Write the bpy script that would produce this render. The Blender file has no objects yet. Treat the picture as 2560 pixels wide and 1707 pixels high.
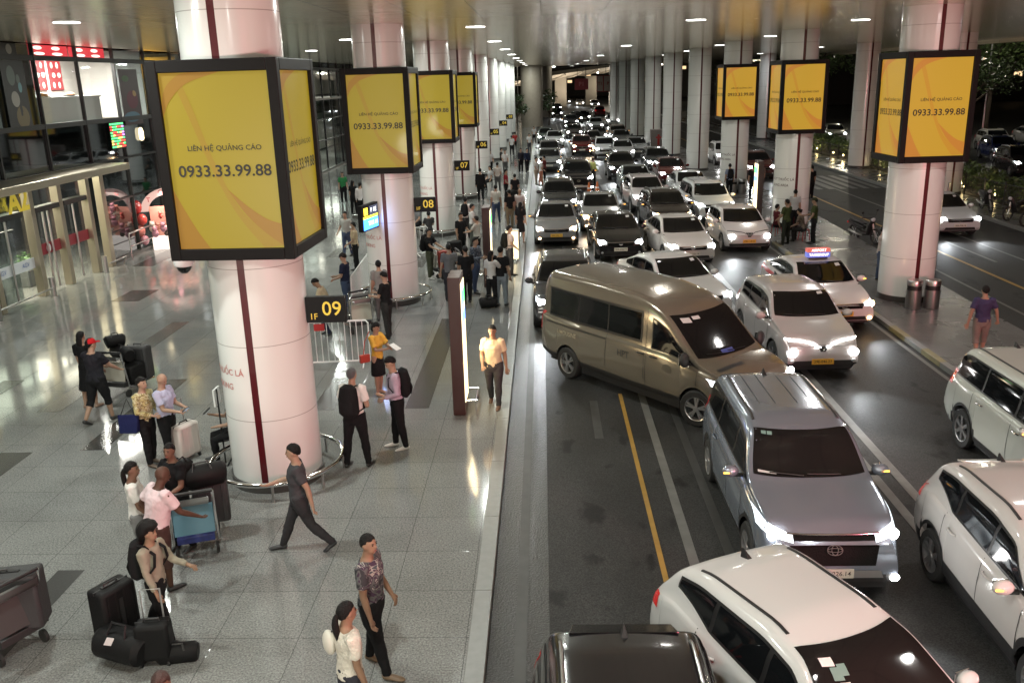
import bpy, bmesh, math, random
from mathutils import Vector, Matrix, noise
from mathutils.bvhtree import BVHTree
random.seed(7)
PI = math.pi
rad = math.radians
S = bpy.context.scene
COL = S.collection
# ------------------------------------------------------------------ camera, world, exposure
H = 6.3
cam_d = bpy.data.cameras.new("camera")
cam = bpy.data.objects.new("camera", cam_d)
COL.objects.link(cam)
YAW, PITCH, ROLL = 0.0402229, 0.2885656, -0.0290215
cy, sy = math.cos(YAW), math.sin(YAW)
cf = Vector((-sy*math.cos(PITCH), cy*math.cos(PITCH), -math.sin(PITCH)))
cr0 = Vector((cy, sy, 0)); cu0 = cr0.cross(cf)
cr = math.cos(ROLL)*cr0 + math.sin(ROLL)*cu0
cu = -math.sin(ROLL)*cr0 + math.cos(ROLL)*cu0
cam.matrix_world = Matrix(((cr.x, cu.x, -cf.x, 0), (cr.y, cu.y, -cf.y, 0), (cr.z, cu.z, -cf.z, H), (0, 0, 0, 1)))
cam_d.sensor_width = 36.0
cam_d.lens = 36.0*2214.7/2560.0
cam_d.clip_start = 0.1
cam_d.clip_end = 3000
S.camera = cam
world = bpy.data.worlds.new("World"); S.world = world
world.use_nodes = True
wn = world.node_tree.nodes; wl = world.node_tree.links
sky = wn.new('ShaderNodeTexSky'); sky.sky_type = 'NISHITA'; sky.sun_disc = False
sky.sun_elevation = rad(-6); sky.sun_rotation = rad(200)
wl.new(sky.outputs[0], wn['Background'].inputs[0]); wn['Background'].inputs[1].default_value = 0.15
S.view_settings.view_transform = 'Standard'; S.view_settings.look = 'None'
S.view_settings.exposure = 0.0; S.view_settings.gamma = 1.0
try:
    S.cycles.use_denoising = True
    S.cycles.max_bounces = 6; S.cycles.diffuse_bounces = 3; S.cycles.glossy_bounces = 3
    S.cycles.transparent_max_bounces = 8; S.cycles.transmission_bounces = 2
    S.cycles.sample_clamp_indirect = 4.0; S.cycles.sample_clamp_direct = 0
    S.cycles.caustics_reflective = False; S.cycles.caustics_refractive = False
    S.cycles.use_light_tree = True
except Exception: pass

def G(vx, vy, z=0.0):
    """ground point (world) seen at photo pixel vx, vy (of a 2352 px wide view) on the plane z"""
    k = 2560/2352
    d = cf + cr*((vx*k-1280)/2214.7) + cu*((853.5-vy*k)/2214.7)
    t = (z-H)/d.z
    return (d.x*t, d.y*t, z)

# ------------------------------------------------------------------ lamps of the place, and unseen fill lamps
def lamp(name, kind, loc, energy, color=(1, 1, 1), size=0.3, parent=None, direc=None, spot=None, blend=0.5):
    d = bpy.data.lights.new(name, kind); d.energy = energy; d.color = color
    if kind == 'AREA':
        d.shape = 'DISK'; d.size = size
    else:
        d.shadow_soft_size = size
    if spot: d.spot_size = rad(spot); d.spot_blend = blend
    o = bpy.data.objects.new(name, d); COL.objects.link(o)
    if parent: o.parent = parent
    o.location = loc
    if direc is not None:
        o.rotation_euler = Vector(direc).to_track_quat('-Z', 'Y').to_euler()
    return o
CEIL = 7.8
# ceiling downlights: rows that the photo shows, carried on behind the viewer where the same canopy goes on
LIGHT_SPOTS = []
# lamp standing in for the unseen source of pink light behind the viewer
lamp('pink_stand_in_lamp', 'AREA', (12.5, -4.0, 3.4), 1900, (1, .22, .30), 1.6, direc=(-.35, 1, .10))
for fx_, fe_ in ((-9, 620), (-1, 620), (7, 780)):
    lamp('ceiling_fill_lamp', 'AREA', (fx_, -6.0, 2.6), fe_, (1, .94, .80), 2.0, direc=(.06, 1, .75))  # unseen fill lamps, added to brighten the ceiling from below
lamp('amber_fill_lamp', 'AREA', (14, 1.0, 4.4), 420, (1, .60, .36), 1.2, direc=(-.14, 1, .04))  # unseen lamp added to warm the advert boxes on the island
for i in range(-2, 12):
    LIGHT_SPOTS.append((-1.95, 5.6+11.2*i, 'a'))
    if i % 2: LIGHT_SPOTS.append((4.6, 16.8+11.2*i, 'b'))
for i in range(-1, 6):
    LIGHT_SPOTS.append((-10.8, 9.9+11.2*i, 'a'))
    LIGHT_SPOTS.append((10.4, 13.0+11.9*i+6, 'b'))
for i in range(0, 4):
    LIGHT_SPOTS.append((-7.0, 11.2+22.4*i, 'a'))
    LIGHT_SPOTS.append((19.8, 31+18*i, 'c'))
# ------------------------------------------------------------------ materials
MATS = {}
def nodemat(name):
    m = bpy.data.materials.new(name); m.use_nodes = True
    return m, m.node_tree.nodes, m.node_tree.links, m.node_tree.nodes['Principled BSDF']
def mat(name, col=(.5, .5, .5), rough=.5, metal=0., coat=0., emit=None, estr=0., bump=0., bscale=60., var=0., spec=.5, vscale=3.):
    if name in MATS: return MATS[name]
    m, N, L, b = nodemat(name)
    b.inputs['Base Color'].default_value = (*col, 1)
    b.inputs['Roughness'].default_value = rough
    b.inputs['Metallic'].default_value = metal
    b.inputs['Coat Weight'].default_value = coat
    b.inputs['Coat Roughness'].default_value = .06
    b.inputs['Specular IOR Level'].default_value = spec
    if emit:
        b.inputs['Emission Color'].default_value = (*emit, 1); b.inputs['Emission Strength'].default_value = estr
    if bump or var:
        tc = N.new('ShaderNodeTexCoord')
    if bump:
        nz = N.new('ShaderNodeTexNoise'); nz.inputs['Scale'].default_value = bscale; nz.inputs['Detail'].default_value = 4
        bp = N.new('ShaderNodeBump'); bp.inputs['Strength'].default_value = bump; bp.inputs['Distance'].default_value = .02
        L.new(tc.outputs['Object'], nz.inputs['Vector']); L.new(nz.outputs['Fac'], bp.inputs['Height']); L.new(bp.outputs[0], b.inputs['Normal'])
    if var:
        n2 = N.new('ShaderNodeTexNoise'); n2.inputs['Scale'].default_value = vscale; n2.inputs['Detail'].default_value = 6
        mx = N.new('ShaderNodeMix'); mx.data_type = 'RGBA'
        mx.inputs['A'].default_value = (*[max(0, c*(1-var)) for c in col], 1); mx.inputs['B'].default_value = (*[min(1, c*(1+var)) for c in col], 1)
        L.new(tc.outputs['Object'], n2.inputs['Vector']); L.new(n2.outputs['Fac'], mx.inputs['Factor']); L.new(mx.outputs['Result'], b.inputs['Base Color'])
    MATS[name] = m
    return m
def emis(name, col, st):
    return mat(name, (.02, .02, .02), .4, emit=col, estr=st)
def cloth(col):
    k = 'cloth_%02d_%02d_%02d' % tuple(int(c*99) for c in col)
    return mat(k, col, .88, bump=1., bscale=8.5, var=.14, vscale=8, spec=.12)
def skin(col):
    return mat('skin_%02d_%02d_%02d' % tuple(int(c*99) for c in col), col, .55, spec=.35)
def paintmat():
    """car paint whose colour is the object's own colour"""
    if 'paint' in MATS: return MATS['paint']
    m, N, L, b = nodemat('car_paint')
    oi = N.new('ShaderNodeObjectInfo')
    L.new(oi.outputs['Color'], b.inputs['Base Color'])
    mp = N.new('ShaderNodeMath'); mp.operation = 'SUBTRACT'; mp.inputs[0].default_value = 1.0
    L.new(oi.outputs['Alpha'], mp.inputs[1]); L.new(mp.outputs[0], b.inputs['Metallic'])
    b.inputs['Roughness'].default_value = .32
    b.inputs['Specular IOR Level'].default_value = .2; b.inputs['Coat Weight'].default_value = .7; b.inputs['Coat Roughness'].default_value = .07
    tc = N.new('ShaderNodeTexCoord'); nz = N.new('ShaderNodeTexNoise'); nz.inputs['Scale'].default_value = 2.2; nz.inputs['Detail'].default_value = 5
    mr = N.new('ShaderNodeMapRange'); mr.inputs['To Min'].default_value = .12; mr.inputs['To Max'].default_value = .26
    L.new(tc.outputs['Object'], nz.inputs['Vector']); L.new(nz.outputs['Fac'], mr.inputs['Value']); L.new(mr.outputs[0], b.inputs['Roughness'])
    MATS['paint'] = m
    return m
M_BLACK = mat('black_plastic', (.012, .012, .013), .45)
M_TRIM = mat('trim_black', (.02, .02, .021), .55, bump=.15, bscale=200)
M_RUBBER = mat('rubber', (.016, .016, .016), .8, bump=.2, bscale=80)
M_ALLOY = mat('alloy', (.62, .62, .63), .28, .9)
M_CHROME = mat('chrome', (.75, .75, .76), .12, 1.)
M_STEEL = mat('brushed_steel', (.5, .5, .5), .3, 1., bump=.05, bscale=90)
M_GLASSD = mat('car_glass', (.005, .006, .007), .05, coat=.15, spec=.38)
M_WHITE = mat('white_paint', (.75, .75, .74), .4)
M_RED = mat('red_lens', (.35, .01, .012), .2, coat=.5, emit=(1, .04, .03), estr=.25)
M_REDON = emis('red_lens_lit', (1, .06, .04), 6.)
M_DRL = emis('head_lamp_lit', (1, .98, .95), 45.)
M_LENSON = mat('lamp_lens_lit', (.5, .5, .5), .12, coat=.6, emit=(.85, .95, 1), estr=2.6)
M_DRLW = emis('head_lamp_warm', (1, .62, .30), 32.)
M_LENS = mat('lamp_lens_off', (.45, .46, .48), .12, coat=.6)
M_AMBER = emis('amber_lit', (1, .45, .06), 5.)
M_PLATEY = mat('plate_yellow', (.75, .42, .05), .5)
M_PLATEW = mat('plate_white', (.62, .6, .52), .5)
# ------------------------------------------------------------------ object helpers
def obj(name, me, parent=None, mats=None, loc=None, rz=None, color=None):
    o = bpy.data.objects.new(name, me); COL.objects.link(o)
    if mats:
        for m in mats: me.materials.append(m)
    if parent: o.parent = parent
    if loc is not None: o.location = loc
    if rz is not None: o.rotation_euler = (0, 0, rz)
    if color is not None: o.color = color
    return o
def thing(name, label, cat, loc=(0, 0, 0), rz=0, group=None):
    o = bpy.data.objects.new(name, None); COL.objects.link(o)
    o.empty_display_size = .2; o.location = loc; o.rotation_euler = (0, 0, rz)
    return tag(o, label, cat, group)
def tag(o, label, cat, group=None):
    o['label'] = label; o['category'] = cat
    if group: o['group'] = group
    return o
def struct(o, label=None):
    o['kind'] = 'structure'
    if label: o['label'] = label
    return o
def clone(o, parent=None, loc=None, rz=None):
    c = o.copy(); COL.objects.link(c); c.parent = parent
    if parent is None:
        if loc is not None: c.location = loc
        if rz is not None: c.rotation_euler = (0, 0, rz)
    for ch in KIDS.get(o.name, []): clone(ch, c)
    return c
KIDS = {}
def kids(root):
    """note the children of a finished prototype, and theirs, for clone()"""
    KIDS[root.name] = list(root.children)
    for c in root.children: kids(c)
class MB:
    """collects simple solids into ONE mesh"""
    def __init__(s): s.v = []; s.f = []; s.mi = []; s.cur = 0
    def add(s, vs, fs):
        n = len(s.v); s.v += [tuple(v) for v in vs]
        for f in fs: s.f.append(tuple(i+n for i in f)); s.mi.append(s.cur)
        return s
    def m(s, i): s.cur = i; return s
    def box(s, c, d, R=None):
        x, y, z = d[0]/2, d[1]/2, d[2]/2
        vs = [Vector(p) for p in ((-x,-y,-z),(x,-y,-z),(x,y,-z),(-x,y,-z),(-x,-y,z),(x,-y,z),(x,y,z),(-x,y,z))]
        if R is not None: vs = [R @ v for v in vs]
        c = Vector(c)
        return s.add([v+c for v in vs], [(0,3,2,1),(4,5,6,7),(0,1,5,4),(1,2,6,5),(2,3,7,6),(3,0,4,7)])
    def tube(s, pts, rs, n=10, cap=True, flat=1.0):
        pts = [Vector(p) for p in pts]
        if not isinstance(rs, (list, tuple)): rs = [rs]*len(pts)
        up = Vector((0, 0, 1)); rings = []; ref = None
        for i, p in enumerate(pts):
            t = (pts[min(i+1, len(pts)-1)]-pts[max(i-1, 0)])
            if t.length < 1e-7: t = Vector((0, 0, 1))
            t.normalize()
            if ref is None:
                ref = Vector((1, 0, 0)) if abs(t.x) < .9 else Vector((0, 1, 0))
            a = (ref - t*ref.dot(t)).normalized(); b = t.cross(a); ref = a
            r = rs[i]; ra, rb = (r if isinstance(r, tuple) else (r, r*flat))
            rings.append([p + a*(ra*math.cos(2*PI*k/n)) + b*(rb*math.sin(2*PI*k/n)) for k in range(n)])
        vs = [v for r in rings for v in r]; fs = []
        for i in range(len(pts)-1):
            for k in range(n):
                k2 = (k+1) % n
                fs.append((i*n+k, i*n+k2, (i+1)*n+k2, (i+1)*n+k))
        if cap:
            fs.append(tuple(range(n-1, -1, -1))); fs.append(tuple(range((len(pts)-1)*n, len(pts)*n)))
        return s.add(vs, fs)
    def cyl(s, p0, p1, r0, r1=None, n=16): return s.tube([p0, p1], [r0, r0 if r1 is None else r1], n)
    def ell(s, c, r, n=12, m=8, R=None):
        c = Vector(c); vs = []; fs = []
        for i in range(m+1):
            th = PI*i/m
            for k in range(n):
                ph = 2*PI*k/n
                v = Vector((r[0]*math.sin(th)*math.cos(ph), r[1]*math.sin(th)*math.sin(ph), r[2]*math.cos(th)))
                vs.append(c + (R @ v if R is not None else v))
        for i in range(m):
            for k in range(n):
                k2 = (k+1) % n
                fs.append((i*n+k, (i+1)*n+k, (i+1)*n+k2, i*n+k2))
        return s.add(vs, fs)
    def lathe(s, prof, c=(0, 0, 0), n=24, axis='Z'):
        vs = []; fs = []
        for (r, z) in prof:
            for k in range(n):
                a = 2*PI*k/n; p = (r*math.cos(a), r*math.sin(a), z)
                if axis == 'X': p = (z, p[0], p[1])
                if axis == 'Y': p = (p[1], z, p[0])
                vs.append((p[0]+c[0], p[1]+c[1], p[2]+c[2]))
        for i in range(len(prof)-1):
            for k in range(n):
                k2 = (k+1) % n
                fs.append((i*n+k, i*n+k2, (i+1)*n+k2, (i+1)*n+k))
        return s.add(vs, fs)
    def quad(s, a, b, c, d): return s.add([a, b, c, d], [(0, 1, 2, 3)])
    def poly(s, pts): return s.add(pts, [tuple(range(len(pts)))])
    def grid(s, fn, nu, nv):
        vs = [fn(i/nu, j/nv) for j in range(nv+1) for i in range(nu+1)]
        fs = [(j*(nu+1)+i, j*(nu+1)+i+1, (j+1)*(nu+1)+i+1, (j+1)*(nu+1)+i) for j in range(nv) for i in range(nu)]
        return s.add(vs, fs)
    def mesh(s, name='m', smooth=True, ang=38):
        me = bpy.data.meshes.new(name); me.from_pydata(s.v, [], s.f)
        me.polygons.foreach_set('material_index', s.mi)
        bm = bmesh.new(); bm.from_mesh(me); bmesh.ops.recalc_face_normals(bm, faces=bm.faces); bm.to_mesh(me); bm.free()
        if smooth:
            me.shade_smooth(); me.set_sharp_from_angle(angle=rad(ang))
        return me
    def build(s, name, mats, parent=None, loc=None, rz=None, smooth=True, ang=38, bev=0, color=None):
        if not isinstance(mats, (list, tuple)): mats = [mats]
        o = obj(name, s.mesh(name, smooth, ang), parent, mats, loc, rz, color)
        if bev:
            b = o.modifiers.new('b', 'BEVEL'); b.width = bev; b.segments = 2; b.limit_method = 'ANGLE'
        return o
def RZ(a): return Matrix.Rotation(a, 3, 'Z')
def RX(a): return Matrix.Rotation(a, 3, 'X')
def RY(a): return Matrix.Rotation(a, 3, 'Y')
_txt = {}
def text_geo(s, size=1., bold=0.):
    """flat lettering: verts (x, z) centred on 0 and faces"""
    k = (s, bold)
    if k not in _txt:
        c = bpy.data.curves.new('t', 'FONT'); c.body = s; c.size = 1; c.offset = bold; c.align_x = 'CENTER'; c.align_y = 'CENTER'; c.resolution_u = 3
        o = bpy.data.objects.new('t', c); COL.objects.link(o)
        dg = bpy.context.evaluated_depsgraph_get()
        me = bpy.data.meshes.new_from_object(o.evaluated_get(dg))
        _txt[k] = ([(v.co.x, v.co.y) for v in me.vertices], [tuple(p.vertices) for p in me.polygons])
        bpy.data.objects.remove(o); bpy.data.meshes.remove(me)
    vs, fs = _txt[k]
    return [(x*size, y*size) for x, y in vs], fs
def put_text(mb, s, fn, size, bold=0., sx=1.):
    """lay the lettering on a surface: fn(u, v) -> point"""
    vs, fs = text_geo(s, size, bold)
    return mb.add([fn(u*sx, v) for u, v in vs], fs)
def curve_pts(p, n=8):
    """Catmull-Rom through the points"""
    out = []
    for i in range(len(p)-1):
        a, b, c, d = p[max(i-1, 0)], p[i], p[i+1], p[min(i+2, len(p)-1)]
        for k in range(n):
            t = k/n
            out.append(tuple(.5*((2*b[q])+(-a[q]+c[q])*t+(2*a[q]-5*b[q]+4*c[q]-d[q])*t*t+(-a[q]+3*b[q]-3*c[q]+d[q])*t**3) for q in range(len(b))))
    out.append(tuple(p[-1]))
    return out
# ================================================================== GROUND, ROAD, CEILING
def floor_mat(name, base, joint, tile=1.0, rough=.16, spec=.28):
    m, N, L, b = nodemat(name)
    tc = N.new('ShaderNodeTexCoord')
    n1 = N.new('ShaderNodeTexNoise'); n1.inputs['Scale'].default_value = 42; n1.inputs['Detail'].default_value = 3; n1.inputs['Roughness'].default_value = .7
    n2 = N.new('ShaderNodeTexNoise'); n2.inputs['Scale'].default_value = .8; n2.inputs['Detail'].default_value = 5
    cr_ = N.new('ShaderNodeValToRGB'); e = cr_.color_ramp.elements
    e[0].position = .36; e[0].color = (*[c*.58 for c in base], 1); e[1].position = .66; e[1].color = (*[min(1, c*1.4) for c in base], 1)
    L.new(tc.outputs['Object'], n1.inputs['Vector']); L.new(n1.outputs['Fac'], cr_.inputs['Fac'])
    br = N.new('ShaderNodeTexBrick'); br.offset = 0; br.inputs['Scale'].default_value = 1; br.inputs['Brick Width'].default_value = tile; br.inputs['Row Height'].default_value = tile
    br.inputs['Mortar Size'].default_value = .005; br.inputs['Mortar Smooth'].default_value = .3
    br.inputs['Color1'].default_value = (.96, .96, .96, 1); br.inputs['Color2'].default_value = (1.03, 1.03, 1.02, 1); br.inputs['Mortar'].default_value = (joint, joint, joint, 1)
    L.new(tc.outputs['Object'], br.inputs['Vector'])
    mx = N.new('ShaderNodeMix'); mx.data_type = 'RGBA'; mx.blend_type = 'MULTIPLY'; mx.inputs['Factor'].default_value = 1
    L.new(cr_.outputs['Color'], mx.inputs['A']); L.new(br.outputs['Color'], mx.inputs['B'])
    n3 = N.new('ShaderNodeTexNoise'); n3.inputs['Scale'].default_value = .45; n3.inputs['Detail'].default_value = 8; n3.inputs['Roughness'].default_value = .7
    r3 = N.new('ShaderNodeMapRange'); r3.inputs['From Min'].default_value = .3; r3.inputs['From Max'].default_value = .7; r3.inputs['To Min'].default_value = .80; r3.inputs['To Max'].default_value = 1.14
    L.new(tc.outputs['Object'], n3.inputs['Vector']); L.new(n3.outputs['Fac'], r3.inputs['Value'])
    v3 = N.new('ShaderNodeVectorMath'); v3.operation = 'SCALE'; L.new(mx.outputs['Result'], v3.inputs[0]); L.new(r3.outputs[0], v3.inputs['Scale'])
    L.new(v3.outputs[0], b.inputs['Base Color'])
    mr = N.new('ShaderNodeMapRange'); mr.inputs['From Min'].default_value = .3; mr.inputs['From Max'].default_value = .7
    mr.inputs['To Min'].default_value = rough*.75; mr.inputs['To Max'].default_value = rough*1.7
    L.new(tc.outputs['Object'], n2.inputs['Vector']); L.new(n2.outputs['Fac'], mr.inputs['Value']); L.new(mr.outputs[0], b.inputs['Roughness'])
    b.inputs['Specular IOR Level'].default_value = spec
    bp = N.new('ShaderNodeBump'); bp.inputs['Strength'].default_value = .08; bp.inputs['Distance'].default_value = .01
    L.new(br.outputs['Fac'], bp.inputs['Height']); bp.invert = True; L.new(bp.outputs[0], b.inputs['Normal'])
    return m
def asphalt_mat(name, base, rough=.54, grain=.6):
    m, N, L, b = nodemat(name)
    tc = N.new('ShaderNodeTexCoord')
    n1 = N.new('ShaderNodeTexNoise'); n1.inputs['Scale'].default_value = 55; n1.inputs['Detail'].default_value = 3
    n2 = N.new('ShaderNodeTexNoise'); n2.inputs['Scale'].default_value = .55; n2.inputs['Detail'].default_value = 7; n2.inputs['Roughness'].default_value = .65
    n3 = N.new('ShaderNodeTexNoise'); n3.inputs['Scale'].default_value = 1.7; n3.inputs['Detail'].default_value = 4
    mp = N.new('ShaderNodeMapping'); mp.inputs['Scale'].default_value = (1, .55, 1)
    for n in (n1,): L.new(tc.outputs['Object'], n.inputs['Vector'])
    L.new(tc.outputs['Object'], mp.inputs['Vector']); L.new(mp.outputs[0], n2.inputs['Vector']); L.new(mp.outputs[0], n3.inputs['Vector'])
    r1 = N.new('ShaderNodeMapRange'); r1.inputs['To Min'].default_value = 1-grain; r1.inputs['To Max'].default_value = 1+grain; r1.inputs['From Min'].default_value = .3; r1.inputs['From Max'].default_value = .7
    r2 = N.new('ShaderNodeMapRange'); r2.inputs['To Min'].default_value = .6; r2.inputs['To Max'].default_value = 1.5; r2.inputs['From Min'].default_value = .3; r2.inputs['From Max'].default_value = .7
    r3 = N.new('ShaderNodeMapRange'); r3.inputs['From Min'].default_value = .60; r3.inputs['From Max'].default_value = .66; r3.inputs['To Min'].default_value = 1.; r3.inputs['To Max'].default_value = .35
    L.new(n1.outputs['Fac'], r1.inputs['Value']); L.new(n2.outputs['Fac'], r2.inputs['Value']); L.new(n3.outputs['Fac'], r3.inputs['Value'])
    a = N.new('ShaderNodeMath'); a.operation = 'MULTIPLY'; L.new(r1.outputs[0], a.inputs[0]); L.new(r2.outputs[0], a.inputs[1])
    a2 = N.new('ShaderNodeMath'); a2.operation = 'MULTIPLY'; L.new(a.outputs[0], a2.inputs[0]); L.new(r3.outputs[0], a2.inputs[1])
    v = N.new('ShaderNodeVectorMath'); v.operation = 'SCALE'; v.inputs[0].default_value = base; L.new(a2.outputs[0], v.inputs['Scale'])
    L.new(v.outputs[0], b.inputs['Base Color']); b.inputs['Specular IOR Level'].default_value = .2
    rr = N.new('ShaderNodeMapRange'); rr.inputs['To Min'].default_value = rough*.8; rr.inputs['To Max'].default_value = rough*1.3
    L.new(n2.outputs['Fac'], rr.inputs['Value']); L.new(rr.outputs[0], b.inputs['Roughness'])
    bp = N.new('ShaderNodeBump'); bp.inputs['Strength'].default_value = .25; bp.inputs['Distance'].default_value = .008
    L.new(n1.outputs['Fac'], bp.inputs['Height']); L.new(bp.outputs[0], b.inputs['Normal'])
    return m
def sheet(name, x0, x1, y0, y1, z, m, label=None):
    return struct(MB().quad((x0, y0, z), (x1, y0, z), (x1, y1, z), (x0, y1, z)).build(name, m, smooth=False), label)
M_FLOOR = floor_mat('granite_floor', (.215, .219, .212), .42, rough=.085)
M_FLOORW = floor_mat('granite_median', (.14, .14, .138), .5, .6, .24)
M_BAND = mat('granite_band', (.055, .055, .054), .22, var=.25, vscale=40)
M_ROAD = asphalt_mat('asphalt', (.032, .032, .031))
M_GROUND = asphalt_mat('far_ground', (.03, .031, .03), .7)
M_KERB = mat('kerb_stone', (.20, .205, .195), .4, var=.2, vscale=9)
M_LINEW = mat('line_white', (.14, .14, .13), .5, var=.35, vscale=6)
M_LINEY = mat('line_yellow', (.34, .20, .035), .5, var=.3, vscale=6)
M_LINEF = mat('line_worn', (.042, .042, .040), .5, var=.45, vscale=5)
RZD = -.12
sheet('ground', -600, 900, -200, 1400, -.30, M_GROUND)
sheet('pavement', -40, -.97, -14, 138, 0, M_FLOOR, 'grey polished granite pavement')
k = MB()
for y in range(-14, 138, 2):
    k.box((-.86, y+1, -.06), (.22, 1.992, .128))
struct(k.build('kerb', M_KERB, bev=.006))
sheet('road', -.75, 8.72, -14, 420, RZD, M_ROAD)
sheet('gutter', -.745, -.02, -14, 138, RZD+.004, mat('gutter_concrete', (.029, .029, .028), .30, var=.4, vscale=9, bump=.8, bscale=34))
k = MB()
for y in range(-14, 150, 1):
    k.m(y % 2 if y > 17 else 0).box((8.80, y+.5, -.055), (.16, .994, .13))
struct(k.build('kerb', [M_KERB, mat('kerb_yellow', (.25, .225, .12), .5, var=.3)], bev=.006))
struct(MB().poly([(8.88, -14, 0), (11.75, -14, 0), (11.75, 22, 0), (12.3, 40, 0), (12.6, 150, 0), (8.88, 150, 0)]).build('median_pavement', M_FLOORW, smooth=False))
k = MB(); k.add([(11.752, -14, -.12), (11.752, 22, -.12), (12.302, 40, -.12), (12.602, 150, -.12), (12.6, 150, 0), (12.3, 40, 0), (11.75, 22, 0), (11.75, -14, 0)], [(0, 1, 6, 7), (1, 2, 5, 6), (2, 3, 4, 5)])
struct(k.build('kerb', M_KERB, smooth=False))
sheet('road', 11.752, 19.0, -14, 420, RZD-.002, M_ROAD)
k = MB()
for y in range(-14, 150, 2): k.box((19.1, y+1, -.05), (.2, 1.99, .14))
struct(k.build('kerb', M_KERB, bev=.006))
sheet('pavement', 19.2, 21.4, -14, 150, 0, M_FLOORW)
sheet('car_park_surface', 24.2, 120, -14, 220, -.1, M_ROAD)
sheet('planting_soil', 21.4, 24.2, -14, 190, .02, mat('soil', (.03, .025, .018), .9, var=.5, bump=.5))
# painted lines: wear is in the paint
zm = RZD+.0085
lines = [('f', -.36, .14, -14, 60), ('y', 1.53, .075, -2, 17.6), ('w', 1.97, .14, -14, 130), ('f', 2.5, .14, -14, 17), ('w', 2.5, .13, 17, 130),
         ('f', .95, .16, 15.2, 17.2), ('w', 5.34, .15, -14, 130), ('w', 5.72, .16, -14, 130), ('w', 8.56, .10, -14, 130)]
mk = MB()
for kd, x, w, y0, y1 in lines:
    mk.m({'w': 0, 'y': 1, 'f': 2}[kd]).quad((x-w/2, y0, zm), (x+w/2, y0, zm), (x+w/2, y1, zm), (x-w/2, y1, zm))
mk.m(0)
for i in range(8):
    for y0 in (52.2, 58.0):
        if y0 > 55 and i > 4: continue
        x = 2.75+i*.7
        mk.quad((x, y0, zm+.003), (x+.35, y0, zm+.003), (x+.35, y0+2.6, zm+.003), (x, y0+2.6, zm+.003))
for y in range(20, 60, 3):
    mk.quad((1.97, y, zm+.004), (2.5, y+.0, zm+.004), (2.5, y+.12, zm+.004), (1.97, y+.12, zm+.004))
struct(mk.build('road_markings', [M_LINEW, M_LINEY, M_LINEF], smooth=False))
mk = MB().m(1).quad((14.15, -14, zm), (14.28, -14, zm), (14.28, 130, zm), (14.15, 130, zm))
mk.m(2).quad((16.3, -14, zm), (16.42, -14, zm), (16.2, 130, zm), (16.08, 130, zm))
mk.quad((12.4, 4, zm), (12.5, 4, zm), (12.95, 34, zm), (12.85, 34, zm))
for i in range(7):
    x = 14.6+i*.64
    mk.quad((x, 50.2, zm+.003), (x+.34, 50.2, zm+.003), (x+.34, 56.8, zm+.003), (x, 56.8, zm+.003))
for y0 in (22, 30): mk.quad((15.2, y0, zm), (15.32, y0, zm), (15.32, y0+4, zm), (15.2, y0+4, zm))
struct(mk.build('road_markings', [M_LINEF, M_LINEY, M_LINEW], smooth=False))
# dark granite bands let into the floor
bd = MB()
for x0, x1, y0, y1 in [(-2.86, -2.38, 16.6, 23.5), (-4.76, -4.3, 16.6, 18.6), (-8.56, -8.1, 14.7, 18.68), (-10.48, -10.0, 16.7, 23.7), (-6.75, -6.38, 6.6, 10.56), (-13.5, -12.6, 26.3, 27.83),
                      (-12.4, -11.92, 14.6, 18.78), (-10.0, -9.4, 9.0, 14.64), (-8.25, -7.8, 32.7, 34.6), (-2.86, -2.38, 30.5, 37.5), (-4.76, -4.3, 30.5, 32.5), (-10.48, -10, 30.7, 37.7), (-15.3, -14.5, 31.8, 35.0)]:
    bd.quad((x0, y0, .004), (x1, y0, .004), (x1, y1, .004), (x0, y1, .004))
struct(bd.build('paving_band', M_BAND, smooth=False))
# brushed metal canopy ceiling
m, N, L, b = nodemat('brushed_ceiling')
b.inputs['Base Color'].default_value = (.88, .80, .63, 1); b.inputs['Metallic'].default_value = .4; b.inputs['Roughness'].default_value = .19
tc = N.new('ShaderNodeTexCoord'); mp = N.new('ShaderNodeMapping'); mp.inputs['Scale'].default_value = (.45, 5.0, 1)
nz = N.new('ShaderNodeTexNoise'); nz.inputs['Scale'].default_value = 1.1; nz.inputs['Detail'].default_value = 3
L.new(tc.outputs['Object'], mp.inputs['Vector']); L.new(mp.outputs[0], nz.inputs['Vector'])
bp = N.new('ShaderNodeBump'); bp.inputs['Strength'].default_value = .13; bp.inputs['Distance'].default_value = .03
L.new(nz.outputs['Fac'], bp.inputs['Height'])
br = N.new('ShaderNodeTexBrick'); br.offset = 0; br.inputs['Scale'].default_value = 1; br.inputs['Brick Width'].default_value = 1.5; br.inputs['Row Height'].default_value = 6.0
br.inputs['Mortar Size'].default_value = .012; br.inputs['Color1'].default_value = (.88, .80, .63, 1); br.inputs['Color2'].default_value = (.84, .765, .60, 1); br.inputs['Mortar'].default_value = (.2, .19, .17, 1)
L.new(tc.outputs['Object'], br.inputs['Vector']); L.new(br.outputs['Color'], b.inputs['Base Color'])
L.new(bp.outputs[0], b.inputs['Normal'])
M_CEIL = m
c = MB().box((6.35, 58.5, CEIL+.3), (45.2, 147, .6))
struct(c.build('ceiling', M_CEIL, smooth=False), 'brushed metal canopy ceiling with a mirror-like sheen')
struct(MB().box((29.2, 58.5, CEIL-.12), (.5, 147, .23)).build('ceiling_edge_beam', M_CEIL, smooth=False))
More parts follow.
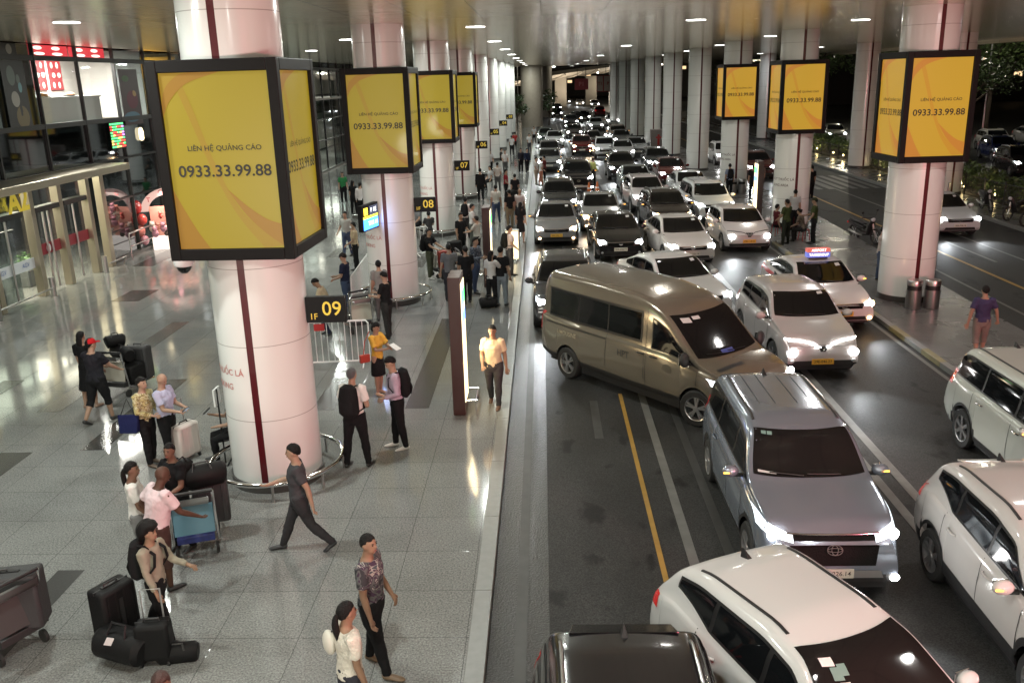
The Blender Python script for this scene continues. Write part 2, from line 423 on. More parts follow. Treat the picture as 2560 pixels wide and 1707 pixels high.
# ------------------------------------------------------------------ ceiling lights
M_DIFF = emis('downlight_glow', (1, .98, .94), 20.)
KC = {'a': (.93, .99, .92), 'b': (1., .96, .90), 'c': (.85, .93, 1.)}
KE = {'a': 285, 'b': 130, 'c': 60}
proto = None
for i, (x, y, kd) in enumerate(LIGHT_SPOTS):
    if proto is None:
        t = thing('ceiling_light', 'x', 'ceiling light', (x, y, CEIL), group='round downlights in the canopy ceiling')
        MB().lathe([(.335, -.001), (.33, -.010), (.288, -.0115)]).build('rim', M_CHROME, t)
        MB().lathe([(.288, -.010), (.15, -.012), (.0001, -.013)], n=20).build('diffuser', M_DIFF, t, smooth=False)
        proto = t; kids(t)
    else:
        t = clone(proto, loc=(x, y, CEIL), rz=0)
    row = {-1.95: 'row over the pavement edge', -10.8: 'row near the glass front', -7.0: 'sparse row behind the left columns', 4.6: 'row above the traffic lanes', 10.4: 'row beside the right columns', 19.8: 'row above the far kerb'}[x]
    t['label'] = 'round bright downlight set in the ceiling, one of the ' + row
    t['group'] = 'downlights, ' + row
    lamp('downlight_lamp', 'AREA', (0, 0, -.03), KE[kd]*(1.25 if x == 10.4 else (.5 if x == 4.6 else 1)), KC[kd], .46, parent=t, direc=(0, 0, -1))

# ================================================================== COLUMNS WITH BOXES, SIGNS AND RAILS
def column_mat():
    m, N, L, b = nodemat('white_enamel_panel')
    tc = N.new('ShaderNodeTexCoord'); sx = N.new('ShaderNodeSeparateXYZ'); L.new(tc.outputs['Object'], sx.inputs[0])
    a = N.new('ShaderNodeMath'); a.operation = 'MODULO'; a.inputs[1].default_value = 1.22; L.new(sx.outputs['Z'], a.inputs[0])
    c = N.new('ShaderNodeMath'); c.operation = 'LESS_THAN'; c.inputs[1].default_value = .012; L.new(a.outputs[0], c.inputs[0])
    mx = N.new('ShaderNodeMix'); mx.data_type = 'RGBA'; mx.inputs['A'].default_value = (.76, .77, .74, 1); mx.inputs['B'].default_value = (.40, .385, .365, 1)
    L.new(c.outputs[0], mx.inputs['Factor']); L.new(mx.outputs['Result'], b.inputs['Base Color'])
    b.inputs['Roughness'].default_value = .22; b.inputs['Coat Weight'].default_value = .25; b.inputs['Coat Roughness'].default_value = .1
    nz = N.new('ShaderNodeTexNoise'); nz.inputs['Scale'].default_value = 1.6; bp = N.new('ShaderNodeBump'); bp.inputs['Strength'].default_value = .05; bp.inputs['Distance'].default_value = .05
    L.new(tc.outputs['Object'], nz.inputs['Vector']); L.new(nz.outputs['Fac'], bp.inputs['Height']); L.new(bp.outputs[0], b.inputs['Normal'])
    return m
M_COL = column_mat()
M_STRIPE = mat('dark_red_stripe', (.075, .004, .008), .3)
M_BASEG = mat('granite_plinth', (.06, .058, .055), .3, var=.3, vscale=25)
M_REDTXT = mat('red_lettering', (.50, .20, .18), .5)
M_DARKTXT = mat('dark_lettering', (.10, .06, .05), .5)
CR = .73
def make_column():
    t = thing('column', 'x', 'column')
    mb = MB()
    half = .055/CR
    prof = [(-PI/2+half)+(2*PI-2*half)*i/56 for i in range(57)]
    vs = []; fs = []
    for z in (.16, CEIL-.002):
        vs += [(CR*math.cos(a), CR*math.sin(a), z) for a in prof]
    vs2 = [((CR-.03)*math.cos(prof[i]), (CR-.03)*math.sin(prof[i]), z) for z in (.16, CEIL-.002) for i in (0, 56)]
    for i in range(56): fs.append((i, i+1, 57+i+1, 57+i))
    n = len(vs); vs += vs2
    fs += [(0, 57, n+2, n), (56, n+1, n+3, 113)]
    mb.add(vs, fs).build('shaft', M_COL, t)
    MB().box((0, -CR+.017, CEIL/2+.079), (.112, .016, CEIL-.164)).build('stripe', M_STRIPE, t, smooth=False)
    MB().lathe([(CR-.03, 0), (CR+.03, 0), (CR+.03, .16), (CR-.03, .16)], n=48).build('plinth', M_BASEG, t)
    return t
colp = make_column(); kids(colp)
LC = [(-4.55, 13.6), (-4.5, 25.7), (-4.45, 37.5), (-4.4, 49.4), (-4.3, 61.2), (-4.2, 73), (-4.1, 84.8), (-4.0, 96.6), (-3.9, 108.4)]
RC = [(10.25, 25), (10.3, 37.5), (10.4, 49.5), (10.4, 61.2), (10.3, 73), (10.2, 84.8), (10.0, 96.6), (9.8, 108.4), (9.6, 120)]
ordn = ['nearest', 'second', 'third', 'fourth', 'fifth', 'sixth', 'seventh', 'eighth', 'ninth']
first = True
COLS = {}
for side, cc in (('left', LC), ('right', RC)):
    for i, (x, y) in enumerate(cc):
        t = colp if first else clone(colp); first = False
        t.location = (x, y, 0)
        t['group'] = 'white round columns along the traffic lanes'
        if side == 'left':
            extra = ['beside the 09 sign plate', 'behind the 09 sign, with the 08 plate', 'with the 07 plate', 'with the 06 plate', 'with the 05 plate', 'with the 04 plate', 'with the 03 plate', 'far off, past the numbered ones', 'last of the pavement row'][i]
            t['label'] = 'white round column with dark red stripe on the pavement, %s' % extra
        else:
            extra = ['with two steel bins at its foot', 'behind the officers in green', 'with litter bins and a person in blue', 'bare, next past the third advert box', 'bare, behind the red hydrant cabinet', 'sixth along the island', 'seventh along the island', 'eighth along the island', 'last of the island row'][i]
            t['label'] = 'white round column with dark red stripe on the island, %s' % extra
        COLS[(side, i)] = t
# outer row beyond the right-hand road
for i, (x, y) in enumerate([(20.6, 46.5), (20.9, 60.2), (21.1, 74), (21.3, 88)]):
    t = clone(colp); t.location = (x, y, 0)
    t['label'] = ['grey white column by the far kerb, hidden partly by the nearest advert box', 'grey white column by the far kerb with steel bollards at its foot', 'thin far column beyond the second right advert box', 'farthest column of the row beyond the right road'][i]
    t['group'] = 'columns by the far kerb of the right road'
for i, (x, y, r) in enumerate([(-1.35, 122, 1.45), (.0, 152, 1.7)]):
    o = MB().lathe([(r, 0), (r, CEIL+ (0 if i == 0 else 2))], n=40).build('column', mat('concrete_pier', (.34, .30, .24) if i == 0 else (.26, .18, .14), .5, var=.15), loc=(x, y, 0))
    tag(o, ['thick beige round pier at the far end of the ceiling', 'thick brownish round pier standing behind the beige one'][i], 'column')
def cyl_text(t, s, z, a_mid, size, m):
    mb = MB(); R_ = CR+.0035
    put_text(mb, s, lambda u, v: (R_*math.cos(a_mid+u/R_), R_*math.sin(a_mid+u/R_), z+v), size, .012)
    return mb.build('lettering', m, t, smooth=False)
for kk, mm in ((('left', 0), M_REDTXT), (('left', 1), M_REDTXT), (('left', 2), M_REDTXT), (('right', 1), M_DARKTXT), (('right', 2), M_DARKTXT)):
    s1, s2 = ('KHÔNG HÚT THUỐC LÁ', 'NO SMOKING') if kk[0] == 'left' else ('KHU VỰC HÚT THUỐC LÁ', 'SMOKING AREA')
    cyl_text(COLS[kk], s1, 2.02, -PI/2-1.28, .14, mm); cyl_text(COLS[kk], s2, 1.78, -PI/2-1.12, .14, mm)
# advertising boxes hung round the columns
M_AY = mat('advert_yellow', (.11, .085, .006), .35, coat=.1, emit=(1, .73, .035), estr=.25)
M_AO = mat('advert_orange', (.11, .06, .006), .35, coat=.1, emit=(1, .48, .05), estr=.23)
M_AO2 = mat('advert_light_orange', (.11, .075, .006), .35, coat=.1, emit=(1, .60, .045), estr=.25)
M_AT = mat('advert_lettering', (.02, .018, .015), .5)
M_BOXF = mat('advert_frame', (.008, .007, .007), .5, spec=.15)
BW, Z0, Z1 = 1.86, 3.85, 6.67
PW, PH = BW-.30, Z1-Z0-.34
def arc(pts): return curve_pts(pts, 7)
def ad_panel():
    """poster mesh in x (width) and z, facing -Y"""
    mb = MB(); w, h = PW/2, PH/2
    P = lambda u, v, l=0: (u*w, -.0035*l, v*h)
    mb.m(0).quad(P(-1, -1), P(1, -1), P(1, 1), P(-1, 1))
    def band(a, b, l, mi):
        mb.m(mi); n = len(a)
        vs = [P(u, v, l) for u, v in a]+[P(u, v, l) for u, v in b]
        mb.add(vs, [(i, i+1, n+i+1, n+i) for i in range(n-1)])
    def cl(p): return [(max(-1, min(1, u)), max(-1, min(1, v))) for u, v in p]
    # thin sweeping ribbon from the top down to the right corner
    A = arc([(-.66, 1), (-.45, .62), (-.12, -.05), (.30, -.60), (1, -.97)])
    B = arc([(-.80, 1), (-.58, .60), (-.22, -.07), (.16, -.60), (.62, -1)])
    band(cl(A), cl(B), 1, 2)
    A = arc([(.02, -.30), (.35, -.62), (.70, -.84), (1, -.98)]); B = arc([(.02, -.30), (.40, -.52), (.72, -.66), (1, -.72)])
    band(cl(A), cl(B), 2, 1)
    # lower left wedge
    A = arc([(-1, -.30), (-.82, -.55), (-.62, -.80), (-.42, -1)]); B = [(-1, -.30-.7*i/(len(A)-1)) for i in range(len(A))]
    band(cl(A), B, 1, 1)
    # upper left fan
    A = arc([(-1, .52), (-.84, .70), (-.50, .88), (.12, 1)]); B = arc([(-1, .66), (-.90, .84), (-.66, .97), (-.45, 1)])
    band(cl(A), cl(B), 2, 1)
    A = arc([(-1, .66), (-.90, .84), (-.66, .97), (-.45, 1)]); B = arc([(-1, .72), (-1, .85), (-1, .96), (-.95, 1)])
    band(cl(A), cl(B), 2, 2)
    mb.m(3)
    put_text(mb, 'LIÊN HỆ QUẢNG CÁO', lambda u, v: (u+.05, -.012, v+.20), .10, .012, sx=1.07)
    put_text(mb, '0933.33.99.88', lambda u, v: (u+.02, -.012, v-.125), .228, .017, sx=1.06)
    return mb.mesh('advert_panel', smooth=False)
adme = ad_panel()
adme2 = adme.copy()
for mm in (M_AY, M_AO, M_AO2, M_AT): adme.materials.append(mm)
# panel copy for the island boxes: warm light falling there painted in as glow
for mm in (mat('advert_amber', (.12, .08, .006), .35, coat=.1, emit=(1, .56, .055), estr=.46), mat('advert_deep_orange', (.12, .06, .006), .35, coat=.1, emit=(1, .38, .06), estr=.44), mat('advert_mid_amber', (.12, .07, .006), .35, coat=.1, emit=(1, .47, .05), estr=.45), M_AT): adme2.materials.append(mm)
def make_box():
    t = thing('advert_box', 'x', 'advertising box')
    f = MB(); w = BW/2; e = .15; hz = (Z0+Z1)/2
    for sx_ in (-1, 1):
        for sy_ in (-1, 1): f.box((sx_*(w-e/2), sy_*(w-e/2), hz), (e, e, Z1-Z0))
    for z in (Z0+.085, Z1-.085):
        for q in (-1, 1):
            f.box((0, q*(w-e/2), z), (BW-2*e, e, .17)); f.box((q*(w-e/2), 0, z), (e, BW-2*e, .17))
    f.box((0, 0, Z1-.03), (BW-2*e+.02, BW-2*e+.02, .04)).box((0, 0, Z0+.03), (BW-2*e+.02, BW-2*e+.02, .04))
    f.build('frame', M_BOXF, t, smooth=False, bev=.012)
    for q in range(4):
        p = obj('advert_panel', adme, t); a = q*PI/2
        p.location = ((w-.06)*math.sin(a), -(w-.06)*math.cos(a), hz); p.rotation_euler = (0, 0, a)
    return t
bp_ = make_box(); kids(bp_)
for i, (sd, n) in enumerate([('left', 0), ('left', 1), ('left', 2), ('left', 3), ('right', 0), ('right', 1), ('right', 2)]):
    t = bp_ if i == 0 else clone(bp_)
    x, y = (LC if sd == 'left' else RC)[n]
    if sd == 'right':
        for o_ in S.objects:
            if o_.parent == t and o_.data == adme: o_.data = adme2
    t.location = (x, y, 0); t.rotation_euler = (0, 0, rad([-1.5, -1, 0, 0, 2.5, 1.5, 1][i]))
    t['group'] = 'yellow advertising boxes round the columns'
    t['label'] = ['largest yellow phone number advert box, nearest on the left', 'yellow advert box round the column with the 08 plate', 'yellow advert box round the column with the 07 plate', 'small yellow advert box round the column with the 06 plate',
                  'orange lit advert box above the two steel bins', 'advert box above the officers in green', 'smallest advert box on the island, dark brown frame'][i]
# number plates 09 .. 03 on the left columns
M_SIGNK = mat('sign_black', (.008, .008, .009), .45, spec=.2)
M_SIGNY = mat('sign_yellow', (.72, .55, .06), .5, emit=(1, .75, .1), estr=.25)
for i in range(7):
    x, y = LC[i]
    t = thing('number_sign', 'black sign plate reading 1F %02d fixed to a white column' % (9-i), 'sign', (x+CR+.33, y-.02, 2.86), group='black number plates on the columns')
    MB().box((0, 0, 0), (.64, .12, .42)).build('plate', M_SIGNK, t, smooth=False, bev=.01)
    mb = MB()
    put_text(mb, '%02d' % (9-i), lambda u, v: (u+.10, -.0645, v+.01), .32, .008); put_text(mb, '1F', lambda u, v: (u-.20, -.0645, v-.11), .14, .004)
    mb.build('numerals', M_SIGNY, t, smooth=False)
    MB().box((-.34, .0, 0), (.08, .06, .10)).build('bracket', M_STEEL, t, smooth=False)
# steel guard rings
ring = None
for i, (x, y) in enumerate(LC[:5]):
    if ring is None:
        t = ring = thing('guard_rail', 'x', 'guard rail', (x, y, 0))
        R_ = 1.08
        MB().tube([(R_*math.cos(2*PI*k_/48), R_*math.sin(2*PI*k_/48), .30) for k_ in range(49)], .042, 10, cap=False).build('rail', M_CHROME, t)
        for k_ in range(8):
            a = 2*PI*k_/8+.2
            MB().cyl((R_*math.cos(a), R_*math.sin(a), .262), (R_*math.cos(a), R_*math.sin(a), 0), .022).build('post', M_STEEL, t)
        kids(t)
    else: t = clone(ring, loc=(x, y, 0))
    t['group'] = 'steel rings round the columns'; t['label'] = 'low polished steel ring rail around the foot of the column with the %02d plate' % (9-i)
# blue and yellow direction sign on the second column
x, y = LC[1]
t = thing('direction_sign', 'glowing blue and yellow direction sign fixed to the 08 column', 'sign', (x-.38, y-1.25, 2.72), rz=rad(76))
MB().box((0, 0, 0), (1.05, .14, .72)).build('case', M_SIGNK, t, smooth=False, bev=.01)
mb = MB().m(0).quad((-.06, -.0735, .30), (.48, -.0735, .30), (.48, -.0735, .05), (-.06, -.0735, .05))
mb.m(1).quad((-.48, -.0735, .05), (.48, -.0735, .05), (.48, -.0735, -.02), (-.48, -.0735, -.02)).box((-.30, -.075, .18), (.24, .006, .2))
mb.m(2).quad((-.48, -.0735, -.03), (.48, -.0735, -.03), (.48, -.0735, -.32), (-.48, -.0735, -.32))
mb.m(3); put_text(mb, 'TAXI  A1', lambda u, v: (u+.15, -.0765, v-.17), .16, .01); put_text(mb, 'P  XE', lambda u, v: (u+.2, -.0765, v+.18), .16, .01)
mb.build('lit_face', [emis('sign_face_dark', (.15, .18, .3), .6), emis('sign_face_yellow', (1, .75, .05), 3.), emis('sign_face_blue', (.05, .25, 1), 5.), emis('sign_face_white', (1, 1, 1), 4.)], t, smooth=False)
MB().box((0, .25, 0), (.2, .36, .1)).build('bracket', M_STEEL, t, smooth=False)
lamp('sign_glow', 'AREA', (.1, -.12, -.1), 9, (.45, .55, 1), .7, parent=t, direc=(0, -1, 0))
# dome camera under the nearest box
t = thing('dome_camera', 'white dome security camera hanging below the nearest advert box', 'camera', (-5.62, 13.4, 3.72))
MB().lathe([(.0001, .13), (.10, .13), (.15, .08), (.15, -.05), (.13, -.08)], n=20).build('housing', M_WHITE, t)
MB().lathe([(.12, -.08), (.10, -.14), (.05, -.19), (.0001, -.2)], n=20).build('dome', M_GLASSD, t)
# ================================================================== GLASS FRONT OF THE TERMINAL (x = -16.3)
FX = -16.3
def glass_mat(name, tint, refl, rough=.03):
    m = bpy.data.materials.new(name); m.use_nodes = True; N = m.node_tree.nodes; L = m.node_tree.links
    N.remove(N['Principled BSDF'])
    tr = N.new('ShaderNodeBsdfTransparent'); tr.inputs[0].default_value = (*tint, 1)
    gl = N.new('ShaderNodeBsdfGlossy'); gl.inputs['Roughness'].default_value = rough; gl.inputs['Color'].default_value = (.9, .95, 1, 1)
    fr = N.new('ShaderNodeLayerWeight'); fr.inputs['Blend'].default_value = .12
    mr = N.new('ShaderNodeMapRange'); mr.inputs['To Min'].default_value = refl; mr.inputs['To Max'].default_value = .9
    mx = N.new('ShaderNodeMixShader')
    L.new(fr.outputs['Facing'], mr.inputs['Value']); L.new(mr.outputs[0], mx.inputs[0]); L.new(tr.outputs[0], mx.inputs[1]); L.new(gl.outputs[0], mx.inputs[2])
    L.new(mx.outputs[0], N['Material Output'].inputs['Surface'])
    return m
M_CLEAR = glass_mat('clear_glass', (.93, .96, .94), .02)
M_TINT = glass_mat('tinted_glass', (.28, .33, .33), .06)
M_MULL = mat('dark_mullion', (.03, .03, .03), .4, .5)
M_CHAMP = mat('champagne_steel', (.46, .41, .32), .3, .9, bump=.05, bscale=60)
M_INWALL = mat('interior_wall', (.62, .61, .57), .6)
M_INDARK = mat('interior_dark', (.03, .032, .034), .6)
M_SLAB = mat('interior_slab', (.06, .06, .06), .6)
BAY = 2.75
Y0 = 10.05
LEV = [0, 2.25, 3.75, 5.2, 7.35, CEIL]
t = thing('glass_facade', 'tall glass terminal front with dark mullions along the left pavement', 'building', (FX, 0, 0))
fr_ = MB()
ybay = [Y0+BAY*i for i in range(35)]
ENT = (24.0, 32.05)
for y in ybay:
    if ENT[0] < y < ENT[1]-.05: fr_.box((0, y, (3.75+CEIL)/2), (.12, .07, CEIL-3.75))
    else: fr_.box((0, y, CEIL/2), (.12, .07, CEIL))
for i, z in enumerate(LEV[1:-1]):
    for a, b_ in zip(ybay[:-1], ybay[1:]):
        if ENT[0]-.1 < a and b_ < ENT[1]+.1 and z < 3: continue
        hh = .16 if z in (5.2, 7.35) else .07
        fr_.box((0, (a+b_)/2, z), (.10, BAY-.072, hh))
fr_.build('mullions', M_MULL, t, smooth=False)
MB().box((.03, 56.5, .06), (.2, 48.5, .12)).build('sill', M_BASEG, t, smooth=False)
SHOP = (29.3, 34.8)
def pane(y0, y1, z0, z1, m):
    return MB().quad((-.02, y0, z0), (-.02, y1, z0), (-.02, y1, z1), (-.02, y0, z1)).build('pane', m, t, smooth=False)
for a, b_ in zip(ybay[:22], ybay[1:23]):
    if b_ < 22: continue
    for z0, z1 in zip(LEV[:-1], LEV[1:]):
        if ENT[0]-.1 < a and b_ < ENT[1]+.1 and z1 < 4: continue
        lit = (z0 >= 5 and (SHOP[0]-.1 < a < SHOP[1]-.1 or a > 62)) or (a > 60 and z1 < 4)
        pane(a+.036, b_-.036, z0+.05, z1-.05, M_CLEAR if lit else M_TINT)
MB().quad((-.02, ybay[22], .1), (-.02, ybay[-1], .1), (-.02, ybay[-1], CEIL), (-.02, ybay[22], CEIL)).build('pane', M_TINT, t, smooth=False)
# what lies behind the glass
inn = MB()
inn.m(0).box((-6.4, 60, CEIL/2), (.2, 100, CEIL)); inn.m(1).box((-3.2, 60, 5.05), (6.2, 100, .25))
inn.m(2).box((-3.0, SHOP[0]-.06, 6.5), (5.8, .1, 2.6)).box((-3.0, 41.6, 6.5), (5.8, .1, 2.6)).box((-2.75, 35.4, 6.55), (.1, 12.2, 2.75)).box((-1.35, 37.4, 6.5), (2.6, .08, 2.6))
inn.build('interior', [M_INDARK, M_SLAB, M_INWALL], t, smooth=False)
inn = MB().m(0).box((-5.8, 80, 6.5), (.1, 34, 2.4)).box((-5.8, 80, 1.8), (.1, 34, 3.4))
inn.build('back_wall', mat('bright_back_wall', (.6, .6, .52), .6), t, smooth=False)
lamp('shop_lamp', 'AREA', (-1.4, 33.6, 7.7), 1100, (1, .95, .88), 1.8, parent=t, direc=(0, 0, -1))
for yy in (70, 82): 
    lamp('hall_lamp', 'AREA', (-3, yy, 7.7), 420, (1, .98, .82), 3, parent=t, direc=(0, 0, -1)); lamp('hall_lamp', 'AREA', (-3, yy, 4.8), 420, (.95, 1, .86), 3, parent=t, direc=(0, 0, -1))
lamp('cafe_lamp', 'AREA', (-1.5, 40, 7.7), 220, (1, .66, .22), 2.4, parent=t, direc=(0, 0, -1))
MB().box((-1.4, 41.4, 7.2), (2.4, .1, .9)).build('cafe_wall', mat('cafe_gold', (.6, .42, .14), .5), t, smooth=False)
# menu boards: red panels with round dishes
def menu(y0, y1, z0, z1, n, x=FX-2.66, lab='', m_e=2.2):
    k_ = thing('menu_board', lab, 'menu board', (x, (y0+y1)/2, (z0+z1)/2), group='red menu boards in the upper shop')
    w = (y1-y0); h = z1-z0
    mb = MB().m(0).box((0, 0, 0), (.05, w, h)).m(1)
    for j in range(n):
        for q in (-1, 1):
            cy_ = q*w*.22; cz = h/2-(j+.5)*h/n
            mb.ell((.028, cy_ + (.04 if j % 2 else -.03), cz), (  .006, w*(.11 if (j+q) % 2 else .14), h/n*(.27 if j % 2 else .33)), 10, 6)
    mb.build('panel', [emis('menu_red', (.9, .04, .06), m_e*.5), emis('menu_white', (1, .9, .8), m_e)], k_, smooth=False)
for j in range(3):
    menu(32.75+j*1.15, 33.65+j*1.15, 6.35, 7.45, 3, lab=['red menu board at the left end of the upper shop wall', 'red menu board in the middle of the upper shop wall', 'red menu board at the right end of the shop wall'][j])
for j in range(2):
    menu(29.4+j*2.75, 32.0+j*2.7, 7.42, 7.78, 2, x=FX-.25, lab=['long red menu strip above the transom, over the three boards', 'long red menu strip above the transom, over the white shop wall'][j], m_e=.35)
o = MB().box((0, 0, 0), (.7, 5.3, .9)).box((0, 0, .47), (.8, 5.35, .05)).build('counter', mat('counter_grey', (.5, .5, .48), .4), loc=(FX-1.0, 32.05, 5.62), smooth=False)
tag(o, 'pale grey shop counter behind the upper window', 'counter')
for j, yy in enumerate((29.9, 31.2, 33.0)):
    o = MB().lathe([(.0001, 0), (.22, 0), (.26, .03)], n=16).m(1).ell((0, 0, .05), (.18, .16, .09), 10, 6).build('food_tray', [M_STEEL, mat('bread', (.4, .2, .1), .7, var=.4)], loc=(FX-.9, yy, 6.12))
    tag(o, ['tray of food at the left end of the shop counter', 'tray of food below the middle menu board', 'tray of food below the white wall box'][j], 'food tray', 'trays of food on the shop counter')
o = MB().box((0, 0, 0), (.2, .55, .7)).build('wall_cabinet', M_WHITE, loc=(FX-.9, 37.2, 6.75), smooth=False, bev=.02); tag(o, 'small white cabinet on the wall of the upper shop', 'cabinet')
# dark posters in the window left of the shop
def poster(y, z, w, h, cols, lab, nm='window_poster', shapes=()):
    k_ = thing(nm, lab, 'poster', (FX+.025, y, z))
    mb = MB().m(0).box((0, 0, 0), (.02, w, h))
    for (q, cy_, cz, ry, rz_) in shapes: mb.m(q).ell((.012, cy_, cz), (.004, ry, rz_), 16, 8)
    mb.build('sheet', cols, k_, smooth=False)
poster(28.0, 6.25, 1.25, 2.0, [mat('poster_black', (.015, .015, .016), .4), mat('poster_grey', (.12, .15, .14), .5), mat('poster_teal', (.15, .3, .34), .5), mat('poster_tan', (.13, .10, .05), .5), mat('poster_pale', (.3, .29, .26), .5)],
       'black window poster with coffee cups left of the bright shop', shapes=[(1, -.15, .55, .22, .3), (1, .2, .45, .1, .14), (2, .25, .2, .1, .16), (4, -.1, -.15, .22, .24), (0, -.1, -.15, .14, .15), (3, .15, -.7, .35, .35), (0, .12, -.62, .16, .28)])
poster(27.8, 7.58, 1.2, .36, [MATS['poster_black'], MATS['poster_pale']], 'dark poster strip with a heart above the transom', shapes=[(1, .2, 0, .16, .15)])
poster(35.9, 6.0, 1.6, 2.1, [mat('poster_brown', (.03, .012, .014), .4), mat('poster_ochre', (.3, .2, .07), .5), mat('poster_blue', (.05, .12, .17), .5), mat('poster_green', (.05, .10, .04), .5), mat('poster_wine', (.09, .015, .03), .5)],
       'dark food poster in the window right of the bright shop', shapes=[(3, -.3, .7, .3, .12), (4, .1, -.1, .5, .35), (1, .3, .1, .2, .15), (2, -.1, -.75, .7, .2)])
poster(26.2, 6.2, 1.5, 1.9, [mat('poster_slate', (.10, .13, .13), .3)], 'plain slate grey sheet in the window at the photo edge')
# LED price board and small lamp behind the lower dark glass
k_ = thing('led_board', 'bright LED price board with green and red rows behind dark glass', 'LED board', (FX+.06, 34.2, 4.62))
mb = MB().m(0).box((0, 0, 0), (.04, 1.15, 1.02)); rr = random.Random(3)
for r_ in range(9):
    for c_ in range(6):
        g_ = 1 if r_ == 0 else (2 if rr.random() < .34 else (4 if c_ > 3 and rr.random() < .6 else (1 if rr.random() < .7 else 3)))
        mb.m(g_).box((.022, -.48+c_*.19+.005, .43-r_*.105), (.006, .165, .062))
mb.build('display', [M_SIGNK, emis('led_green', (.1, 1, .25), 2.6), emis('led_red', (1, .08, .06), 2.6), emis('led_yellow', (1, .8, .2), 2.6), emis('led_violet', (.75, .3, 1), 2.6)], k_, smooth=False)
k_ = thing('hanging_lantern', 'glowing cream lantern lamp right of the LED board', 'lamp', (FX+.05, 36.3, 4.55))
MB().lathe([(.0001, .26), (.06, .24), (.10, .1), (.095, -.18), (.05, -.25), (.0001, -.26)], n=14).build('shade', emis('lantern_cream', (1, .82, .5), 3.5), k_)
# ---------------------------------------------------------------- entrance A2: glass porch with steel posts
t = thing('entrance_porch', 'glass entrance porch with pale steel posts and a yellow A2 sign', 'entrance', (FX, 0, 0))
for y in (22.4, 24.95, 27.3, 29.0, 30.9, 31.95): MB().box((.16, y, 1.78), (.26, .24 if y < 31.5 else .3, 3.55)).build('post', M_CHAMP, t, smooth=False, bev=.008)
MB().box((.5, 27, 3.64), (1.6, 10.4, .24)).build('canopy', M_CHAMP, t, smooth=False, bev=.02)
for a, b_ in ((22.5, 24.85), (25.05, 27.2), (27.4, 28.9), (29.1, 30.8)):
    MB().quad((.1, a, .1), (.1, b_, .1), (.1, b_, 3.5), (.1, a, 3.5)).build('pane', M_CLEAR, t, smooth=False)
for a, b_ in ((22.5, 24.85), (25.05, 27.2)):
    MB().box((.115, (a+b_)/2, 1.12), (.006, b_-a, .34)).build('frosted_band', mat('frosted_white', (.6, .63, .66), .5), t, smooth=False)
    mb = MB()
    for q in (-.7, .55): put_text(mb, 'AGV', lambda u, v: (.122, (a+b_)/2+q+u, 1.12+v), .2, .01)
    mb.build('band_lettering', mat('band_blue', (.08, .14, .35), .5), t, smooth=False)
for a, b_ in ((27.4, 28.9), (29.1, 30.8)):
    MB().box((.115, (a+b_)/2, 1.42), (.006, b_-a, .36)).build('red_band', mat('band_red', (.22, .02, .03), .5), t, smooth=False)
MB().ell((.125, 28.1, 1.42), (.006, .14, .15), 14, 8).build('round_emblem', M_WHITE, t)
for y, h_ in ((26.0, 0), (28.15, 0), (29.95, 0)):
    MB().box((.14, y, 2.72), (.30, 1.5, .16)).build('door_header', M_TRIM, t, smooth=False)
for y in (25.9, 28.0, 28.3, 29.9): MB().cyl((.17, y, .1), (.17, y, 2.6), .035, n=10).build('door_stile', M_STEEL, t)
for y in (24.2, 27.2, 30.75): MB().cyl((.55, y, 0), (.55, y, .62), .09, n=14).build('bollard', M_STEEL, t)
MB().tube([(.6, 22, .3), (.6, 27.1, .3)], .03).tube([(.6, 31, .3), (.6, 32.3, .3), (.5, 32.3, 0)], .03).build('bump_rail', M_STEEL, t)
mb = MB(); put_text(mb, 'A2', lambda u, v: (.30, 26.6+u, 3.12+v), .95, .035)
mb.build('sign_lettering', mat('sign_yellow_a', (.62, .46, .03), .45, emit=(1, .8, .08), estr=.25), t, smooth=False)
mb = MB(); put_text(mb, 'A2', lambda u, v: (.30, 23.2+u, 3.05+v), .95, .035); mb.build('sign_lettering', MATS['sign_yellow_a'], t, smooth=False)
# inside the porch
inn = MB().m(0).box((-5.9, 27.5, 1.8), (.2, 10, 3.6)).m(1).box((-3, 27.5, 3.68), (6, 10, .06))
inn.build('lobby_wall', [mat('lobby_beige', (.8, .74, .58), .6), M_INWALL], t, smooth=False)
for yy in (24.5, 27.2, 30): lamp('lobby_lamp', 'AREA', (-2.2, yy, 3.55), 420, (1, .93, .72), 3.4, parent=t, direc=(0, 0, -1))
o = MB().m(0).box((0, 0, 0), (.1, 1.6, 1.9)).m(1).box((.055, 0, -.45), (.01, 1.5, .3)).m(2).box((.055, .1, .15), (.01, .8, .2)).build('poster_screen', [emis('screen_blue', (.05, .22, .8), 1.5), emis('screen_yellow', (.9, .8, .1), 1.), emis('screen_white', (.8, .9, 1), 1.6)], loc=(FX-4.2, 30.3, 1.75), smooth=False)
tag(o, 'blue lit advertising screen inside the entrance', 'screen')
o = MB().m(0).box((0, 0, 0), (.06, .9, .26)).m(1).box((.032, .22, 0), (.005, .24, .2)).build('exit_sign', [emis('exit_pale', (.6, .9, .75), 1.2), emis('exit_green', (.1, 1, .2), 3.)], loc=(FX-1.2, 29.4, 3.2), smooth=False)
tag(o, 'green lit exit sign hanging inside the entrance', 'exit sign')
# railing beside the entrance
t = thing('handrail', 'low steel handrail beside the entrance, by the dark glass', 'handrail', (0, 0, 0))
MB().tube([(-15.9, 33.2, 0), (-15.9, 33.2, 1.0), (-15.95, 36.2, 1.0), (-15.95, 36.2, 0)], .03).tube([(-15.9, 33.2, .5), (-15.95, 36.2, .5)], .02).build('tube', M_STEEL, t)
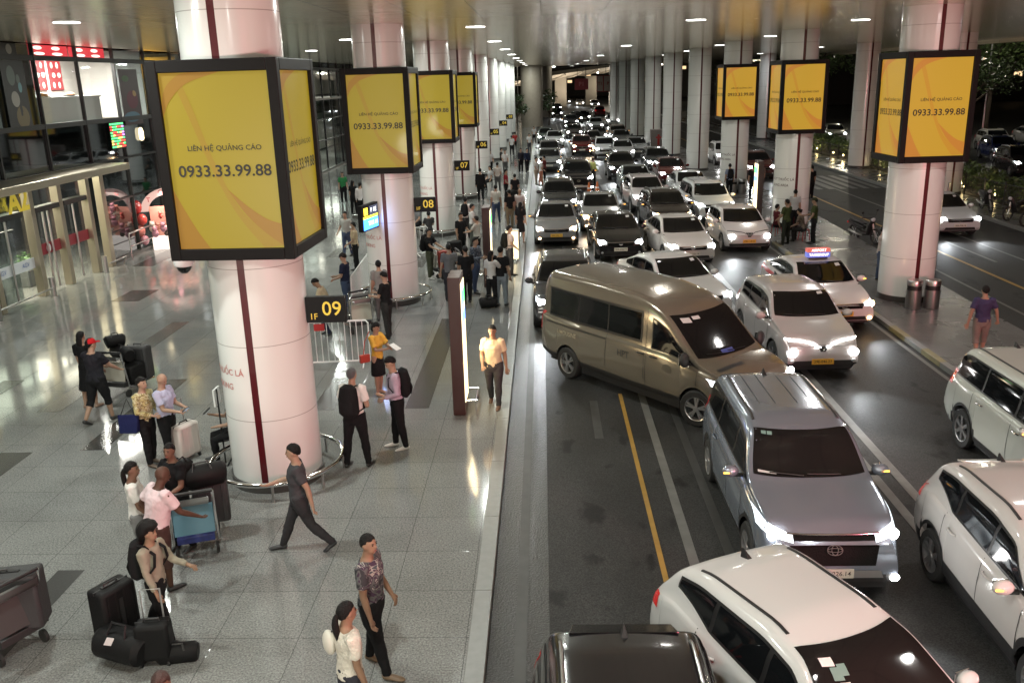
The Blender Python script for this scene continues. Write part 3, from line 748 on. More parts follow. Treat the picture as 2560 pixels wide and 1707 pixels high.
# ================================================================== VEHICLES
def lerp(a, b, t): return a+(b-a)*t
def pl(tab, x):
    if x <= tab[0][0]: return tab[0][1]
    for (a, va), (b, vb) in zip(tab[:-1], tab[1:]):
        if x <= b: return va+(vb-va)*((x-a)/(b-a) if b > a else 0)
    return tab[-1][1]
class CarShape:
    """half sections along the length, front = +Y"""
    def __init__(s, L, W, top, belt, R=.33, wb=None, fo=.86, sill=.24, tumble=.30, crown=.03, nose=.16, tail=.10, sm=.022):
        s.L, s.W, s.R = L, W, R; s.top_t, s.belt_t = top, belt; s.sill = sill; s.tumble = tumble; s.crown = crown; s.nose = nose; s.tailn = tail; s.sm = sm
        wb = wb or L*.6
        s.yf = L/2-fo; s.yr = s.yf-wb
    def fr(s, y): return (s.L/2-y)/s.L
    def top(s, y):
        f = s.fr(y); w = min(s.sm, max(.004, f*.9), max(.004, (1-f)*.9))
        return sum(pl(s.top_t, f+w*q) for q in (-1, -.5, 0, .5, 1))/5
    def belt(s, y): return min(pl(s.belt_t, s.fr(y)), s.top(y)-.035)
    def bot(s, y):
        z = s.sill; ra = s.R+.055
        f = s.fr(y)
        if f < .06: z += (.06-f)*.9
        if f > .93: z += (f-.93)*1.6
        for yw in (s.yf, s.yr):
            d = abs(y-yw)
            if d < ra: z = max(z, s.R+math.sqrt(ra*ra-d*d))
        return z
    def half(s, y):
        u = abs(y)/(s.L/2)
        k = (.055*u**2+.10*u**7) if y > 0 else (.035*u**2+.07*u**8)
        return s.W/2*(1-k)
    def section(s, y):
        w = s.half(y); zb = s.bot(y); b = s.belt(y); t = s.top(y)
        zb = min(zb, b-.06)
        P = []
        arch = zb > s.sill+.1 and abs(min((y-s.yf, y-s.yr), key=abs)) < s.R+.06
        fl = .012 if arch else 0
        for q, k in ((0, .945), (.05, .97), (.14, .987), (.28, .996), (.45, 1.0), (.60, .997), (.66, .990), (.78, .985), (.90, .972), (.97, .955), (1.0, .935)):
            kk = max(k, .985) if arch and q < .3 else k
            P.append((w*kk+(fl if q < .3 else 0), lerp(zb, b, q)))
        h = t-b; wb_ = w*.935
        for q, dx in ((.03, .006), (.30, .02), (.60, 0), (.84, 0), (.93, .012), (.98, .04)):
            wr = wb_-s.tumble*h*q*(.55+.45*q)-dx*min(1, h/.3)
            P.append((wr, b+h*q))
        wr = P[-1][0]
        for k in (.93, .78, .5, .22, 0):
            P.append((wr*k, t+s.crown*(1-k*k)*min(1, w)))
        return P
    def stations(s):
        ys = set()
        n = int(s.L/.085)
        for i in range(n+1): ys.add(round(s.L/2-s.L*i/n, 4))
        for e in (.012, .03, .055): ys.add(round(s.L/2-e, 4)); ys.add(round(-s.L/2+e, 4))
        ra = s.R+.055
        for yw in (s.yf, s.yr):
            ys = {y for y in ys if abs(abs(y-yw)-ra) > .03}
            for i in range(17): ys.add(round(yw-ra*math.cos(PI*i/16), 4))
            ys.add(round(yw+ra+.012, 4)); ys.add(round(yw-ra-.012, 4))
        return sorted(ys, reverse=True)
    def warp(s, x, y, z):
        e = s.L/2
        if y > e-.9:
            k = ((y-(e-.9))/.9)**2
            hi = max(0, z-.52); lo = max(0, .40-z)
            y -= k*(s.nose*(hi/.4)**1.5+.10*(lo/.2)**1.4 + s.nose*.9*(abs(x)/(s.W/2))**3)
        if y < -e+.6:
            k = ((-e+.6-y)/.6)**2
            hi = max(0, z-.75); lo = max(0, .42-z)
            y += k*(s.tailn*(hi/.4)**1.3+.12*(lo/.2)**1.3 + .12*(abs(x)/(s.W/2))**3)
        return (x, y, z)
    def body(s):
        mb = MB(); st = s.stations(); secs = [s.section(y) for y in st]; m = len(secs[0])
        row = []
        for y, P in zip(st, secs):
            r = [s.warp(x, y, z) for x, z in P]+[s.warp(-x, y, z) for x, z in P[-2::-1]]
            row.append(r)
        n = len(row[0]); vs = [v for r in row for v in r]; fs = []
        for i in range(len(row)-1):
            for k in range(n-1): fs.append((i*n+k, i*n+k+1, (i+1)*n+k+1, (i+1)*n+k))
        mb.add(vs, fs)
        for r in (row[0], row[-1]):
            mb.add(r, [(k, k+1, n-2-k, n-1-k) for k in range(m-1) if k+1 < n-2-k]+[(m-2, m-1, m)])
        bm = bmesh.new()
        me = bpy.data.meshes.new('b'); me.from_pydata(mb.v, [], mb.f); bm.from_mesh(me); bpy.data.meshes.remove(me)
        bmesh.ops.remove_doubles(bm, verts=bm.verts, dist=.0005)
        bmesh.ops.recalc_face_normals(bm, faces=bm.faces)
        return bm
def cast(bvh, o, d):
    h = bvh.ray_cast(Vector(o), Vector(d).normalized())
    return (h[0], h[1]) if h[0] is not None else (None, None)
def patch(bvh, fn, d, nu, nv, off=.004, mb=None, mi=0):
    """grid of points laid on the body: fn(u, v) gives where each ray along d starts"""
    mb = mb or MB(); mb.m(mi)
    pts = {}; dd = Vector(d).normalized()
    for j in range(nv+1):
        for i in range(nu+1):
            p, n = cast(bvh, fn(i/nu, j/nv), dd)
            if p is not None:
                if n.dot(dd) > 0: n = -n
                pts[(i, j)] = p+n*off
    idx = {k: q for q, k in enumerate(pts)}
    fs = [(idx[(i, j)], idx[(i+1, j)], idx[(i+1, j+1)], idx[(i, j+1)]) for j in range(nv) for i in range(nu)
          if all(k in idx for k in ((i, j), (i+1, j), (i+1, j+1), (i, j+1)))]
    return mb.add(list(pts.values()), fs)
def q4(a, b, c, d):
    """bilinear corner patch: a,b lower left/right, c,d upper right/left"""
    return lambda u, v: tuple(lerp(lerp(a[k], b[k], u), lerp(d[k], c[k], u), v) for k in range(3))
def wheel_mesh(R, w, spokes, parent, name='wheel', rim=M_ALLOY, dark=False, twin=False):
    mb = MB().lathe([(R*.66, -w/2), (R*.93, -w/2), (R*.99, -w*.38), (R, -w*.2), (R, w*.2), (R*.99, w*.38), (R*.93, w/2), (R*.66, w/2)], axis='X', n=36)
    o = mb.build(name, M_RUBBER, parent)
    rb = MB()
    rb.lathe([(R*.70, w*.44), (R*.665, w*.50), (R*.62, w*.46), (R*.60, w*.1), (R*.56, w*.05)], axis='X', n=32)
    for i in range(spokes):
        a = 2*PI*i/spokes
        def sp(a0, wd0, a1, wd1, r0, r1, x0, x1):
            c0, s0 = math.cos(a0), math.sin(a0); c1, s1 = math.cos(a1), math.sin(a1)
            A = [(x0, r0*c0-wd0*s0, r0*s0+wd0*c0), (x0, r0*c0+wd0*s0, r0*s0-wd0*c0), (x1, r1*c1+wd1*s1, r1*s1-wd1*c1), (x1, r1*c1-wd1*s1, r1*s1+wd1*c1)]
            B = [(x-.03, y, z) for x, y, z in A]
            rb.add(A+B, [(0, 1, 2, 3), (0, 3, 7, 4), (1, 5, 6, 2)])
        if twin:
            for q in (-.16, .16): sp(a+q*.5, R*.05, a+q, R*.055, R*.12, R*.64, w*.46, w*.47)
        else: sp(a, R*.075, a, R*.10, R*.10, R*.645, w*.46, w*.47)
    rb.lathe([(R*.17, w*.40), (R*.16, w*.5), (.0001, w*.51)], axis='X', n=18)
    r = rb.build('rim', rim, o)
    MB().lathe([(R*.64, w*.10), (.001, w*.10)], axis='X', n=24).build('brake_disc', M_TRIM, o)
    return o
def make_car(name, sp):
    """one prototype vehicle with its parts; returns the Empty"""
    cs = CarShape(**sp['shape']); L, W, R = cs.L, cs.W, cs.R
    t = thing(name, 'x', 'car')
    P = paintmat()
    bm = cs.body(); bvh = BVHTree.FromBMesh(bm)
    clad = sp.get('clad', 0)
    for f in bm.faces:
        f.smooth = True; c = f.calc_center_median()
        if clad:
            da = min(math.hypot(c.y-yw, c.z-R) for yw in (cs.yf, cs.yr))
            if c.z < clad or (da < R+.12 and sp.get('arch_trim', True)): f.material_index = 1
        elif c.z < cs.sill+.045: f.material_index = 1
    me = bpy.data.meshes.new('body'); bm.to_mesh(me); me.set_sharp_from_angle(angle=rad(50))
    ob = obj('body', me, t, [P, M_TRIM])
    # underbody and wheel wells
    MB().box((0, (cs.yf+cs.yr)/2, .46), (W-.50, L*.93, .46)).box((0, (cs.yf+cs.yr)/2, .34), (W-.12, cs.yf-cs.yr-2*R-.16, .22)).build('underbody', M_BLACK, t, smooth=False)
    topz = lambda y: cs.top(y)
    F = lambda f: L/2-f*L
    yc, yh = F(sp['ws'][0]), F(sp['ws'][1])
    # windscreen
    def wsf(u, v):
        y = lerp(yc, yh, v); b = cs.belt(y); tt = cs.top(y); hw = cs.half(y)*.935-cs.tumble*(tt-b)*.97-.055
        return ((2*u-1)*hw*sp.get('wsw', .97), y-.10*(abs(2*u-1)**2.2)*1.0*(1 if sp.get('wsb', 1) else 0), 4)
    patch(bvh, wsf, (0, 0, -1), 16, 10, .006).build('windscreen', M_GLASSD, t)
    mb = MB()
    for q in (-.55, .12):
        p0 = wsf(.5+q*.5, .02); a, n_ = cast(bvh, p0, (0, 0, -1)); b_, n2 = cast(bvh, wsf(.5+q*.5+.30, .07), (0, 0, -1))
        if a and b_: mb.tube([a+Vector((0, 0, .02)), b_+Vector((0, 0, .02))], .009, 6)
    mb.build('wiper', M_BLACK, t)
    # rear glass
    if 'rg' in sp:
        z0, z1, kk = sp['rg']
        def rgf(u, v):
            z = lerp(z0, z1, v); return ((2*u-1)*(W/2*kk-.30*(z-z0)), -6, z)
        patch(bvh, rgf, (0, 1, 0), 10, 6, .006).build('rear_window', M_GLASSD, t)
    # side glass: panes between pillars
    lo, hi = sp.get('gl', .045), sp.get('gh', .80)
    for sgn in (-1, 1):
        allp = MB()
        ya, yb = F(sp['side'][0]), F(sp['side'][-1])
        def pane_fn(y0, y1, inset):
            def fn(u, v):
                y = lerp(y0, y1, u); b = cs.belt(y)+lo; tt = cs.top(y); zt = max(b+.004, cs.belt(y)+hi*(tt-cs.belt(y)))
                if y > yh: zt = max(b+.004, zt-.05*min(1, (y-yh)/.2))
                k = sp.get('kick')
                if k and cs.fr(y) > k[0]: b += (cs.fr(y)-k[0])/(sp['side'][-1]-k[0])*k[1]*(zt-b)
                return (sgn*3, y, lerp(b+inset, max(b+inset+.002, zt-inset), v))
            return fn
        if sp.get('dlo', True):
            patch(bvh, pane_fn(ya, yb, 0), (-sgn, 0, 0), 44, 4, .004).build('window_surround', M_BLACK, t)
        cuts = sp['side']
        for a, b_ in zip(cuts[:-1], cuts[1:]):
            patch(bvh, pane_fn(F(a)-.03, F(b_)+.03, .028), (-sgn, 0, 0), 16, 4, .008).build('side_window', M_GLASSD, t)
        # door seams and handles
        sm_ = MB()
        for f in sp.get('doors', cuts[1:]):
            y = F(f); zb = cs.bot(y)+.03; zt = cs.belt(y)
            patch(bvh, lambda u, v: (sgn*3, y+(u-.5)*.013+ .0*v, lerp(zb, zt, v)), (-sgn, 0, 0), 1, 10, .003, sm_)
        sm_.build('door_seam', M_BLACK, t, smooth=False)
        for f in sp.get('handles', ()):
            y = F(f); p, n = cast(bvh, (sgn*3, y, cs.belt(y)-.12), (-sgn, 0, 0))
            if p: MB().tube([p+Vector((sgn*.004, -.10, 0)), p+Vector((sgn*.035, -.06, .005)), p+Vector((sgn*.035, .06, .005)), p+Vector((sgn*.004, .10, 0))], .014, 8).build('door_handle', sp.get('hmat', P), t)
        # mirror
        y = yc-.28*sp.get('mk', 1); z = cs.belt(y)+.10; x = sgn*(cs.half(y)+.10)
        mo = MB().ell((x, y, z+sp.get('mz', 0)), (.115, .075, .085+sp.get('mz', 0)), 14, 10).build('mirror', sp.get('mmat', P), t)
        MB().box((x-sgn*.11, y-.01, z-.06), (.12, .05, .04)).build('mirror_arm', M_BLACK, mo, smooth=False)
        MB().box((x, y-.066, z+sp.get('mz', 0)), (.16, .012, .11+2*sp.get('mz', 0))).build('mirror_glass', M_CHROME, mo, smooth=False)
        if sp.get('mamber'): MB().box((x+sgn*.05, y+.066, z), (.11, .012, .018)).build('turn_signal', M_AMBER, mo, smooth=False)
        # lamps
        hx0, hx1, hz0, hz1, hz2 = sp['head']
        hl = patch(bvh, q4((sgn*hx0, 6, hz0), (sgn*hx1, 6, hz1), (sgn*hx1, 6, hz2), (sgn*hx0, 6, hz0+(hz2-hz1)*.55)), (0, -1, 0), 10, 5, .006)
        ho = hl.build('headlight', sp.get('hlens', M_LENSON), t)
        lx, lz, lr = sp['lamp']
        p, n = cast(bvh, (sgn*lx, 6, lz), (0, -1, 0))
        if p: MB().ell(p+n*.012, (lr*1.4, .035, lr*1.15), 12, 8).build('lamp_bulb', sp.get('bulb', M_DRL), ho)
        if sp.get('fog'):
            fx, fz, fr_ = sp['fog']; p, n = cast(bvh, (sgn*fx, 6, fz), (0, -1, 0))
            if p: MB().ell(p+n*.01, (fr_, .025, fr_*.8), 10, 6).build('fog_lamp', sp.get('fogm', M_LENS), t)
        tx0, tx1, tz0, tz1 = sp['tail']; tx1 = min(tx1, W/2*.86); tx0 = min(tx0, tx1-.1)
        tl = patch(bvh, q4((sgn*tx0, -6, tz0), (sgn*tx1, -6, tz0), (sgn*tx1, -6, tz1), (sgn*tx0, -6, tz1)), (0, 1, 0), 6, 6, .008)
        z0_, z1_ = tz0, tz1
        patch(bvh, lambda u, v: (sgn*3, -L/2+.06+u*sp.get('tailw', .22), lerp(z0_, z1_, v)), (-sgn, 0, 0), 4, 6, .008, tl)
        tl.build('taillight', sp.get('tmat', M_RED), t)
        for yw, fr2 in ((cs.yf, 1), (cs.yr, 0)):
            pass
    # grille, lower intake, plate, emblem
    g = sp.get('grille')
    if g:
        gx0, gx1, gz0, gz1 = g
        gm = patch(bvh, q4((-gx0, 6, gz0), (gx0, 6, gz0), (gx1, 6, gz1), (-gx1, 6, gz1)), (0, -1, 0), 14, 6, .006)
        go = gm.build('grille', mat('grille_mesh', (.006, .006, .006), .6, bump=.5, bscale=50, spec=.1), t)
        if sp.get('gbar'):
            br = MB()
            for kz in sp['gbar']:
                z = lerp(gz0, gz1, kz); wx = lerp(gx0, gx1, kz)
                pts = []
                for i in range(13):
                    p, n = cast(bvh, ((2*i/12-1)*wx, 6, z), (0, -1, 0))
                    if p: pts.append(p+n*.012)
                if len(pts) > 2: br.tube(pts, .014, 8)
            br.build('chrome_bar', M_CHROME, go)
    it = sp.get('intake')
    if it:
        ix0, ix1, iz0, iz1 = it
        patch(bvh, q4((-ix0, 6, iz0), (ix0, 6, iz0), (ix1, 6, iz1), (-ix1, 6, iz1)), (0, -1, 0), 12, 4, .005).build('lower_intake', M_TRIM, t)
    if sp.get('silver'):
        sx_, sz0, sz1 = sp['silver']
        patch(bvh, q4((-sx_, 6, sz0), (sx_, 6, sz0), (sx_*.94, 6, sz1), (-sx_*.94, 6, sz1)), (0, -1, 0), 12, 3, .012).build('bumper_trim', M_ALLOY, t)
    pz = sp.get('plate_z', .48); p, n = cast(bvh, (0, 6, pz), (0, -1, 0))
    if p:
        po = MB().box((0, p.y+.012, pz), (.47, .016, .12)).build('license_plate', sp.get('plate', M_PLATEW), t, smooth=False)
        tx = MB(); put_text(tx, sp.get('ptext', '30A-226.14'), lambda u, v: (-u, p.y+.0215, pz+v), .085, .006); tx.build('plate_lettering', M_BLACK, po, smooth=False)
    e = sp.get('emblem')
    if e:
        ez, er = e; p, n = cast(bvh, (0, 6, ez), (0, -1, 0))
        if p:
            R3 = n.to_track_quat('Z', 'Y').to_matrix(); em = MB()
            for ra, rb in sp.get('rings', ((1, .66), (.42, .6), (.95, .25))):
                em.tube([p+n*.022+R3 @ Vector((ra*er*math.cos(2*PI*k/20), rb*er*math.sin(2*PI*k/20), 0)) for k in range(21)], .008, 6, cap=False)
            em.build('emblem', M_CHROME, t)
    v = sp.get('vbar')
    if v:   # thin lit bar dipping to a V in the middle
        z0, z1, wx = v; lb = MB()
        for sgn in (-1, 1):
            pts = []
            for x, z in curve_pts([(wx, z0+.015), (wx*.62, z0-.005), (wx*.32, lerp(z0, z1, .32)), (.16, lerp(z0, z1, .6)), (.07, z1)], 5):
                p, n = cast(bvh, (sgn*x, 6, z), (0, -1, 0))
                if p: pts.append(p+n*.012)
            lb.tube(pts, .012, 6)
        lb.build('light_bar', sp.get('vmat', M_DRLW), t)
        patch(bvh, q4((-.05, 6, z1-.09), (.05, 6, z1-.09), (.13, 6, z1+.06), (-.13, 6, z1+.06)), (0, -1, 0), 4, 4, .006).build('badge_panel', M_BLACK, t)
        em = MB(); 
        for sgn in (-1, 1):
            pts = [cast(bvh, (sgn*x, 6, z), (0, -1, 0)) for x, z in ((.075, z1+.045), (.035, z1-.01), (.004, z1-.07))]
            em.tube([p+n*.02 for p, n in pts], .009, 6)
        em.build('emblem', M_CHROME, t)
    # roof gear
    y0, y1 = F(sp['ws'][1]+.06), F(sp.get('roof_end', .86))
    if sp.get('rails'):
        for sgn in (-1, 1):
            pts = []
            for i in range(12):
                y = lerp(y0, y1, i/11); b = cs.belt(y); tt = cs.top(y); x = sgn*(cs.half(y)*.935-cs.tumble*(tt-b)-.085)
                p, n = cast(bvh, (x, y, 5), (0, 0, -1)); pts.append(p+n*((.035 if 0 < i < 11 else 0) if sp['rails'] == 'bar' else .003))
            MB().tube(pts, .016 if sp['rails'] == 'bar' else .02, 8, flat=.6 if sp['rails'] != 'bar' else 1).build('roof_rail', sp.get('rmat', M_BLACK), t)
    if sp.get('ribs'):
        for x in sp['ribs']:
            pts = []
            for i in range(8):
                p, n = cast(bvh, (x, lerp(y0-.5, y1, i/7), 5), (0, 0, -1)); pts.append(p+n*.001)
            MB().tube(pts, .007, 5).build('roof_groove', M_BLACK, t)
    if sp.get('fin', True):
        p, n = cast(bvh, (0, F(sp.get('finf', .84)), 5), (0, 0, -1))
        if p: MB().add([p+Vector(q) for q in ((-.035, .10, -.01), (.035, .10, -.01), (.03, -.06, -.01), (-.03, -.06, -.01), (0, -.085, .075), (0, -.05, .085))], [(0, 1, 5), (1, 2, 4, 5), (3, 0, 5, 4), (2, 3, 4)]).build('antenna', M_BLACK, t)
    if sp.get('spoiler'):
        f0, f1, hw = sp['spoiler']; mb = MB()
        ya_, yb_ = F(f0), F(f1); za = cs.top(ya_)+cs.crown
        mb.add([(-hw, ya_, za+.004), (hw, ya_, za+.004), (hw*.93, yb_, za-.07), (-hw*.93, yb_, za-.07), (-hw, ya_, za-.06), (hw, ya_, za-.06), (hw*.93, yb_, za-.09), (-hw*.93, yb_, za-.09)],
               [(0, 1, 2, 3), (4, 7, 6, 5), (0, 4, 5, 1), (2, 6, 7, 3), (0, 3, 7, 4), (1, 5, 6, 2)])
        o = mb.build('spoiler', P, t, smooth=False, bev=.02)
    # stickers on the screen
    for (u, vv, du, dv, mm) in sp.get('stick', ()):
        patch(bvh, lambda a, b_: wsf(u+a*du, vv+b_*dv), (0, 0, -1), 2, 2, .0115).build('screen_sticker', mm, t)
    # wheels
    for yw in (cs.yf, cs.yr):
        for sgn in (-1, 1):
            key = (R, sp.get('spokes', 5), sp.get('twin', False), sp.get('rim', M_ALLOY).name)
            o = wheel_mesh(R, sp.get('tw', .215), key[1], t, 'wheel', sp.get('rim', M_ALLOY), twin=key[2])
            o.location = (sgn*(W/2-.125), yw, R); o.rotation_euler = (random.uniform(0, 1), 0, (PI if sgn < 0 else 0)+(sp.get('steer', 0) if yw == cs.yf else 0))
    t['shape_len'] = L
    return t, cs, bvh
M_PAPERS = mat('paper_pale', (.55, .58, .56), .6); M_PAPERG = mat('paper_green', (.16, .28, .25), .6)
SED = dict(L=4.5, W=1.79, R=.325, fo=.90, wb=2.64, top=[(0, .66), (.015, .72), (.06, .79), (.14, .88), (.265, .98), (.30, 1.03), (.43, 1.42), (.55, 1.475), (.67, 1.44), (.86, 1.10), (.965, 1.05), (.985, .98), (1, .84)],
           belt=[(0, .60), (.06, .74), (.14, .84), (.27, .94), (.8, 1.01), (1, .95)], sill=.23, tumble=.36)
SUV = dict(L=4.3, W=1.79, R=.345, fo=.83, wb=2.61, top=[(0, .74), (.015, .84), (.05, .93), (.14, 1.0), (.255, 1.09), (.29, 1.15), (.41, 1.54), (.54, 1.625), (.78, 1.585), (.885, 1.50), (.945, 1.14), (.985, 1.04), (1, .84)],
           belt=[(0, .68), (.05, .88), (.14, .95), (.27, 1.02), (.85, 1.10), (1, .98)], sill=.28, tumble=.34)
KON = dict(L=4.05, W=1.72, R=.34, fo=.82, wb=2.50, top=[(0, .72), (.015, .82), (.05, .90), (.14, .97), (.25, 1.06), (.28, 1.11), (.41, 1.48), (.54, 1.56), (.78, 1.52), (.885, 1.42), (.945, 1.16), (.985, 1.05), (1, .84)],
           belt=[(0, .66), (.05, .85), (.14, .92), (.27, .98), (.85, 1.10), (1, .98)], sill=.27, tumble=.42)
MPV = dict(L=4.72, W=1.83, R=.35, fo=.93, wb=2.80, top=[(0, .80), (.015, .93), (.05, 1.02), (.14, 1.08), (.255, 1.16), (.285, 1.21), (.378, 1.62), (.48, 1.73), (.85, 1.715), (.915, 1.63), (.965, 1.16), (.99, 1.05), (1, .86)],
           belt=[(0, .72), (.05, .96), (.14, 1.02), (.27, 1.08), (.9, 1.13), (1, 1.0)], sill=.28, tumble=.30)
VAN = dict(L=5.85, W=2.04, R=.355, fo=1.02, wb=3.73, top=[(0, .80), (.012, .92), (.04, 1.0), (.10, 1.09), (.18, 1.20), (.308, 1.88), (.36, 2.05), (.42, 2.16), (.52, 2.25), (.7, 2.29), (.96, 2.27), (.985, 2.19), (1, 2.05)],
           belt=[(0, .72), (.04, .92), (.12, 1.04), (.20, 1.12), (.308, 1.22), (1, 1.30)], sill=.36, tumble=.11, sm=.016, tail=.02, crown=.035)
HAT = dict(SED, L=3.95, top=[(0, .66), (.015, .73), (.06, .80), (.14, .88), (.25, .98), (.28, 1.03), (.42, 1.40), (.55, 1.47), (.76, 1.44), (.88, 1.36), (.95, 1.08), (.985, 1.0), (1, .84)], fo=.80, wb=2.50,
           belt=[(0, .60), (.06, .75), (.14, .84), (.27, .94), (.85, 1.03), (1, .95)])
PROTO = {}
def P_(name, sp, nm): PROTO[name] = make_car(nm, sp); 
sedan = dict(shape=SED, ws=(.275, .435), side=[.25, .52, .70, .80], gh=.80, rg=(1.08, 1.36, .70), head=(.50, .80, .66, .68, .80), lamp=(.66, .70, .085), tail=(.50, .80, .80, .98), grille=(.46, .50, .60, .72), gbar=(.9,), intake=(.62, .55, .26, .40), plate_z=.47, emblem=(.66, .065), doors=(.30, .52, .735), handles=(.47, .69), hmat=M_CHROME, fog=(.66, .36, .05), finf=.72, stick=((.10, .72, .10, .14, M_PAPERS),))
P_('sedan', sedan, 'sedan_car')
P_('sedan_warm', dict(sedan, bulb=M_DRLW, fogm=M_DRLW, plate=M_PLATEY, mamber=True), 'sedan_car')
suv = dict(shape=SUV, ws=(.265, .415), side=[.24, .50, .70, .86], gh=.80, rg=(1.15, 1.46, .72), head=(.48, .80, .76, .80, .92), lamp=(.64, .80, .08), tail=(.56, .82, .90, 1.12), grille=(.44, .52, .60, .82), gbar=(.25, .75), intake=(.60, .55, .32, .46), plate_z=.52, emblem=(.74, .07), doors=(.29, .50, .74), handles=(.46, .68), clad=.42, rails='bar', rmat=M_STEEL, fog=(.66, .44, .05), roof_end=.82, spoiler=(.85, .905, .50))
P_('suv', suv, 'suv_car')
P_('suv_warm', dict(suv, bulb=M_DRLW, fogm=M_DRLW, mamber=True), 'suv_car')
P_('creta', dict(suv, rails='groove', rmat=M_BLACK, mamber=True, twin=True, kick=(.72, .55), finf=.86, clad=.46), 'crossover_car')
P_('kona', dict(suv, shape=KON, rails='groove', rmat=M_BLACK, finf=.82, rg=(1.17, 1.38, .60), kick=(.70, .50), clad=.36, ws=(.255, .44), wsw=1.0, head=(.46, .78, .66, .70, .78), lamp=(.62, .70, .07), tail=(.52, .80, .86, 1.02), grille=(.42, .44, .56, .70), twin=True,
   hmat=None or M_WHITE, stick=((.80, .70, .10, .10, M_WHITE), (.77, .56, .08, .13, M_PAPERG), (.72, .60, .07, .12, M_PAPERG), (.74, .28, .08, .26, M_PAPERS), (.36, .10, .12, .22, M_PAPERG)), spoiler=None), 'crossover_car')
P_('ev', dict(suv, grille=None, emblem=None, vbar=(.86, .72, .76), head=(.56, .76, .56, .54, .66), lamp=(.66, .61, .075), vmat=M_DRL, plate=M_PLATEY, ptext='29E-046.23', plate_z=.42, intake=(.72, .80, .30, .44), rails=None, clad=.40, stick=((.10, .80, .10, .13, M_PAPERS),), arch_trim=False), 'electric_crossover_car')
P_('ev_yellow', dict(suv, shape=HAT, grille=None, emblem=None, vbar=(.80, .70, .76), head=(.52, .76, .60, .58, .70), lamp=(.64, .64, .085), vmat=M_TRIM, plate=M_PLATEY, ptext='29E-118.52', plate_z=.46, intake=(.70, .74, .26, .38), rails=None, clad=0, rg=(1.06, 1.36, .70), tail=(.52, .80, .84, 1.0), spoiler=None, ws=(.26, .43)), 'hatchback_car')
mpv = dict(shape=MPV, ws=(.262, .388), side=[.24, .47, .70, .91], gh=.80, rg=(1.22, 1.62, .74), head=(.50, .86, .84, .90, 1.03), lamp=(.70, .90, .075), tail=(.62, .86, .98, 1.24), tmat=M_RED, grille=(.50, .57, .56, .93), gbar=(.97,), silver=(.60, .40, .50), intake=(.66, .62, .34, .40), plate_z=.46, emblem=(.75, .095), doors=(.285, .47, .74), handles=(.43, .68), rails='groove', rmat=M_BLACK, ribs=(-.38, -.16, .16, .38), fog=(.74, .40, .06), fogm=M_DRL, mamber=True, roof_end=.9, clad=.44, twin=True, stick=((.88, .82, .05, .09, M_PAPERG), (.82, .82, .05, .09, M_PAPERG), (.80, .06, .16, .05, M_PAPERS)))
P_('mpv', mpv, 'minivan_car')
P_('mpv_pale', dict(mpv, ribs=None, emblem=None, clad=.36, spokes=6, twin=False, tailw=.34, hmat=M_CHROME), 'minivan_car')
van = dict(shape=VAN, ws=(.176, .312), side=[.165, .385], gl=.02, gh=.74, dlo=True, rg=(1.38, 1.98, .8), head=(.60, .96, .80, .88, 1.00), lamp=(.80, .90, .07), tail=(.74, .90, .95, 1.36), tmat=M_RED, tailw=.06, grille=(.58, .60, .64, .84), gbar=(.25, .75), intake=(.72, .70, .38, .52), plate_z=.46, emblem=(.74, .08), doors=(.175, .40), handles=(.425, .365), hmat=M_BLACK, mmat=M_TRIM, mz=.06, fin=False, clad=.52, arch_trim=False, R=.355, tw=.23, spokes=5, twin=True, mk=.7, wsw=.96, steer=rad(14),
           stick=((.76, .78, .14, .12, M_PAPERS), (.60, .84, .12, .08, M_PAPERS), (.42, .04, .20, .10, mat('paper_blue', (.03, .05, .3), .5))))
t, cs, bvh = make_car('passenger_van', van)
VANOBJ = (t, cs, bvh)
for sgn in (-1, 1):
    fnw = lambda u, v: (sgn*3, lerp(1.02, -2.32, u), lerp(1.50, 2.13, v) + (0 if u < .9 else .0))
    mw = MB()
    def fr_pane(y0, y1, z0, z1, off, m, nm, nu):
        return patch(bvh, lambda u, v: (sgn*3, lerp(y0, y1, u), lerp(z0, z1, v)), (-sgn, 0, 0), nu, 4, off).build(nm, m, t)
    fr_pane(.42, -2.54, 1.31, 1.95, .005, M_BLACK, 'window_surround', 24)
    for y0, y1 in ((.37, -.56), (-.60, -1.50), (-1.54, -2.49)): fr_pane(y0, y1, 1.36, 1.90, .009, mat('van_glass', (.005, .006, .006), .06, coat=.15, spec=.35), 'side_window', 8)
    sm_ = MB()
    for y in (.53, -.58): patch(bvh, lambda u, v: (sgn*3, y+(u-.5)*.014, lerp(.60, 2.02 if y > 0 else 1.30, v)), (-sgn, 0, 0), 1, 8, .003, sm_)
    patch(bvh, lambda u, v: (sgn*3, lerp(-.58, -2.6, u), 1.18+(v-.5)*.03), (-sgn, 0, 0), 10, 1, .004, sm_)
    sm_.build('door_seam', M_BLACK, t, smooth=False)
    tm = MB()
    def on_side(u, v, yc_, zc_):
        p, n = cast(bvh, (sgn*3, yc_-sgn*u*-1, zc_+v), (-sgn, 0, 0)); return p+n*.006
    put_text(tm, 'HPT', lambda u, v: on_side(u, v, -.05, .98), .19, .01)
    tm.build('side_lettering', M_TRIM, t, smooth=False)
    tm = MB(); put_text(tm, 'LIMOUSINE', lambda u, v: on_side(u, v, -1.85, 1.02), .13, .004); tm.build('side_lettering', mat('pale_gold', (.32, .28, .20), .4), t, smooth=False)
    p, n = cast(bvh, (sgn*3, 1.15, .92), (-sgn, 0, 0)); 
    MB().lathe([(.0001, .004), (.13, .004)], axis='X', n=20).build('fuel_flap', mat('seam_grey', (.10, .09, .07), .4), t, loc=p if sgn > 0 else p-Vector((.008, 0, 0)))
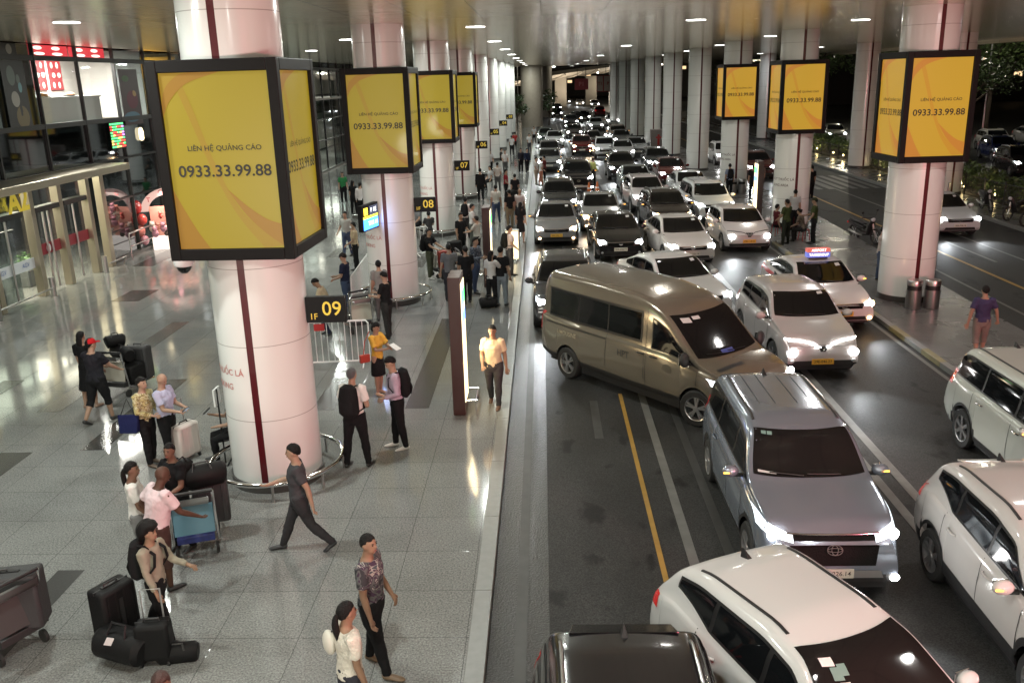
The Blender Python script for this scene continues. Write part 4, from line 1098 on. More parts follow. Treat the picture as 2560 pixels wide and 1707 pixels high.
patch(bvh, lambda u, v: (lerp(.05, .75, u), lerp(2.18, 2.27, v), 4), (0, 0, -1), 8, 2, .006).build('bonnet_vent', M_TRIM, t)
for k_ in PROTO: kids(PROTO[k_][0])
# ------------------------------------------------------------------ every car on the road
used = set()
BEAM = []
def park(kind, x, yfront, col, label, turn=0., metal=.0, beam=1.0, group=None, L=None, taxi=None, warm=False, cat='car', away=False):
    """x, yfront: where the middle of the front bumper stands; turn: degrees towards +X"""
    root, cs, bvh = PROTO[kind]
    if kind in used: t = clone(root)
    else: t = root; used.add(kind)
    a = rad(turn); Lh = cs.L/2
    d = (math.sin(a), -math.cos(a))
    if away: d = (-d[0], -d[1])
    t.location = (x-d[0]*Lh if not away else x+0, yfront-d[1]*Lh if not away else yfront+Lh, RZD)
    t.rotation_euler = (0, 0, PI+a + (PI if away else 0))
    t['label'] = label; t['category'] = cat
    t['group'] = group or 'cars queueing in the arrivals lanes'
    c4 = (*col, 1-metal)
    t.color = c4
    for o in t.children if t is root else [o for o in NEWKIDS(t)]:
        o.color = c4
    if beam:
        k = 26*beam
        c_ = (1, .80, .55) if warm else (.90, .96, 1)
        for s_ in (-1, 1):
            lamp('headlight_beam', 'SPOT', (s_*cs.W*.36, Lh+.06, .70), k*7, c_, .05, parent=t, direc=(s_*.05, 1, -.40), spot=58, blend=1.0)
    return t
_kidmap = {}
def NEWKIDS(t): return _kidmap.get(t.name, [])
_clone0 = clone
def clone(o, parent=None, loc=None, rz=None):
    c = o.copy(); COL.objects.link(c); c.parent = parent
    if parent is None:
        if loc is not None: c.location = loc
        if rz is not None: c.rotation_euler = (0, 0, rz)
    else: _kidmap.setdefault(parent.name, []).append(c)
    for ch in KIDS.get(o.name, []): clone(ch, c)
    return c
WHITE = (.62, .62, .61); SILVER = (.42, .42, .43); GREY = (.16, .165, .17); BLACK = (.012, .012, .013); GOLD = (.235, .21, .17); DRED = (.10, .012, .015); STEELB = (.24, .275, .335)
# near cars
t = VANOBJ[0]
hx, hy = math.sin(rad(38.4)), -math.cos(rad(38.4))
cxv, cyv = 2.47, 17.86
t.location = (cxv-.07*hx-.05, cyv-.07*hy-.05, RZD); t.rotation_euler = (0, 0, PI+rad(38.4))
t['label'] = 'champagne passenger van with grey roof turning out across the lanes'; t['category'] = 'van'
for o in t.children: o.color = (*GOLD, .45)
for s_ in (-1, 1): lamp('headlight_beam', 'SPOT', (s_*.8, 2.85, .95), 260, (1, .95, .88), .05, parent=t, direc=(0, 1, -.4), spot=46, blend=.8)
park('mpv', 3.50, 9.70, STEELB, 'grey minivan with black honeycomb grille and wide windscreen, right in front of the van', 0, .5, .9)
a = rad(24)
park('kona', 2.6+.407*2.02, 7.2-.914*2.02, WHITE, 'white crossover with black roof lines cutting in, lowest in the picture', 24, 0, .4)
park('creta', 5.74, 6.95, (.55, .53, .52), 'white crossover with amber mirror light, second lowest at the right edge', -1, 0, .5)
park('mpv_pale', 8.1, 10.9, (.56, .58, .54), 'pale minivan cut by the right edge, highest of the three cars there', 0, .1, .5)
root, cs, bvh = PROTO['suv']
blk = park('suv', .66, 3.35, BLACK, 'black car with silver roof rails cut by the bottom edge', 0, 0, .0)
park('ev', 5.92, 18.2, (.47, .44, .43), 'white electric crossover with a lit V bar and yellow plate', 3, 0, .9)
tx = park('sedan_warm', 7.55, 21.85, (.61, .58, .57), 'white taxi saloon with a red and blue roof sign', 4, 0, 1., cat='taxi')
# middle distance
park('ev_yellow', 7.5, 32.3, (.60, .57, .56), 'white hatchback with a dark decal on its bonnet, behind the roof sign taxi', 2, 0, 1.)
park('sedan', 5.1, 30.1, (.58, .55, .53), 'white saloon with a black grille, between the black saloon and the decal hatchback', 6, 0, 1.1)
park('sedan', 2.72, 31.2, BLACK, 'black saloon standing behind the angled white car', 2, 0, .7)
park('sedan', 4.3, 22.9, (.62, .61, .60), 'white car angled across the lanes right behind the van roof', 18, 0, .3)
park('suv', .55, 22.2, (.05, .05, .055), 'dark car whose grooved roof shows behind the rear of the van', 0, .2, .6)
park('sedan_warm', .48, 34.4, (.30, .30, .31), 'grey saloon with yellow plate, first in the kerb lane behind the van', 0, .5, 1.2)
park('suv', .75, 41.6, (.04, .042, .045), 'dark car with bright round lamps, second in the kerb lane behind the van', 0, .2, 1.1)
park('mpv', 2.0, 50.5, (.02, .02, .022), 'black people carrier with a striped jacket person at its side', 2, .1, .8)
park('sedan_warm', 2.45, 37.2, (.45, .45, .45), 'silver saloon partly hidden behind the black saloon', 0, .5, .8, warm=True)
park('suv', 5.1, 42.5, (.60, .55, .55), 'white crossover lit red on its nose, behind the black one', 3, 0, .9)
park('suv_warm', 5.35, 36.6, (.03, .025, .025), 'black crossover with orange glowing lamp behind the white saloon', 4, 0, .8, warm=True)
park('mpv', 7.5, 38.5, (.62, .64, .65), 'white sport utility car with grey bumper beside the island', 3, .0, 1.1)
park('sedan', 7.75, 45.4, (.64, .66, .65), 'pale taxi with a yellow mark in its windscreen, beyond the white sport utility car', 2, 0, .8, cat='taxi')
far = [('sedan', 7.8, 53.6, DRED, .2, 'dark red saloon near the fourth island column'), ('suv', 7.75, 60.0, (.05, .06, .07), .2, 'dark car with one bright lamp near the fifth island column'),
       ('suv', 5.0, 56.6, BLACK, 0, 'black crossover with bright lamps in the middle lane, before the zebra marks'), ('sedan', 5.2, 49.3, (.30, .34, .34), .5, 'silver saloon with a red light on its roof rear'),
       ('sedan', 6.3, 70, (.5, .5, .5), .2, 'white saloon with dark screen, lamp flare on its left'), ('suv', 5.0, 72, (.6, .62, .63), 0, 'white crossover with dazzling lamps in the middle lane'),
       ('suv_warm', 3.3, 75.5, (.12, .02, .02), .2, 'dark red crossover with orange lamps behind the black people carrier'), ('mpv', 7.4, 88, (.5, .42, .36), .2, 'pale minibus with orange lamps far down the middle'),
       ('sedan', 7.7, 73, (.35, .37, .38), .4, 'grey saloon beside the red hydrant cabinet'), ('sedan', .45, 63, (.32, .33, .34), .5, 'grey saloon at the kerb, people at its door'),
       ('suv', .5, 69.6, (.20, .2, .2), .4, 'grey crossover at the kerb behind the grey saloon'), ('sedan', 1.15, 85, (.6, .6, .6), .1, 'white saloon in the kerb lane near the green lamp'),
       ('sedan', .35, 90.5, (.12, .16, .15), .3, 'dark taxi with a small green roof lamp at the kerb'), ('suv', 4.5, 81.5, (.05, .05, .05), .2, 'black crossover in the glare ahead of the pale minibus'),
       ('sedan', 3.4, 97, (.08, .07, .07), .2, 'dark saloon in the second lane, deep in the glare'), ('suv', 6.4, 108, (.62, .62, .62), 0, 'white crossover with twin dazzling lamps far off'),
       ('mpv', 3.7, 116.5, (.05, .05, .05), .1, 'black people carrier far off in the second lane'), ('sedan', 9.3, 119, (.6, .6, .6), .1, 'white saloon at the far end, close to the island columns'),
       ('mpv', 9.2, 146, DRED, .2, 'wine coloured people carrier with its tail lamps on'), ('suv', 2.4, 147, (.03, .03, .03), .1, 'dark car by the far trees, nearer of two'),
       ('sedan', 2.9, 178, (.03, .03, .035), .1, 'dark car by the far trees, farther of two'), ('sedan', 6.2, 134, (.04, .04, .04), .1, 'low black car in a pair before the dazzling group'), ('suv', 4.8, 128, (.03, .03, .03), .1, 'tall black car in a pair before the dazzling group'),
       ('sedan', 5.8, 218, (.3, .3, .3), .2, 'car with blue white lamps, left of the farthest group'), ('sedan', 8.4, 203, (.3, .3, .3), .2, 'car with blue white lamps in the middle of the farthest group'), ('suv', 11., 190, (.3, .3, .3), .2, 'car with blue white lamps, right of the farthest group'),
       ('sedan', 3.5, 262, (.3, .3, .3), .2, 'car with pale yellow lamps at the end of the road'), ('sedan', 7.4, 84, (.2, .2, .2), .3, 'grey saloon right behind the white crossover, lamp glare'), ('sedan', 5.6, 90.5, (.1, .1, .1), .2, 'dark saloon in the third lane behind the glare')]
for kd, x, y, c_, me_, lb in far:
    aw = 'tail lamps' in lb
    park(kd, x, y, c_, lb, 0, me_, .95 if not aw else 0, away=aw, warm='orange' in lb, group='cars far down the arrivals lanes')
# right-hand road and car park
park('sedan', 16.1, 34.6, (.62, .65, .66), 'white saloon driving on the right-hand road with lamps lit', 0, .1, 1.2, group='cars on the right-hand road')
park('suv', 13.0, 63.5, (.62, .62, .62), 'white car parked beyond the bare island columns', 0, 0, 0, group='cars on the right-hand road')
park('suv', 13.3, 55.0, (.10, .03, .03), 'dark red car standing past the third island column', 0, .2, .5, group='cars on the right-hand road')
pk = [('suv', 31.5, 50, (.62, .60, .55), 'white hatchback with its rear to us in the car park', True), ('suv', 33.0, 46.5, (.10, .02, .02), 'dark red car with a lit red tail lamp in the car park', True),
      ('sedan', 34.5, 56, (.5, .48, .42), 'pale car in the car park behind the white hatchback', False), ('suv', 31.5, 62, (.02, .03, .10), 'dark blue car in the car park', False),
      ('mpv', 27.8, 72, (.03, .03, .03), 'black people carrier in the car park between the advert boxes', False), ('suv', 29.0, 66, (.25, .26, .26), 'grey crossover facing us in the car park', False),
      ('sedan', 27.0, 84, (.4, .38, .3), 'pale car with lit roof edge at the back of the car park', False), ('sedan', 37.5, 64, (.05, .05, .05), 'black car far right in the car park', False), ('sedan', 40, 74, (.2, .2, .2), 'grey car far right in the car park', False)]
pk += [('sedan', 26.9, 44, (.3, .3, .3), 'grey saloon just behind the hedge, nearest car of the car park', False), ('suv', 28.5, 53.5, (.03, .03, .03), 'black car behind the hedge, left of the white hatchback', False), ('mpv', 36.5, 41.5, (.45, .44, .4), 'pale van at the right edge of the car park', True),
       ('sedan', 26.6, 60, (.2, .2, .21), 'grey car by the hedge, beyond the grey column', True), ('suv', 34.5, 69, (.5, .49, .46), 'pale crossover in the second row of the car park', False), ('sedan', 31.0, 78, (.3, .05, .04), 'red saloon in the back rows of the car park', True), ('suv', 26.4, 92, (.05, .05, .06), 'black crossover at the far left end of the car park', False)]
for kd, x, y, c_, lb, aw in pk:
    q = park(kd, x, y, c_, lb, -8, .1, 0, away=aw, group='cars in the car park')
# taxi roof sign and other extras that ride on a car
sg = MB().m(0).box((0, 0, .09), (.62, .20, .14)).m(1).box((0, 0, .21), (.62, .18, .10)).m(2).box((0, 0, -.01), (.5, .16, .04)).m(3)
put_text(sg, 'AIRPORT', lambda u, v: (-u, .096, .21+v), .10, .008); put_text(sg, 'TAXIGROUP', lambda u, v: (-u, .106, .09+v), .095, .008)
sg.build('roof_sign', [emis('taxi_blue', (.16, .22, .8), .9), emis('taxi_red', (.85, .16, .12), .9), M_BLACK, emis('taxi_white', (1, .85, .8), 3.)], tx, loc=(0, .12, 1.525), smooth=False, bev=.0)
for s_ in (-1, 1):
    mb = MB(); patch(PROTO['sedan'][2], lambda u, v: (s_*3, lerp(-.6, -2.0, u), lerp(.80, .92, v)+.1*u), (-s_, 0, 0), 10, 2, .0045, mb)
    mb.build('red_flash', mat('taxi_red_stripe', (.5, .02, .03), .4), tx, smooth=True)
# ================================================================== PEOPLE
SKA = (.34, .215, .15); SKB = (.26, .155, .10); SKD = (.075, .035, .022); SKM = (.16, .085, .055)
HAIRK = mat('hair_black', (.007, .006, .006), .55, bump=.8, bscale=90, spec=.2); HAIRG = mat('hair_grey', (.07, .07, .072), .5, bump=.8, bscale=90); HAIRB = mat('hair_brown', (.05, .02, .016), .5, bump=.8, bscale=90)
M_EYE = mat('eye_dark', (.02, .015, .012), .2); M_LIP = mat('lips', (.28, .09, .08), .5)
def fabric_pattern(name, cols, scale, pos):
    if name in MATS: return MATS[name]
    m, N, L, b = nodemat(name)
    tc = N.new('ShaderNodeTexCoord'); nz = N.new('ShaderNodeTexNoise'); nz.inputs['Scale'].default_value = scale; nz.inputs['Detail'].default_value = 2; nz.inputs['Distortion'].default_value = 1.2
    r = N.new('ShaderNodeValToRGB'); r.color_ramp.interpolation = 'CONSTANT' if len(cols) > 2 else 'LINEAR'
    els = r.color_ramp.elements
    while len(els) < len(cols): els.new(.5)
    for e_, c_, p_ in zip(els, cols, pos): e_.color = (*c_, 1); e_.position = p_
    L.new(tc.outputs['Object'], nz.inputs['Vector']); L.new(nz.outputs['Fac'], r.inputs['Fac']); L.new(r.outputs['Color'], b.inputs['Base Color'])
    b.inputs['Roughness'].default_value = .85
    MATS[name] = m
    return m
M_CAMO = fabric_pattern('camo_shirt', [(.03, .03, .035), (.10, .10, .10), (.05, .025, .05), (.30, .28, .25), (.05, .06, .07)], 7, [0, .42, .50, .56, .62])
M_FLORAL = fabric_pattern('floral_shirt', [(.42, .36, .16), (.17, .12, .04), (.50, .46, .28), (.30, .24, .10)], 9, [0, .44, .5, .6])
M_LACE = mat('lace_white', (.62, .58, .50), .8, bump=1., bscale=35, var=.15, vscale=30)
M_STRIPEY = fabric_pattern('striped_shirt', [(.03, .04, .06), (.16, .18, .22), (.04, .05, .07)], 14, [0, .5, .58])
M_JEAN = mat('jeans_blue', (.035, .055, .11), .85, bump=.4, bscale=120, var=.3, vscale=4)
M_JEANL = mat('jeans_light', (.22, .25, .28), .85, bump=.4, bscale=120, var=.25, vscale=4)
def dirv(pitch, out, side):
    """limb direction: hanging down, swung forward by pitch, away from the body by out"""
    p, o = rad(pitch), rad(out)
    return Vector((side*math.sin(o), math.sin(p)*math.cos(o), -math.cos(p)*math.cos(o)))
def remesh(o, vox, it=4):
    r = o.modifiers.new('r', 'REMESH'); r.mode = 'VOXEL'; r.voxel_size = vox; r.use_smooth_shade = True
    s = o.modifiers.new('s', 'SMOOTH'); s.factor = .5; s.iterations = it
def folds(o, strength, scale):
    k_ = 'folds_%d' % int(scale*1000)
    tx = bpy.data.textures.get(k_)
    if tx is None:
        tx = bpy.data.textures.new(k_, 'CLOUDS'); tx.noise_scale = scale; tx.noise_depth = 2
    d = o.modifiers.new('d', 'DISPLACE'); d.texture = tx; d.strength = strength; d.mid_level = .5; d.texture_coords = 'GLOBAL'
FACING = {'cam': 0, 'right': 90, 'away': 180, 'left': 270}
def person(loc, face, label, top=(.5, .5, .5), legs=(.02, .02, .02), h=1.68, fat=1.0, sk=SKA, hair='short', hairm=None, topm=None, legm=None, sleeve=.45, bottom='trousers', shoe=(.02, .02, .02),
           arms=((0, 8, 12, 0), (0, 8, 12, 0)), legp=((4, 4), (-3, 3)), lean=0, look=0, nod=0, sit=False, cap=None, detail=2, group=None, dress=False, spread=.0, mask=False, glow=0):
    """arms: (pitch, out, elbow bend, inward) right then left; legp: (thigh pitch, knee bend); angles in degrees"""
    vox = {2: .013, 1: .02, 0: .03}[detail]
    k = h
    B = MB(); SH = MB(); TR = MB()
    Ln = RX(-rad(lean)); piv = Vector((0, 0, .52*k))
    up = lambda v: Ln @ (Vector(v)-piv)+piv
    ft = fat
    # legs
    feet = []; low = 9
    hips = []
    for (tp, kb), sd in zip(legp, (1, -1)):
        hip = Vector((sd*.052*k*(.6+.4*ft), 0, .50*k)); d1 = dirv(tp, 2+spread*60, sd); knee = hip+d1*.235*k
        d2 = dirv(tp-kb, 1+spread*40, sd); ank = knee+d2*.232*k
        hips.append((hip, knee, ank, tp-kb)); low = min(low, ank.z)
    dz = .042*k-low if not sit else 0
    sh = Vector((0, 0, dz))
    def leg_tube(mb, infl, frac, r0=None):
        for hip, knee, ank, a in hips:
            P_ = [hip+Vector((0, 0, .05*k)), hip.lerp(knee, .25), hip.lerp(knee, .6), knee, knee.lerp(ank, .3), knee.lerp(ank, .65), ank]
            Rr = [.052*ft, .052*ft, .043*(.5+.5*ft), .034, .034, .026, .021]
            n = {1.0: 7, .5: 4, .62: 5}[frac]
            mb.tube([p+sh for p in P_[:n]], [(r*k+infl*(1 if i < 4 else 1.25)) for i, r in enumerate(Rr[:n])], 12)
    leg_tube(B, 0, 1.0)
    torso = [(.455, .080, .062, 0), (.50, .096*ft, .070*ft, -.004), (.545, .093*ft, .068*ft, 0), (.60, .082*ft, .062*ft, .004), (.66, .085*ft, .064*ft, .006), (.72, .093*ft, .068*ft, .006), (.77, .098*ft, .064*ft, .0), (.805, .088, .052, -.004), (.825, .055, .042, -.004), (.84, .034, .036, .0), (.885, .031, .034, .010)]
    def tor(mb, i0, i1, infl):
        pts = [up((0, y*k, z*k))+sh for z, a, b_, y in torso[i0:i1]]
        mb.tube(pts, [(a*k+infl, b_*k+infl) for z, a, b_, y in torso[i0:i1]], 18)
    tor(B, 0, 11, 0)
    # head
    hc = up((0, .014*k, .930*k))+sh
    Hr = Ln @ RZ(rad(look)) @ RX(rad(-nod))
    hp = lambda v: hc+Hr @ Vector(v)*k
    B.ell(hc+Hr @ Vector((0, -.004*k, .008*k)), (.044*k, .055*k, .058*k), 16, 12, Hr)
    B.tube([hp((0, .012, -.005)), hp((0, .022, -.045)), hp((0, .026, -.062))], [.039*k, .031*k, .016*k], 12)
    B.tube([hp((0, .046, .012)), hp((0, .061, -.012)), hp((0, .050, -.018))], [.006*k, .0095*k, .007*k], 8)
    for sd in (-1, 1): B.ell(hp((sd*.045, -.002, -.004)), (.007*k, .012*k, .018*k), 8, 6, Hr)
    B.tube([hp((0, 0, -.03)), up((0, -.004*k, .84*k))+sh], [.033*k, .034*k], 12)
    # arms
    hands = []
    for (pt, out, el, inw), sd in zip(arms, (1, -1)):
        s0 = up((sd*.098*k*(.75+.25*ft), -.002*k, .800*k))+sh
        d1 = Ln @ dirv(pt, out, sd); e0 = s0+d1*.172*k
        d2 = Ln @ (RZ(rad(sd*inw)) @ dirv(pt+el, out*(.6 if el < 60 else .2), sd)); w0 = e0+d2*.148*k
        Pn = [s0+Vector((-sd*.02*k, 0, .0)), s0, s0.lerp(e0, .5), e0, e0.lerp(w0, .4), w0, w0+d2*.02*k]
        Rr = [.036, .037*(.6+.4*ft), .030*(.5+.5*ft), .0245, .024, .0165, .015]
        B.tube(Pn, [r*k for r in Rr], 12)
        palm = w0+d2*.045*k
        B.tube([w0, w0+d2*.03*k, palm+d2*.012*k], [.014*k, (.023*k, .013*k), (.023*k, .011*k)], 10)
        if sleeve > 0:
            tot = [s0+Vector((-sd*.03*k, 0, .004*k)), s0+Vector((0, 0, .002*k))]
            if sleeve <= .6: tot += [s0.lerp(e0, sleeve*.6), s0.lerp(e0, sleeve*1.55)]; rr = [.042, .043, .039, .039]
            else: tot += [s0.lerp(e0, .5), e0, e0.lerp(w0, .5), w0-d2*.005*k]; rr = [.042, .043, .036, .031, .027, .022]
            SH.tube(tot, [(r*k+.004)*(.8+.2*ft) for r in rr], 12)
        hands.append((palm+d2*.012*k, d2, sd))
    # clothes
    tor(SH, 1 if bottom != 'tucked' else 2, 9, .012)
    if sit: pass
    loc = Vector(loc)
    o = B.build('person', skin(sk), loc=loc, rz=rad(FACING.get(face, face))+PI)
    remesh(o, vox)
    tag(o, label, 'person', group or 'people waiting outside the terminal')
    if detail == 2:
        F_ = MB()
        for p, d, sd in hands:
            side = d.cross(Vector((0, 1, 0))); side = side.normalized() if side.length > .2 else Vector((1, 0, 0))
            nrm = side.cross(d).normalized()
            for q, ln in ((-1.5, .036), (-.5, .042), (.5, .040), (1.5, .031)):
                a = p+side*(q*.0115*k)-d*.006*k
                F_.tube([a, a+d*ln*.5*k+nrm*.004*k*sd, a+d*ln*.85*k+nrm*.014*k*sd, a+d*ln*k+nrm*.022*k*sd], [.0058*k, .0055*k, .005*k, .004*k], 7)
            b_ = p-d*.03*k
            F_.tube([b_-side*(.018*k), b_-side*.032*k+d*.016*k, b_-side*.036*k+d*.034*k], [.0075*k, .0068*k, .005*k], 7)
        F_.build('fingers', skin(sk), o)
        for sd in (-1, 1): MB().ell(hp((sd*.018, .0475, .008)), (.0065*k, .004*k, .0035*k), 8, 6, Hr).build('eye', M_EYE, o)
        MB().ell(hp((0, .052, -.034)), (.014*k, .005*k, .0038*k), 10, 6, Hr).build('mouth', M_LIP, o)
        eb = MB()
        for sd in (-1, 1): eb.ell(hp((sd*.018, .0485, .019)), (.011*k, .004*k, .0022*k), 8, 5, Hr)
        if hair != 'bald': eb.build('eyebrows', hairm or HAIRK, o)
    c_ = SH.build('shirt', topm or cloth(top), o); remesh(c_, vox, 5); folds(c_, .030, .085) if detail else None
    if bottom in ('trousers', 'tucked', 'shorts'):
        leg_tube(TR, .013, 1.0 if bottom != 'shorts' else .62)
        TR.tube([up((0, 0, z*k))+sh for z in (.44, .49, .535, .565)], [(.080*k, .066*k), (.100*ft*k+.006, .073*ft*k+.006), (.096*ft*k+.006, .071*ft*k+.006), (.090*ft*k+.006, .067*ft*k+.006)], 18)
        if bottom != 'shorts':
            for hip, knee, ank, a in hips: TR.tube([ank+sh+Vector((0, 0, .03*k)), ank+sh+Vector((0, 0, -.008*k))], [.030*k, .033*k], 10)
        q = TR.build('trousers' if bottom != 'shorts' else 'shorts', legm or cloth(legs), o); remesh(q, vox); folds(q, .020, .07) if detail else None
    else:
        zl = {'skirt': .27, 'dress': .24, 'gown': .10}[bottom]
        wv = 1.0+.2*(bottom != 'skirt')
        TR.tube([up((0, 0, z*k))+sh if z > .5 else Vector((0, 0, z*k))+sh for z in (zl, (zl+.5)/2, .50, .56)], [(.110*k*wv, .090*k*wv), (.108*k, .085*k), (.104*ft*k, .078*ft*k), (.088*ft*k, .066*ft*k)], 20)
        q = TR.build('skirt', legm or cloth(legs), o); remesh(q, vox)
    for (hip, knee, ank, a), sd in zip(hips, (1, -1)):
        f = ank+sh; tilt = RX(rad(-min(0, a+6)*1.0 if a < -8 else 0))
        tilt = RX(rad(a*.8)) if a < -8 else RX(rad(max(0, a-14)*.5))
        mb = MB()
        pts = [tilt @ Vector((0, y*k, z*k))+f for y, z in ((-.030, -.022), (-.022, -.018), (.02, -.020), (.07, -.026), (.105, -.030), (.122, -.032))]
        mb.tube(pts, [(.012*k, .010*k), (.022*k, .022*k), (.024*k, .022*k), (.026*k, .016*k), (.022*k, .012*k), (.009*k, .006*k)], 12)
        mb.build('shoe', mat('shoe_%02d%02d%02d' % tuple(int(c*99) for c in shoe), shoe, .45), o)
    # hair
    hm = hairm or HAIRK
    if hair != 'bald':
        HB = MB(); big = 1.10 if hair != 'curly' else 1.75
        n, m_ = 26, 18; vs = []; fs = []
        for i in range(m_+1):
            th = PI*i/m_
            for j in range(n):
                ph = 2*PI*j/n
                v = Vector((math.sin(th)*math.cos(ph), math.sin(th)*math.sin(ph), math.cos(th)))
                back = -v.y
                low_ = -.72 if hair in ('short', 'crop') else -.95
                lim = .46 if v.y > .5 else (lerp(-.12, .46, v.y/.5) if v.y > 0 else lerp(-.12, low_, min(1, -v.y*1.3)))
                lim += .22*noise.noise(v*3.5+Vector((h*9, fat*5, 0)))
                keep = v.z > lim
                s_ = big if keep else .86
                if hair == 'curly': s_ *= 1+.05*noise.noise(v*4)
                if hair == 'crop': s_ = 1.045 if keep else .86
                if keep: s_ *= 1+.09*noise.noise(v*6+Vector((h*7, 0, fat)))
                vs.append(hp((v.x*.0455*s_, v.y*.0575*s_-.006, v.z*.0600*s_+.009)))
        for i in range(m_):
            for j in range(n): fs.append((i*n+j, (i+1)*n+j, (i+1)*n+(j+1) % n, i*n+(j+1) % n))
        HB.add(vs, fs)
        if hair == 'tail': HB.tube([hp((0, -.055, .012)), hp((0, -.085, -.02)), hp((0.004, -.082, -.09)), hp((0.006, -.07, -.16)), hp((.004, -.062, -.20))], [.016*k, .022*k, .024*k, .019*k, .006*k], 10)
        if hair == 'long': HB.tube([hp((0, -.03, .03)), hp((0, -.048, -.03)), hp((0, -.050, -.10)), hp((0, -.05, -.15))], [(.040*k, .028*k), (.046*k, .026*k), (.044*k, .020*k), (.03*k, .01*k)], 14)
        if hair == 'bun': HB.ell(hp((0, -.065, .02)), (.026*k, .024*k, .026*k), 12, 8)
        q = HB.build('hair', hm, o)
        if detail == 2:
            d_ = q.modifiers.new('d', 'SUBSURF'); d_.levels = d_.render_levels = 1
    if cap:
        CB = MB(); vs = []; n = 20
        CB.lathe([(.0001, .072*k), (.025*k, .069*k), (.044*k, .052*k), (.052*k, .028*k), (.0525*k, .016*k)], n=20)
        CB.v = [tuple(hp((x/k, y/k*1.12-.004, z/k))) for x, y, z in CB.v]
        CB.add([hp((x, y, z)) for x, y, z in ((-.04, .035, .018), (.04, .035, .018), (.033, .098, .010), (-.033, .098, .010), (0, .108, .010), (-.04, .035, .023), (.04, .035, .023), (.033, .098, .014), (-.033, .098, .014), (0, .108, .014))],
               [(0, 1, 2, 4, 3), (5, 8, 9, 7, 6), (0, 3, 8, 5), (1, 6, 7, 2), (3, 4, 9, 8), (4, 2, 7, 9)])
        CB.build('cap', cloth(cap), o)
    if mask:
        MB().ell(hp((0, .040, -.030)), (.036*k, .026*k, .028*k), 14, 8, Hr).build('face_mask', mat('mask_white', (.7, .72, .74), .8), o)
    o['hand_r'] = [float(c) for c in o.matrix_basis @ hands[0][0]] if False else [0, 0, 0]
    rot = RZ(rad(FACING.get(face, face))+PI)
    o_hands = [loc+rot @ p for p, d, s_ in hands]
    del o['hand_r']
    return o, o_hands, (lambda v: loc+rot @ (up(Vector(v)*k)+sh)), rot
def at(vx, vy, z=0): return Vector(G(vx, vy, z))
def head_at(vx, vy, h): p = G(vx, vy, h*.97); return Vector((p[0], p[1], 0))
PHONE = mat('phone_glass', (.02, .02, .022), .2, emit=(.7, .85, 1), estr=.35)
def phone(p, rz, label):
    o = MB().box((0, 0, 0), (.078, .012, .155)).m(1).box((0, -.0072, 0), (.07, .003, .145)).build('mobile_phone', [M_BLACK, PHONE], loc=p, smooth=False); o.rotation_euler = (rad(50), 0, rz)
    tag(o, label, 'mobile phone')
def pack(base, rot, label, col=(.012, .012, .013), s=1.0, cat='backpack', k=1.68):
    """backpack on a back: base = point between the shoulder blades in the world"""
    t = thing('backpack', label, cat, base); t.rotation_euler = rot.to_euler()
    m = cloth(col)
    o = MB().tube([(0, -.10*s, -.27*s), (0, -.12*s, -.22*s), (0, -.125*s, .0), (0, -.10*s, .16*s), (0, -.08*s, .21*s)], [(.12*s, .07*s), (.16*s, .10*s), (.155*s, .105*s), (.13*s, .085*s), (.06*s, .03*s)], 18).build('bag', m, t)
    MB().tube([(0, -.215*s, -.22*s), (0, -.225*s, -.12*s), (0, -.205*s, -.03*s)], [(.10*s, .02*s), (.115*s, .03*s), (.09*s, .02*s)], 14).build('front_pocket', m, t)
    for q in (-1, 1):
        MB().tube([(q*.075*s, -.06, .17*s), (q*.085*s, .03, .165*s), (q*.095*s, .165, .08*s), (q*.125*s, .165, -.06*s), (q*.165*s, .06, -.20*s), (q*.12*s, -.04, -.22*s)], [(.024, .009)]*6, 8).build('strap', m, t)
    return t
W_ = (.66, .64, .61); BK = (.012, .012, .013); NV = (.018, .022, .045); TAN = (.42, .33, .22); GR = (.15, .15, .155)
UPPER = (0, -.03, .73)
# --- the nearest figures
person(at(866, 1536), 80, 'man in a dark camouflage T-shirt and black trousers, seen from the side', topm=M_CAMO, legs=BK, h=1.69, fat=1.12, sk=SKB, hair='crop', arms=((2, 10, 14, 0), (6, 10, 22, 10)), legp=((14, 2), (-8, 4)), look=-18, shoe=(.14, .09, .05), spread=.06)
p = head_at(791, 1396, 1.58); o, hd, up_, rt = person(p, 125, 'woman in a white lace blouse with a long ponytail, lowest in the picture', topm=M_LACE, legs=(.04, .04, .05), h=1.58, sk=SKB, hair='tail', arms=((0, 10, 16, 0), (4, 10, 20, 0)), fat=1.05)
t = thing('shoulder_bag', 'white bag on a thin strap carried by the woman in white lace', 'bag', up_((-.09, -.07, .72))); t.rotation_euler = rt.to_euler()
MB().ell((0, -.02, -.02), (.10, .06, .13), 14, 10).build('bag', mat('bag_cream', (.6, .57, .5), .5), t)
MB().tube([(.02, .0, .10), (.10, .10, .16), (.22, .14, .02)], .008, 6).build('strap', M_BLACK, t)
person(at(700, 1262), 283, 'man in a dark grey T-shirt and trousers striding to the left', (.055, .055, .06), (.035, .033, .036), h=1.66, fat=1.08, hair='short', arms=((28, 8, 50, 12), (-28, 10, 18, 0)), legp=((24, 4), (-20, 22)), nod=4, shoe=(.02, .02, .022))
o, hd, up_, rt = person(at(824, 1070), 168, 'man with grey hair in a white shirt, black backpack, seen from behind', W_, BK, h=1.76, hair='crop', hairm=HAIRG, arms=((0, 14, 70, 30), (4, 14, 40, 20)), legp=((3, 2), (-4, 3)), bottom='tucked', spread=.09)
pack(up_(UPPER), rt, 'large black backpack on the grey haired man in white', s=1.12)
